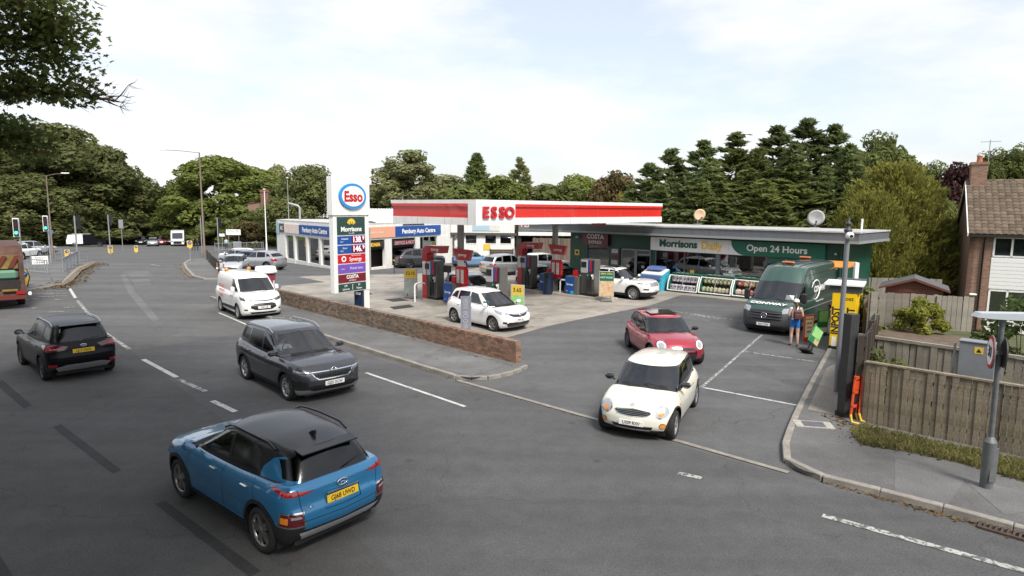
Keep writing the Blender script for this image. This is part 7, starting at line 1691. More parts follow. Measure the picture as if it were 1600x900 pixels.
# ------------------------------------------------------------------ brick wall
def brick_mat(name, c, var=.3): return mat(name, c, .9, noise=(7, .35), bump=(45, .6), island=var)
M_brick = brick_mat('red_brick', (.260, .155, .108)); M_brick2 = brick_mat('weathered_brick', (.205, .155, .115), .38); M_mortar = mat('mortar', (.24, .21, .17), .95, noise=(10, .3))
def brick_wall():
 A, B = Vector((-11.85, 31.1, 0)), Vector((.30, 19.03, 0)); d = (B - A); L = d.length; hd = math.atan2(d.y, d.x)
 o = empty('brick_wall', (A.x, A.y, .05), hd, 'low red brick wall between the pavement and the forecourt', 'wall')
 t, ch, bl = .225, .075, .225; rows = 8; Hb = rows * ch
 b = MB(); b.b2((.01, -t + .012, -.2), (L - .012, -.012, Hb + .095)); b.build('mortar', M_mortar, o)
 b = MB(); b.b2((0, -t - .04, -.2), (L + .10, .04, .03)); b.build('footing', M_kerb, o)
 lst = []
 for r in range(rows):
  x = -(bl / 2 if r % 2 else 0)
  while x < L - .02:
   x0, x1 = max(x, 0), min(x + bl, L)
   if x1 - x0 > .05: lst.append((x0, x1, r, 0))
   x += bl
  for k in range(2 if r % 2 == 0 else 1): lst.append((None, k, r, 1))
 n = int(L / ch)
 for k in range(n): lst.append((k * ch, (k + 1) * ch, rows, 2))
 def boxes(e, b):
  x0, x1, r, kind = e; j = random.uniform(-.005, .005); z = .03 + r * ch
  if kind == 0: b.b2((x0 + .005, -t - j, z + .005), (x1 - .005, -t + .10, z + ch - .005))
  elif kind == 1:
   if r % 2 == 0: b.b2((L - .10, -t + .005 + x1 * .112, z + .005), (L + j, -t + .107 + x1 * .112, z + ch - .005))
   else: b.b2((L - .10, -t + .004, z + .005), (L + j, -.004, z + ch - .005))
  else: b.b2((x0 + .004, -t - .004 + j, z + .004), (x1 - .004, .004 + j, z + .098 + j))
 def near(e): return L if e[0] is None else (e[0] + e[1]) / 2
 lst.sort(key=lambda e: -near(e)); rest = MB(); rest2 = MB()
 for i, e in enumerate(lst):
  x = near(e); weath = x < L - 4.4 + random.uniform(-.8, .8) and random.random() < .9
  if i < 300: b = MB(); boxes(e, b); b.build('brick', M_brick2 if weath else M_brick, o)
  else: boxes(e, rest2 if weath else rest)
 tag(rest2.build('weathered_brickwork', M_brick2, o), kind='stuff')
 if rest.v: tag(rest.build('brickwork', M_brick, o), kind='stuff')
brick_wall()
# ------------------------------------------------------------------ signals, lamps, posts
lens_g = mat('signal_green_lit', (.02, .5, .25), .4, emit=((.05, 1, .55), 3.0)); lens_d = mat('signal_dark', (.05, .01, .01), .4)
def place(px, py): q = G(px, py); return q
def signal(px, py, hgt, face, lab, lit=False, board=True, z0=None, lean=0):
 q = place(px, py); o = empty('traffic_light', q, face, lab, 'traffic light', 'traffic lights at the junction')
 b = MB(); b.tube([(0, 0, 0), (0, 0, hgt)], .07, 0, 8); b.build('pole', STEEL, o)
 b = MB(); b.b2((-.36, -.14, hgt - 1.3), (.02, -.10, hgt + .10)) if board else None
 if board: b.build('backing_board', WHT, o); b = MB()
 b.b2((-.31, -.34, hgt - 1.22), (-.03, -.145, hgt + .02)); b.build('head', BLACK, o)
 for k, m in enumerate((lens_d, lens_d, lens_g if lit else lens_d)):
  l = MB(); l.cyl((0, 0, 0), .105, .015, 0, 14); l.build('lamp', m, o, (-.17, -.345, hgt - .18 - k * .40), (R(90), 0, 0))
  l = MB(); l.tube([(-.17 + .13 * math.cos(R(a)), -.40, hgt - .18 - k * .40 + .13 * math.sin(R(a))) for a in range(0, 181, 30)], .018, 0, 4); l.build('hood', BLACK, o)
 return o
signal(36, 425, 3.95, R(34), 'leftmost traffic light showing green', True); signal(80, 412, 4.2, R(34), 'second traffic light from the left showing green', True)
signal(122, 413, 4.3, R(150), 'traffic light seen from behind beside the railings', False, False); signal(173, 398, 4.6, R(120), 'traffic light on the far kerb above a yellow bollard', False, False)
signal(316, 396, 4.4, R(150), 'traffic light beside the tall lamp post at the junction', False, False); o = signal(342, 396, 4.4, R(170), 'traffic light with twin heads left of the direction sign', False, False)
def lamp_post(px, py, h, arm, rz, lab, r=.09, m=None, lantern=WHT):
 q = place(px, py); o = empty('lamp_post', q, rz, lab, 'lamp post'); mm = m or mat('lamp_brown_grey', (.16, .125, .095), .7)
 b = MB(); b.tube([(0, 0, 0), (0, 0, 1.2), (0, 0, 1.25), (0, 0, h)], [r * 1.5, r * 1.4, r, r * .65], 0, 8)
 if arm: b.tube([(0, 0, h - .05), (arm * .5, 0, h + .12), (arm, 0, h + .2)], .035, 0, 6)
 b.build('column', mm, o)
 b = MB(); b.box((arm * 1.12 if arm else 0, 0, h + .22), (.75 if arm else .3, .22, .12), 0, 0, .04); b.build('lantern', lantern, o); return o
lamp_post(83, 405, 8.3, 1.7, 0, 'brown lamp post behind the left traffic lights', .08); lamp_post(320, 402, 11.3, -3.4, R(6), 'tall brown lamp post with long arm at the junction', .11)
lamp_post(417, 396, 7.8, 0, 0, 'slim white lamp post before the garage end wall', .07, WHT); lamp_post(453, 392, 9.9, 0, 0, 'slim pale pole behind the garage showroom', .07, STEEL)
P = D(469, 352, 62); b = MB(); b.tube([(0, 0, -.8), (0, 0, 1.75), (-.15, 0, 1.9), (-1.1, 0, 2.15)], .11, 0, 8); b.tube([(-1.1, 0, 1.85), (-1.1, 0, 2.7)], .05, 0, 6); tag(b.build('flue_pipe', STEEL, None, P), 'bent grey flue pipe on the garage showroom roof', 'pipe')
def bollard(px, py, lab, h=1.0, base=0, arrow=False, w=.42):
 q = place(px, py); o = empty('bollard', (q.x, q.y, q.z), R(28), lab, 'bollard', 'yellow keep-left bollards');
 if base: b = MB(); b.tube([(0, 0, 0), (0, 0, base)], .05, 0, 8); b.build('post', STEEL, o)
 b = MB(); b.prism([(-w / 2, base + .18), (0, base), (w / 2, base + .18), (w / 2, base + h), (-w / 2, base + h)], -.06, .06, 'Y'); b.build('panel', YEL, o)
 b = MB(); b.cyl((0, 0, 0), w * .38, .01, 0, 18); d_ = b.build('blue_disc', BLUE, o, (0, -.062, base + h - w * .45), (R(90), 0, 0)); b = MB(); b.tube([(-.08, 0, .012), (-.02, -.06, .012), (.1, .08, .012)], .018, 0, 4); b.build('arrow', WHT, d_)
bollard(39, 448, 'large yellow bollard with blue arrow disc beside the lorry', .95, 0, True, .5); bollard(173, 397, 'yellow bollard under the far traffic light', 1.0, .0, True, .5); bollard(213, 395, 'yellow bollard beside the queueing black car', .9, .0, True, .4)
bollard(298, 411, 'yellow bollard head on a thin post at the side turning', .75, 1.35, False, .45); bollard(112, 417, 'yellow bollard behind the grey railings', .95, .25, False, .42); bollard(106, 408, 'orange yellow bollard at the back of the left island', .8, .3, False, .42)
def sign_on_posts(px, py, w, h, zb, lab, m, s=None, sz=.3, cols=None, posts=(-.35, .35), rz=0, cat='sign'):
 q = place(px, py); o = empty('road_sign', q, rz, lab, cat); b = MB(); b.b2((-w / 2, -.03, zb), (w / 2, 0, zb + h), 0); b.build('plate', m, o)
 for k in posts: b = MB(); b.tube([(k * w, .04, 0), (k * w, .04, zb + h)], .04, 0, 6); b.build('post', STEEL, o)
 for i, t in enumerate(s or []): text(t, sz, cols or BLACK, o, (0, -.034, zb + h - sz * (.75 + i * 1.05)), FACE, bold=.01, name='lettering')
 return o
sign_on_posts(64, 424, 1.0, .62, .55, 'white temporary road sign hung on the left railings', WHT, ['Pembury', 'Road is', 'CLOSED'], .17, rz=R(30)); sign_on_posts(366, 392, 2.0, .75, 2.2, 'white direction sign on two posts across the junction', WHT, ['Pembury  A21'], .28)
sign_on_posts(348, 390, .75, .40, 1.9, 'small white sign left of the direction sign', WHT, None, posts=(0,)); sign_on_posts(371, 390, 1.2, 1.0, .2, 'grey back of a sign below the direction sign', STEEL); sign_on_posts(81, 392, .75, .5, 2.2, 'small blue sign beside the left lamp post', mat('blue_sign', (.06, .16, .36), .5), None, posts=(0,)); sign_on_posts(192, 394, .55, 1.1, 3.0, 'grey back of a tall sign at the far kerb', STEEL, None, posts=(0,)); sign_on_posts(399, 386, 1.1, .45, .6, 'pale yellow sign behind the parked cars', mat('pale_yellow', (.70, .66, .42), .5))
def railing(p, q, lab, h=1.0, m=None, z=.1):
 A, B = G(*p, z), G(*q, z); d = B - A; o = empty('railing', A, math.atan2(d.y, d.x), lab, 'railing', 'grey pedestrian railings'); L = d.xy.length
 for zz in (.12, h): b = MB(); b.tube([(0, 0, zz), (L, 0, zz)], .03, 0, 6); b.build('rail', m or STEEL, o)
 n = max(2, int(L / .18)); me = None; b = MB(); b.tube([(0, 0, .12), (0, 0, h)], .012, 0, 5); me = b.mesh('bar', m or STEEL)
 for i in range(min(n, 60)): link('bar', me, o, (L * (i + .5) / n, 0, 0))
 for i in range(int(L / 2) + 2): x = min(L, i * 2.0); b = MB(); b.tube([(x, 0, -.1), (x, 0, h)], .035, 0, 6); b.build('post', m or STEEL, o)
railing((44, 426), (75, 428), 'grey railing behind the white temporary sign'); railing((99, 425), (122, 414), 'grey railing along the right edge of the left island'); railing((48, 409), (98, 407), 'grey railing at the back of the left island'); railing((125, 410), (137, 409), 'short grey railing at the tip of the left island')
railing((336, 392), (412, 391), 'thin grey railing behind the parked row', 1.0)
pp = [(321, 402), (324, 406), (327, 410), (330, 414), (333, 418), (336, 421), (339, 424), (342, 428)]
PN = ['farthest', 'second farthest', 'third farthest', 'fourth farthest', 'fourth nearest', 'third nearest', 'second nearest', 'nearest']
for i, (x, y) in enumerate(pp):
 q = G(x, y); b = MB(); b.box((0, 0, .5), (.11, .11, 1.0), 0, 0, .02); tag(b.build('bollard_post', mat('black_timber', (.03, .027, .024), .7), None, q), PN[i] + ' short black timber post in the row before the parked cars', 'post', 'black posts along the side turning')
for x, y, l in ((340, 431, 'orange banded post left of the pale silver hatchback'), (350, 433, 'orange and white post behind the white van')):
 q = G(x, y); b = MB(); b.tube([(0, 0, 0), (0, 0, .95)], .05, 0, 8); b.b2((-.055, -.055, .5), (.055, .055, .62), 1); tag(b.build('marker_post', [mat('amber_wood', (.30, .14, .05), .6), WHT], None, q), l, 'post')
# distant cottage with brick chimney
q = D(415, 350, 116); o = empty('cottage', (q.x, 116, gz(116)), R(10), 'distant cottage with tall brick chimney half hidden by trees', 'house')
b = MB(); b.b2((-3, 0, 0), (3, 5, 5.2)); b.build('wall', mat('far_brick', (.22, .11, .08), .9, noise=(3, .3)), o); b = MB(); b.prism([(-.4, 5.2), (5.4, 5.2), (2.5, 8.0)], -3.3, 3.3, 'X'); rf = b.build('roof', mat('far_roof', (.16, .10, .075), .9), o)
b = MB(); b.b2((-.65, -.1, 3), (.65, 1.0, 10.2)); b.b2((-.75, -.2, 9.7), (.75, 1.1, 9.95)); b.build('chimney', mat('far_chimney', (.20, .10, .075), .9, noise=(4, .3)), rf)
for x in (-2, 1.2): b = MB(); b.b2((x, -.05, 1.2), (x + 1, 0, 2.4)); b.build('window', DKG, o)
board_fence('wooden_fence', (-48, 112), (-40, 108), 2.0, .3, mat('far_boards', (.20, .17, .13), .9, island=.2), 'distant board fence behind the direction sign')

# ------------------------------------------------------------------ right-hand side: lamp with speed sign, posts, barriers
def speed_lamp():
 q = Vector((8.28, 10.4, .10)); o = empty('lamp_post', q, 0, 'grey lamp post with low lantern and round speed sign by the kerb', 'lamp post'); T = D(1567, 494, 10.15)
 st = mat('grey_paint_metal', (.15, .16, .165), .55, .2, noise=(6, .3), wear=(5, (.28, .28, .28), .64)); v = Vector((T.x - q.x, T.y - q.y, 0)); H = T.z - q.z
 b = MB(); b.tube([(0, 0, 0), v * .28 + Vector((0, 0, .86))], .10, 0, 8); b.tube([v * .28 + Vector((0, 0, .86)), v * .31 + Vector((0, 0, .95))], [.10, .045], 0, 8, False); b.tube([v * .31 + Vector((0, 0, .95)), v + Vector((0, 0, H))], .042, 0, 12); b.build('column', st, o)
 b = MB(); b.box((0, -.118, .45), (.12, .012, .62), 0, 0, .004); b.build('service_door', st, o)
 b = MB(); b.prism([(-.42, -.04), (-.36, .03), (.9, .06), (.95, -.02), (.3, -.07), (-.2, -.06)], -.11, .11, 'Y'); b.build('lantern', mat('lantern_grey', (.42, .46, .50), .35), o, v + Vector((.0, 0, H + .02)), (0, 0, R(-12)))
 b = MB(); b.tube([(0, .0, -.1), (0, 0, .08)], .05, 0, 8); b.build('lantern_neck', st, o, v + Vector((0, 0, H - .04)))
 sp = v * .80 + Vector((-.04, -.02, H * .80)); s = MB(); s.cyl((0, 0, 0), .28, .02, 0, 28); d_ = s.build('sign_plate', st, o, sp + Vector((-.08, .02, 0)), (R(90), 0, R(-117)))
 s = MB(); s.cyl((0, 0, .021), .275, .004, 0, 28); s.build('red_border', RED, d_); s = MB(); s.cyl((0, 0, .026), .215, .004, 0, 28); s.build('white_face', WHT, d_)
 text('30', .26, BLACK, d_, (0, 0, .033), (0, 0, 0), bold=.02)
 s = MB(); s.cyl((0, 0, 0), .25, .02, 0, 28); s.build('sign_back', mat('sign_back', (.05, .05, .05), .6), o, sp + Vector((.09, -.03, 0)), (R(90), 0, R(-117)))
 b = MB(); b.box((0, 0, 0), (.16, .12, .06)); b.build('clip', st, o, sp)
speed_lamp()
o = empty('camera_post', (8.58, 16.1, .1), 0, 'tall grey post with white security camera above the parcel lockers', 'camera post'); b = MB(); b.tube([(0, 0, 0), (0, 0, 4.0)], .062, 0, 12); b.tube([(0, 0, 4.0), (0, 0, 4.2)], .07, 0, 12); b.build('column', mat('post_grey', (.22, .23, .25), .45, .3), o)
b = MB(); b.lathe([(.001, 4.62), (.02, 4.55), (.03, 4.47), (.075, 4.45), (.08, 4.42), (.05, 4.40), (.05, 4.30), (.10, 4.28), (.10, 4.25), (.07, 4.2)], 0, 14); b.build('finial', mat('finial_black', (.05, .055, .06), .5), o)
b = MB(); b.lathe([(.001, .10), (.06, .09), (.095, .04), (.095, -.03), (.06, -.08), (.001, -.09)], 0, 18); c_ = b.build('camera_housing', WHT, o, (0, -.10, 4.12)); b = MB(); b.lathe([(.001, -.055), (.035, -.045), (.05, 0), (.001, .01)], 0, 14, 'Y'); b.build('camera_lens', BLACK, c_, (0, -.07, -.0))
o = empty('totem', (7.78, 14.15, .1), R(18), 'dark grey box-shaped totem post beside the orange barriers', 'post'); b = MB(); b.b2((-.12, -.10, 0), (.12, .12, 2.42), 0, .01); b.build('body', mat('totem_dark', (.035, .035, .038), .5, noise=(4, .3)), o); b = MB(); b.b2((.121, -.09, .1), (.127, .11, 2.40)); b.build('side_panel', mat('totem_grey', (.11, .11, .115), .5), o); b = MB(); b.b2((-.14, -.12, 0), (.14, .14, .12)); b.build('plinth', BLACK, o)
def barrier(loc, rz, lean, lab):
 o = empty('orange_barrier', loc, rz, lab, 'barrier', 'folded orange barriers'); OB = mat('barrier_orange', (.62, .075, .02), .5, noise=(5, .2)); f = MB()
 o.rotation_euler = (0, R(lean), rz)
 for lo, hi in (((0, -.02, .12), (.07, .02, 1.05)), ((.32, -.02, .12), (.39, .02, .98)), ((.0, -.02, .95), (.39, .02, 1.03)), ((0, -.02, .3), (.39, .02, .37)), ((0, -.02, .62), (.39, .02, .70))): f.b2(lo, hi, 0, .01)
 f.build('frame', OB, o)
 for x in (.02, .34): b = MB(); b.tube([(x, 0, .16), (x - .02, -.05, 0), (x + .02, -.22, -.01)], .03, 0, 6); b.build('foot', YEL, o)
 b = MB(); b.b2((.05, -.026, .72), (.34, -.02, .93)); b.build('panel', OB, o)
barrier((*G(1327, 660, .1).xy, .12), R(40), 6, 'folded orange barrier nearest the dark totem'); barrier((*G(1341, 658, .1).xy, .12), R(55), 7, 'folded orange barrier leaning on the wooden fence')
g = G(1570, 838); o = empty('road_drain', (7.6, 9.12, .012), R(-44), 'rusty iron drain grating beside the kerb at the lower right', 'drain'); ir = mat('rusty_iron', (.075, .05, .04), .8, noise=(12, .4))
b = MB()
for lo, hi in (((-.30, -.24, 0), (.30, -.20, .03)), ((-.30, .20, 0), (.30, .24, .03)), ((-.30, -.2, 0), (-.26, .2, .03)), ((.26, -.2, 0), (.30, .2, .03))): b.b2(lo, hi)
b.build('frame', ir, o)
for k in range(7): b = MB(); b.b2((-.235 + k * .072, -.2, .005), (-.205 + k * .072, .2, .028)); b.build('bar', ir, o)
b = MB(); b.b2((-.26, -.2, -.008), (.26, .2, -.002)); b.build('dark_pit', BLACK, o)
# ------------------------------------------------------------------ garden and house on the right
def garden_z(y):
 t = min(1, max(0, (y - 17.5) / 9)); e = min(1, max(0, (y - 44) / 14)); return -1.55 * t * t * (3 - 2 * t) * (1 - e) + gz(60) * e
sheet('garden_lawn', [(8.1, 14.35), (14, 7.6), (14, -60), (500, -60), (500, 60), (21, 60), (19.0, 34.5), (14.0, 24.2)], -.02, mat('garden_soil', (.085, .095, .04), .95, noise=(1.5, .4), bump=(20, .6)), zf=garden_z, y_from=16, step=1.5)
board_fence('wooden_fence', (7.98, 13.79), (13.4, 8.55), 1.40, .108, M_fence, 'weathered close-boarded fence along the right-hand pavement', .08, cap=.035)
board_fence('wooden_fence', (8.02, 13.95), (10.2, 17.2), 1.95, .14, M_dkboard, 'dark brown boarded fence behind the orange barriers', .1)
board_fence('wooden_fence', (10.25, 17.3), (15.6, 28.0), 1.75, .16, M_fence2, 'old grey leaning boundary fence behind the parcel lockers', .05, vary=.25)
# raised bed behind the front fence
b2a, b2b = Vector((9.3, 16.5)), Vector((14.6, 10.9))
board_fence('retaining_boards', b2a, b2b, 1.38, .15, M_fence2, 'grey retaining boards of the raised bed behind the front fence', .15, cap=.07)
def bed():
 d = (b2b - b2a).normalized(); n = Vector((-d.y, d.x)); n = n if n.y > 0 else -n; p = [b2a + n * .05, b2a + d * 2.6 + n * .05, b2a + d * 2.6 + n * 2.0, b2a + n * 2.6 + d * .2]
 b = MB(); b.prism([tuple(q) for q in p], .1, 1.50, 'Z'); tag(b.build('raised_bed', mat('bed_soil', (.13, .095, .065), .95, noise=(5, .4), bump=(30, .8)), None), kind='structure')
 b = MB(); p = [b2a + d * 2.62 + n * .05, b2b + n * .05, b2b + n * .5, b2a + d * 2.62 + n * .5]; b.prism([tuple(q) for q in p], 1.40, 1.50, 'Z'); tag(b.build('ledge', M_fence2, None), 'grey timber ledge along the top of the retaining boards', 'ledge')
bed()
for (pa, pb, h, lab, m, bw) in (((10.75, 18.6), (12.3, 18.0), 1.0, 'grey horizontal-grained fence panel behind the yellow green shrub', M_fence2, .2), ((12.3, 18.0), (13.15, 17.65), 1.0, 'pale vertical board panel between the shrub and the house', mat('pale_boards', (.31, .285, .24), .9, noise=(3, .3), island=.15), .13)):
 board_fence('fence_panel', pa, pb, h, bw, m, lab, 1.45, vary=.02, post=1.1)
def leafy(name, loc, h, w, n, size, m, lab, cat='shrub', seed=1, lobes=14):
 o = empty(name, loc, 0, lab, cat); link('foliage', crown_deciduous(seed, h, w, n, size, m, .0, lobes), o); b = MB()
 for k in range(5): a = 1.3 * k; b.tube([(0, 0, 0), (.2 * w * math.cos(a), .2 * w * math.sin(a), h * .6)], [.02, .008], 0, 5)
 b.build('stem', M_bark, o); return o
leafy('shrub', (11.45, 17.35, 1.48), .85, 1.4, 4600, .038, leaf_mat('leaf_gold', (.24, .27, .055), .5), 'yellow green variegated shrub on the raised bed', seed=21, lobes=26)
leafy('shrub', (9.35, 15.4, .1), 1.35, 1.3, 900, .05, leaf_mat('leaf_weed', (.13, .15, .07), .4), 'wispy grey green weeds between the front fence and the raised bed', seed=22); leafy('shrub', (8.9, 14.7, .1), 1.2, .9, 600, .05, Lf['bright'], 'small leafy weed in the corner behind the front fence', seed=23)
leafy('shrub', (15.6, 18.8, -.2), 2.7, 2.6, 1500, .07, leaf_mat('leaf_rose', (.10, .15, .05), .4), 'loose open shrub in front of the white cladding of the house', seed=24, lobes=22); leafy('shrub', (17.0, 28.2, -1.6), 2.9, 1.8, 1500, .08, Lf['mid'], 'green shrub beside the garden shed', seed=25)
leafy('climber', (12.6, 22.0, .2), 2.0, 1.4, 1300, .06, Lf['mid'], 'climbing plant tangled over the old grey boundary fence', seed=26)
# utility cabinet
o = empty('utility_cabinet', (9.66, 12.72, 1.42), R(-44), 'grey utility cabinet with yellow warning sticker above the fence', 'cabinet'); cg = mat('cabinet_grey', (.20, .215, .235), .45, noise=(4, .12))
b = MB(); b.b2((-.31, -.13, .0), (.31, .13, .76), 0, .015); b.build('housing', cg, o); b = MB(); b.b2((-.33, -.15, .755), (.33, .15, .79), 0, .01); b.build('lid', cg, o); b = MB(); b.b2((-.05, -.135, .54), (.10, -.130, .68)); st_ = b.build('warning_sticker', YEL, o); b = MB(); b.prism([(-.02, .57), (.07, .57), (.025, .65)], -.138, -.135, 'Y'); b.build('symbol', BLACK, st_)
b = MB(); b.b2((.24, -.14, .50), (.27, -.13, .58)); b.build('lock', BLACK, o)
for x in (-.40, .40): b = MB(); b.b2((x - .02, -.04, -1.3), (x + .02, .0, .7)); b.build('strut', STEEL, o)
# shed, set lower than the raised bed
P = D(1428, 452, 31); o = empty('garden_shed', (P.x, P.y, -.55), R(-33), 'small red-brown garden shed with dark felt roof', 'shed')
b = MB(); b.b2((-1.0, -.8, 0), (1.0, .9, 1.62)); b.prism([(-1.0, 1.62), (1.0, 1.62), (0, 2.02)], -.8, .9, 'Y'); b.build('wall', mat('shed_red', (.14, .052, .036), .8, noise=(3, .25)), o)
for s in (1, -1): b = MB(); b.prism([(0, 2.10), (s * 1.22, 1.62), (s * 1.22, 1.56), (0, 2.03)], -1.0, 1.1, 'Y'); b.build('roof', mat('shed_felt', (.10, .105, .11), .9, noise=(6, .25)), o)
for s in (1, -1): b = MB(); b.prism([(0, 2.11), (s * 1.24, 1.62), (s * 1.24, 1.52), (0, 2.0)], -1.03, -1.0, 'Y'); b.build('bargeboard', mat('shed_red', (.14, .052, .036), .8), o)
for k in range(8): b = MB(); b.b2((-1.005, -.815, .1 + k * .19), (1.005, -.80, .26 + k * .19)); b.build('cladding_board', mat('shed_red', (.14, .052, .036), .8), o)
o.scale = (1.18, 1.18, 1.05)
board_fence('fence_panel', (19.3, 35.2), (23.9, 34.4), 2.35, .30, mat('concrete_panel', (.22, .205, .18), .9, noise=(2, .25), island=.1), 'pale concrete fence at the far end of the garden behind the shed', -1.2, vary=.0, post=2.0, postm=mat('pale_concrete', (.40, .38, .34), .9))
def house():
 C = Vector((24.6, 33.8)); a = R(-31); z0 = -1.5; o = empty('brick_house', (C.x, C.y, z0), a, 'brown brick house with tiled roof and white cladding at the right edge', 'house')
 EH, Rz, L, Dp = 5.35, 8.1, 9.0, 8.0          # local x along the front, y back
 bm_ = bpy.data.materials.new('house_brick'); bm_.use_nodes = True; t = bm_.node_tree; p_ = t.nodes['Principled BSDF']; p_.inputs['Roughness'].default_value = .9
 tcn = t.nodes.new('ShaderNodeTexCoord'); mpn = t.nodes.new('ShaderNodeMapping'); sx = t.nodes.new('ShaderNodeSeparateXYZ'); cx = t.nodes.new('ShaderNodeCombineXYZ'); ad = t.nodes.new('ShaderNodeMath'); t.links.new(tcn.outputs['Object'], sx.inputs[0]); t.links.new(sx.outputs['X'], ad.inputs[0]); t.links.new(sx.outputs['Y'], ad.inputs[1]); t.links.new(ad.outputs[0], cx.inputs['X']); t.links.new(sx.outputs['Z'], cx.inputs['Y'])
 bk = t.nodes.new('ShaderNodeTexBrick'); bk.inputs['Scale'].default_value = 1; bk.inputs['Brick Width'].default_value = .225; bk.inputs['Row Height'].default_value = .075; bk.inputs['Mortar Size'].default_value = .011; bk.inputs['Color1'].default_value = (.30, .135, .072, 1); bk.inputs['Color2'].default_value = (.15, .075, .050, 1); bk.inputs['Mortar'].default_value = (.24, .21, .18, 1); t.links.new(cx.outputs[0], bk.inputs['Vector']); t.links.new(bk.outputs['Color'], p_.inputs['Base Color'])
 w = MB(); w.b2((0, 0, 0), (1.0, .25, EH)); w.prism([(0, 0), (Dp, 0), (Dp, EH), (Dp / 2, Rz - .15), (0, EH)], .0, .25, 'X')
 w.b2((1.0, Dp - .25, 0), (L, Dp, EH)); w.build('wall', bm_, o)
 b = MB(); b.b2((1.0, .0, 2.28), (L, .2, 3.98)); cl = b.build('white_cladding', W2, o)
 for k in range(8): b = MB(); b.b2((1.0, -.02, 2.32 + k * .2), (L, .0, 2.50 + k * .2)); b.build('cladding_board', mat('white_cladding_board', (.74, .74, .73), .5), cl)
 b = MB(); b.b2((1.0, .0, 0), (L, .2, .68)); b.build('plinth_wall', W2, o); b = MB(); b.b2((1.0, .0, 5.08), (L, .2, EH)); b.build('lintel', W_, o)
 cur = mat('curtain', (.50, .52, .50), .8, noise=(14, .25))
 for z, h in ((4.0, 1.06), (.70, 1.56)):
  f = MB(); xs = [1.02, 1.78, 3.6, 4.4, 6.4]
  for x in xs: f.b2((x, -.02, z), (x + .09, .10, z + h))
  f.b2((1.02, -.02, z), (6.5, .10, z + .08)); f.b2((1.02, -.02, z + h - .08), (6.5, .10, z + h)); fo = f.build('window', W_, o)
  for i in range(len(xs) - 1): g_ = MB(); g_.b2((xs[i] + .09, .03, z + .08), (xs[i + 1], .04, z + h - .08)); g_.build('pane', SHOPG, fo)
  n = 60; vs = [];
  for i in range(n + 1): x = 1.1 + 5.2 * i / n; y = .16 + .03 * math.sin(i * 1.9); vs += [(x, y, z), (x, y, z + h)]
  c_ = MB(); c_.add(vs, [(2 * i, 2 * i + 2, 2 * i + 3, 2 * i + 1) for i in range(n)], 0, True); c_.build('curtain', cur, o, fix=False)
 # tiled roof: rows of profiled tiles
 tm = mat('roof_tile', (.135, .092, .064), .9, noise=(1.5, .5), col2=(.080, .066, .046), island=.32, wear=(5, (.22, .21, .15), .68)); th = math.atan2(Rz - EH, Dp / 2); sl = (Rz - EH) / math.sin(th) + .35
 b = MB(); b.prism([(-.30, EH - .20), (Dp / 2, Rz - .06), (Dp + .3, EH - .20), (Dp / 2, Rz - .26)], -.12, L, 'X'); rf = b.build('roof', mat('roof_under', (.06, .045, .035), .9), o)
 rows = int(sl / .30); cols = int((L + .3) / .29); near, rest = [], []
 tile = MB(); tile.add([(0, 0, 0), (.09, 0, .035), (.20, 0, .035), (.285, 0, 0), (0, .36, 0), (.09, .36, .035), (.20, .36, .035), (.285, .36, 0), (0, 0, -.025), (.285, 0, -.025)], [(0, 1, 5, 4), (1, 2, 6, 5), (2, 3, 7, 6), (8, 9, 3, 2, 1, 0)], 0); tme = tile.mesh('tile', tm); cnt = 0
 for c in range(cols):
  for r in range(rows):
   s = r * .30; x = -.14 + c * .29; y = -.32 + s * math.cos(th); z = EH - .14 + s * math.sin(th)
   if y > Dp / 2 - .05: continue
   if cnt < 300: link('tile', tme, rf, (x, y, z + random.uniform(-.006, .006)), (th - R(4), 0, random.uniform(-.01, .01))); cnt += 1
   else: rest.append((x, y, z))
 b = MB()
 for (x, y, z) in rest: b.T = Matrix.Translation((x, y, z)) @ Matrix.Rotation(th - R(4), 4, 'X'); b.add(tile.v, tile.f)
 if rest: tag(b.build('tiles', tm, rf, fix=False), kind='stuff')
 for k in range(int(L / .45)): b = MB(); b.tube([(-.14 + k * .45, Dp / 2, Rz), (.28 + k * .45, Dp / 2, Rz + .01)], .12, 0, 8); b.build('ridge_tile', tm, rf)
 b = MB(); b.b2((-.10, -.42, EH - .30), (L, -.30, EH - .20)); b.build('gutter', BLACK, rf); b = MB(); b.tube([(.62, -.36, EH - .3), (.62, -.08, EH - .6), (.62, -.08, 0)], .045, 0, 8); b.build('downpipe', BLACK, o)
 for s in (0, 1): b = MB(); b.prism([(-.36, EH - .28), (Dp / 2, Rz - .10), (Dp / 2, Rz + .06), (-.36, EH - .10)] if s == 0 else [(Dp + .36, EH - .28), (Dp / 2, Rz - .10), (Dp / 2, Rz + .06), (Dp + .36, EH - .10)], -.17, -.125, 'X'); b.build('bargeboard', W_, rf)
 ch = MB(); ch.b2((.05, Dp / 2 - .5, 6.3), (.80, Dp / 2 + .5, Rz + .95)); ch.b2((-.0, Dp / 2 - .55, Rz + .95), (.85, Dp / 2 + .55, Rz + 1.10)); co = ch.build('chimney', bm_, o)
 b = MB(); b.lathe([(.15, 0), (.13, .30), (.16, .36), (.10, .36)], 0, 14, c=(.42, Dp / 2 - .1, Rz + 1.10)); b.build('chimney_pot', mat('terracotta', (.45, .16, .08), .8), co); b = MB(); b.lathe([(.17, .36), (.17, .42), (.05, .46)], 0, 14, c=(.42, Dp / 2 - .1, Rz + 1.10)); b.build('pot_cap', LGREY, co)
 b = MB(); b.b2((-.02, Dp / 2 - .7, 6.65), (.95, Dp / 2 - .5, 7.35)); b.build('lead_flashing', mat('lead', (.30, .31, .33), .6), co)
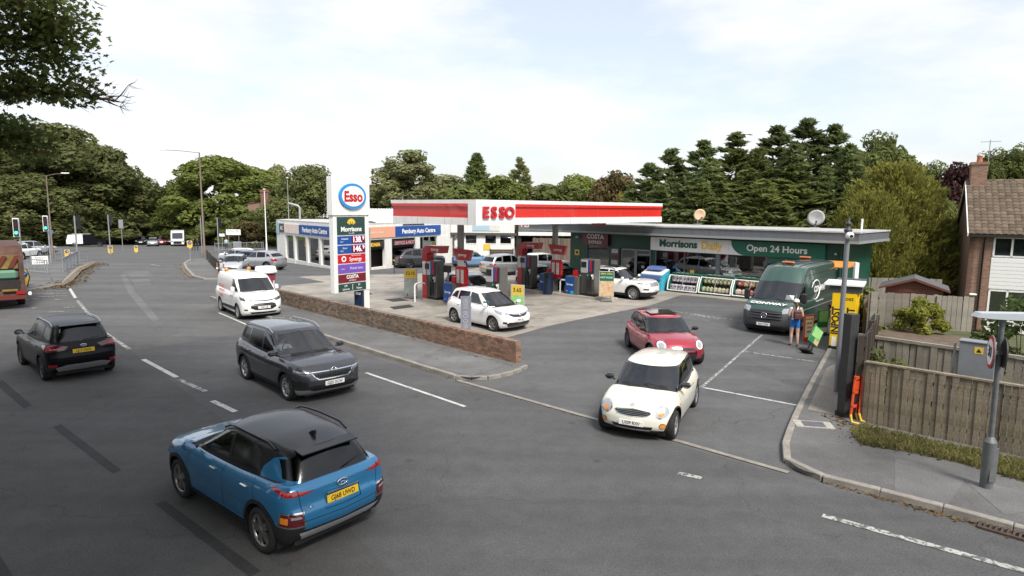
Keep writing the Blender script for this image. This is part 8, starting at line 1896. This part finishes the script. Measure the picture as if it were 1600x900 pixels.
 b = MB(); x, y, z = .82, Dp / 2 - .2, Rz + 1.1; b.tube([(x, y, z - .5), (x, y, z + 1.25)], .022, 0, 6); b.tube([(x - .45, y, z + 1.15), (x + .5, y, z + 1.15)], .014, 0, 5)
 for k in range(6): b.tube([(x - .4 + k * .16, y - .22, z + 1.15), (x - .4 + k * .16, y + .22, z + 1.15)], .008, 0, 4)
 b.build('aerial', STEEL, co)
 b = MB(); b.box((.35, -.16, 1.95), (.34, .18, .10), 0, 0, .03); b.build('security_light', WHT, o)
 b = MB(); b.tube([(-.1, 6.2, 0), (-.1, 6.2, 3.6)], .06, 0, 8); b.tube([(-.1, 5.6, 0), (-.1, 5.6, 2.6)], .05, 0, 8); b.build('soil_pipe', LGREY, o)
house()
# grass verge below the fence, blades and fallen leaves
def verge():
 P = W([(1330, 676), (1345, 667), (1600, 724), (1660, 740), (1660, 780), (1600, 752), (1500, 724), (1420, 707), (1345, 695)], .1)
 sheet('verge_soil', P, .107, mat('verge_soil', (.10, .085, .04), .95, noise=(5, .4))); rg = np.random.default_rng(8); pts = []; from_ = [tuple(q) for q in P]
 xs = [q[0] for q in from_]; ys = [q[1] for q in from_]
 while len(pts) < 6500:
  x, y = rg.uniform(min(xs), max(xs)), rg.uniform(min(ys), max(ys))
  if in_poly((x, y), from_): pts.append((x, y, .108))
 C = np.array(pts); n = len(C); a = rg.uniform(0, 6.28, n); h = rg.uniform(.04, .16, n); w = rg.uniform(.004, .010, n); l = rg.normal(size=(n, 2)) * .07
 s = np.stack([np.cos(a) * w, np.sin(a) * w, 0 * a], 1); tip = C + np.stack([l[:, 0], l[:, 1], h], 1); mid = (C + tip) / 2 + np.stack([0 * a, 0 * a, h * .18], 1)
 V = np.stack([C - s, C + s, mid + s * .8, tip, mid - s * .8], 1).reshape(-1, 3)
 gm = leaf_mat('verge_grass', (.15, .165, .06), .45, ((.30, .25, .13), .30)); o = link('verge_grass', np_mesh('verge_grass', V, np.arange(5 * n).reshape(n, 5), gm)); tag(o, kind='stuff')
verge()
def litter(name, line_px, n, spread, z, seed, size=(.02, .05), m=None):
 rg = np.random.default_rng(seed); P = [G(x, y, z) for x, y in line_px]; C = []
 for _ in range(n):
  t = rg.uniform(0, len(P) - 1); k = min(int(t), len(P) - 2); q = P[k].lerp(P[k + 1], t - k); C.append((q.x + rg.normal() * spread, q.y + rg.normal() * spread, gz(q.y) + z + .012))
 C = np.array(C); nr = rg.normal(size=(n, 3)) * .3 + np.array([0, 0, 1]); nr /= np.linalg.norm(nr, axis=1)[:, None]
 V, F = leaves(C, nr, 1.0, rg, 1.2); V = (V.reshape(n, 4, 3) - C[:, None]) * rg.uniform(size[0], size[1], (n, 1, 1)) + C[:, None]
 tag(link(name, np_mesh(name, V.reshape(-1, 3), F, m or leaf_mat('fallen_leaf', (.15, .11, .065), .5))), kind='stuff')
litter('fallen_leaves', [(1290, 754), (1400, 785), (1500, 812), (1600, 845)], 170, .06, .0, 4); litter('fallen_leaves', [(1350, 694), (1450, 708), (1600, 750)], 240, .08, .1, 5)
litter('fallen_leaves', [(1300, 650), (1330, 668), (1345, 690)], 130, .15, .1, 6); litter('fallen_leaves', [(85, 450), (110, 438), (130, 420), (150, 411)], 900, .45, .08, 7, (.04, .12)); litter('fallen_leaves', [(480, 492), (613, 523), (716, 549), (800, 572)], 160, .06, .1, 9, (.012, .03)); litter('fallen_leaves', [(540, 540), (640, 570), (713, 596), (930, 657)], 160, .05, .0, 10, (.01, .03)); litter('fallen_leaves', [(288, 412), (300, 436)], 160, .5, .02, 11, (.04, .1))
# ------------------------------------------------------------------ people
SKIN = mat('skin', (.47, .31, .24), .6); HAIR_B = mat('brown_hair', (.09, .045, .02), .6, noise=(30, .4)); HAIR_G = mat('grey_hair', (.22, .20, .18), .7)
def figure(name, joints, edges, mats, pick, parent=None, sub=2):
 """one continuous body grown from a jointed skeleton; joints: name -> (x, y, z, radius)"""
 me = bpy.data.meshes.new(name); ks = list(joints); me.from_pydata([joints[k][:3] for k in ks], [(ks.index(a), ks.index(b)) for a, b in edges], [])
 o = link('tmp_body', me); sk = o.modifiers.new('skin', 'SKIN'); sk.use_smooth_shade = True; sv = me.skin_vertices[0].data
 for i, k in enumerate(ks):
  r = joints[k][3]; sv[i].radius = r if isinstance(r, tuple) else (r, r); sv[i].use_root = (i == 0)
 ss = o.modifiers.new('sub', 'SUBSURF'); ss.levels = sub; ss.render_levels = sub
 bpy.context.view_layer.update(); m2 = bpy.data.meshes.new_from_object(o.evaluated_get(bpy.context.evaluated_depsgraph_get())); bpy.data.objects.remove(o); bpy.data.meshes.remove(me)
 m2.name = name; m2.materials.clear()
 for m in mats: m2.materials.append(m)
 for p in m2.polygons: p.material_index = pick(p.center); p.use_smooth = True
 return link(name, m2, parent)
def hand(J, E, wrist, tag_, d, side, curl=.5):
 """palm, four fingers of different length and a thumb leaving the side of the palm; d = direction of the hand, side = thumb side"""
 w = Vector(J[wrist][:3]); d = Vector(d).normalized(); s = Vector(side).normalized(); n = d.cross(s).normalized(); pm = w + d * .085; J[tag_ + 'palm'] = (*pm, (.036, .020)); E.append((wrist, tag_ + 'palm'))
 for k, L in enumerate((.070, .080, .075, .058)):
  b = pm + s * (.027 - .018 * k) + d * .012; m = b + d * L * .5 + n * L * .25 * curl; t = m + d * L * (.5 - .2 * curl) + n * L * .4 * curl
  J['%sf%da' % (tag_, k)] = (*b, .010); J['%sf%db' % (tag_, k)] = (*m, .0085); J['%sf%dc' % (tag_, k)] = (*t, .007); E += [(tag_ + 'palm', '%sf%da' % (tag_, k)), ('%sf%da' % (tag_, k), '%sf%db' % (tag_, k)), ('%sf%db' % (tag_, k), '%sf%dc' % (tag_, k))]
 b = w + d * .04 + s * .032; t = b + (d * .6 + s * .6 + n * .3).normalized() * .05; J[tag_ + 't1'] = (*b, .012); J[tag_ + 't2'] = (*t, .009); E += [(wrist, tag_ + 't1'), (tag_ + 't1', tag_ + 't2')]
def head_parts(o, c, yaw, hair, long_=False, r=.098):
 """face (nose, eyes, mouth, ears) and hair added to a figure; c is the middle of the head, the face looks along +x turned by yaw"""
 M = Matrix.Translation(c) @ Matrix.Rotation(yaw, 4, 'Z')
 def P(*p): return M @ Vector(p)
 b = MB(); b.T = M; b.lathe([(.001, .128), (.05, .118), (.083, .085), (.097, .03), (.094, -.02), (.080, -.05)], 0, 14, c=(-.018, 0, .0)); hb = b.build('hair', hair, o);
 b = MB(); b.tube([P(.095, 0, .01), P(.118, 0, -.025), P(.100, 0, -.03)], [.008, .014, .010], 0, 6); b.build('nose', SKIN, o)
 for s in (1, -1): b = MB(); b.tube([P(.088, s * .032, .012), P(.097, s * .032, .012)], .010, 0, 6); b.build('eye', BLACK, o); b = MB(); b.tube([P(0, s * .085, -.02), P(-.012, s * .098, .015)], [.012, .016], 0, 6); b.build('ear', SKIN, o)
 b = MB(); b.tube([P(.088, -.022, -.058), P(.094, 0, -.06), P(.088, .022, -.058)], .006, 0, 5); b.build('mouth', mat('lips', (.36, .13, .10), .5), o)
def standing(loc, rz, lab, H, mats, pick, hair, arm_l=None, arm_r=None, stride=.10, yaw=0, group=None):
 """standing or walking person facing local +x, about 1.7 m before scaling"""
 o = empty('person', loc, rz, lab, 'person', group); J = {'pelvis': (0, 0, .95, (.125, .15)), 'waist': (.0, 0, 1.10, (.105, .135)), 'chest': (.01, 0, 1.28, (.115, .165)), 'neck0': (-.005, 0, 1.43, (.075, .095)), 'neck': (.005, 0, 1.50, .050), 'jaw': (.03, 0, 1.565, (.062, .060)), 'head': (.012, 0, 1.635, (.092, .080)), 'crown': (.0, 0, 1.70, .062)}
 E = [('pelvis', 'waist'), ('waist', 'chest'), ('chest', 'neck0'), ('neck0', 'neck'), ('neck', 'jaw'), ('jaw', 'head'), ('head', 'crown')]
 for s, t, dx in ((1, 'l', stride), (-1, 'r', -stride)):
  J[t + 'hip'] = (0, s * .095, .86, .095); J[t + 'knee'] = (dx * .6 + .02, s * .10, .49, .062); J[t + 'calf'] = (dx * .75 - .01, s * .102, .36, .058); J[t + 'ankle'] = (dx - .02, s * .105, .085, .040); J[t + 'toe'] = (dx + .13, s * .125, .035, .036)
  E += [('pelvis', t + 'hip'), (t + 'hip', t + 'knee'), (t + 'knee', t + 'calf'), (t + 'calf', t + 'ankle'), (t + 'ankle', t + 'toe')]
  J[t + 'sho'] = (0, s * .185, 1.40, .058); arm = (arm_l if s > 0 else arm_r) or ((-.02, s * .235, 1.13), (.06, s * .25, .89)); J[t + 'elb'] = (*arm[0], .043); J[t + 'wri'] = (*arm[1], .029)
  E += [('neck0', t + 'sho'), (t + 'sho', t + 'elb'), (t + 'elb', t + 'wri')]; d = Vector(arm[1]) - Vector(arm[0]); hand(J, E, t + 'wri', t, d, (1, 0, .2) if abs(d.normalized().x) < .8 else (0, 0, 1))
 figure('body', J, E, mats, pick, o); head_parts(o, Vector((.018, 0, 1.635)), yaw, hair); k = H / 1.76; o.scale = (k, k, k); return o
def woman():
 q = G(1240, 541); top = mat('white_vest', (.72, .71, .70), .8); short = mat('blue_shorts', (.012, .14, .50), .7, noise=(12, .25)); shoe = mat('dark_trainers', (.03, .03, .035), .6)
 def pick(c):
  if c.z < .075: return 3
  if .70 < c.z < 1.02 and abs(c.y) < .24 and c.x > -.3 and abs(c.y) < .205: return 2
  if 1.02 <= c.z < 1.455 and abs(c.y) < .178: return 1
  return 0
 o = standing((q.x, q.y, q.z), R(78), 'woman in white cap and blue shorts wearing a brown backpack beside the van', 1.72, [SKIN, top, short, shoe], pick, HAIR_B, arm_l=((-.03, .24, 1.14), (.14, .20, 1.02)), arm_r=((-.04, -.24, 1.14), (.13, -.20, 1.0)), stride=.05, yaw=R(-25))
 b = MB(); b.box((-.175, -.02, 1.20), (.15, .27, .36), 0, 0, .07); b.box((-.255, -.02, 1.14), (.05, .20, .18), 0, 0, .03); bp = b.build('backpack', mat('brown_leather', (.095, .030, .026), .6, noise=(8, .25)), o)
 for s in (1, -1): b = MB(); b.tube(smooth_line([(-.12, s * .09, 1.36), (-.02, s * .10, 1.475), (.10, s * .11, 1.38), (.12, s * .13, 1.2), (-.10, s * .15, 1.06)], 4), .014, 0, 6); b.build('strap', mat('brown_leather', (.095, .030, .026), .6), bp)
 b = MB(); b.lathe([(.001, 1.770), (.055, 1.762), (.092, 1.725), (.106, 1.675), (.103, 1.655)], 0, 16, c=(.002, 0, 0)); b.prism([(.05, -.085), (.16, -.055), (.19, 0), (.16, .055), (.05, .085)], 1.660, 1.672, 'Z'); cp = b.build('cap', WHT, o); cp.rotation_euler = (0, 0, R(-25))
 b = MB(); b.tube(smooth_line([(-.09, .0, 1.64), (-.135, .01, 1.56), (-.13, .015, 1.45), (-.12, .02, 1.34)], 4), [.03, .034, .036, .038, .038, .037, .036, .034, .030, .026, .02, .014, .008], 0, 8); b.build('ponytail', HAIR_B, o)
woman()
dk = mat('dark_clothes', (.02, .02, .023), .8); dk2 = mat('dark_trousers', (.03, .03, .04), .8); lb = mat('pale_blue_top', (.45, .55, .62), .8)
def pick2(c): return 3 if c.z < .08 else 2 if c.z < 1.0 and abs(c.y) < .2 else 0 if c.z > 1.47 or (c.z < .92 and abs(c.y) > .2) else 1
for (x, y, rz, l, m, t) in ((303, 391, 200, 'person in dark clothes waiting right of the far dark blue car', dk, dk2), (309, 391, 260, 'second person in dark clothes beside the tall lamp post', dk, dk), (354, 391, 120, 'person in a pale blue top walking behind the small white sign', lb, dk2)):
 q = G(x, y); standing((q.x, q.y, q.z), R(rz), l, 1.75, [SKIN, m, t, dk2], pick2, HAIR_B, stride=.16)
def driver(car, sx, sy, sz, lab, top, hair, wheel_x):
 """seated figure at the wheel; car coordinates"""
 M = car.matrix_basis; p = M @ Vector((sx, sy, sz)); o = empty('person', p, car.rotation_euler.z, lab, 'person')
 J = {'pelvis': (0, 0, .02, (.13, .16)), 'waist': (-.04, 0, .17, (.11, .145)), 'chest': (-.07, 0, .36, (.12, .17)), 'neck0': (-.07, 0, .51, (.078, .10)), 'neck': (-.05, 0, .58, .05), 'jaw': (-.015, 0, .645, (.062, .06)), 'head': (-.035, 0, .715, (.092, .08)), 'crown': (-.045, 0, .78, .062)}
 E = [('pelvis', 'waist'), ('waist', 'chest'), ('chest', 'neck0'), ('neck0', 'neck'), ('neck', 'jaw'), ('jaw', 'head'), ('head', 'crown')]; r = wheel_x - sx
 for s, t in ((1, 'l'), (-1, 'r')):
  J[t + 'sho'] = (-.07, s * .19, .47, .06); J[t + 'elb'] = (.10, s * .26, .27, .045); J[t + 'wri'] = (r - .08, s * .15, .36, .03); E += [('neck0', t + 'sho'), (t + 'sho', t + 'elb'), (t + 'elb', t + 'wri')]; hand(J, E, t + 'wri', t, (.8, 0, .35), (0, -s, .3), 1.0)
  J[t + 'hip'] = (.06, s * .10, -.02, .10); J[t + 'knee'] = (.46, s * .13, .06, .068); J[t + 'ankle'] = (.62, s * .12, -.30, .042); J[t + 'toe'] = (.76, s * .12, -.34, .036); E += [('pelvis', t + 'hip'), (t + 'hip', t + 'knee'), (t + 'knee', t + 'ankle'), (t + 'ankle', t + 'toe')]
 def pick(c): return 0 if c.z > .55 or (c.x > .12 and c.z > .2) else 1 if c.z > .08 else 2
 figure('body', J, E, [SKIN, top, dk2], pick, o); head_parts(o, Vector((-.03, 0, .715)), 0, hair)
driver(JAZZ, .25, -.36, .56, 'driver in a teal shirt at the wheel of the white hatchback by the wall', mat('teal_shirt', (.02, .30, .27), .8), HAIR_G, .64)
driver(KAROQ, .12, -.38, .62, 'driver in a pale top at the wheel of the grey crossover', mat('pale_top', (.55, .58, .56), .8), HAIR_B, .42); driver(MINIW, .0, -.36, .44, 'driver in dark clothes at the wheel of the cream hatchback', dk, HAIR_B, .26)
# ------------------------------------------------------------------ pavement boards beside the van
def boards():
 q = G(1262, 533); o = empty('pavement_board', (q.x, q.y, q.z), R(22), 'red framed white notice board on the tarmac beside the woman', 'notice board'); fr_ = mat('frame_red', (.50, .07, .035), .5)
 b = MB()
 for lo, hi in (((-.24, -.03, 0), (-.20, .03, 1.0)), ((.20, -.03, 0), (.24, .03, 1.0)), ((-.2, -.03, .95), (.2, .03, 1.0)), ((-.2, -.03, .0), (.2, .03, .16))): b.b2(lo, hi)
 b.build('frame', fr_, o); b = MB(); b.b2((-.2, -.02, .16), (.2, .02, .95)); b.build('panel', WHT, o)
 for k, s in enumerate(('PARCEL', 'DROP', 'OPEN', 'HERE')): text(s, .10, [RED, BLACK][k % 2], o, (0, -.024, .84 - k * .16), FACE, bold=.01)
 q = G(1284, 523); o = empty('pavement_board', (q.x, q.y, q.z), R(15), 'green printed board behind the red framed notice', 'notice board'); b = MB(); b.b2((-.24, -.03, .05), (.24, .03, 1.0), 0, .02); b.build('panel', mat('board_green', (.02, .20, .07), .5), o); b = MB(); b.b2((-.2, -.034, .52), (.2, -.03, .95)); b.build('print', print_green, o); b = MB(); b.b2((-.2, -.034, .1), (.2, -.03, .3)); b.build('lower_print', WHT, o); b = MB(); b.b2((-.22, -.2, 0), (.22, .2, .06)); b.build('base', BLACK, o)
 q = G(1262, 552); o = empty('fallen_board', (q.x, q.y, q.z), R(28), 'green food advertising board tipped over on its spring base', 'notice board'); o.rotation_euler = (R(-8), R(36), R(20))
 b = MB(); b.b2((-.25, -.02, .38), (.25, .02, 1.02), 0, .01); b.build('panel', mat('board_green', (.02, .20, .07), .5), o); b = MB(); b.b2((-.21, -.026, .62), (.21, -.02, .98)); b.build('print', print_green, o); b = MB(); b.b2((.0, -.027, .42), (.22, -.02, .60)); b.build('lower_print', print_food, o)
 b = MB(); b.b2((-.10, -.02, .05), (-.06, .02, .40)); b.b2((.06, -.02, .05), (.10, .02, .40)); b.build('spring', BLACK, o); b = MB(); b.b2((-.26, -.20, -.02), (.26, .20, .06), 0, .03); b.build('base', BLACK, o); b = MB(); b.lathe([(.001, -.03), (.07, -.03), (.07, .03), (.001, .03)], 0, 14, 'X', (.24, -.16, .0)); b.build('wheel', WHT, o)
boards()
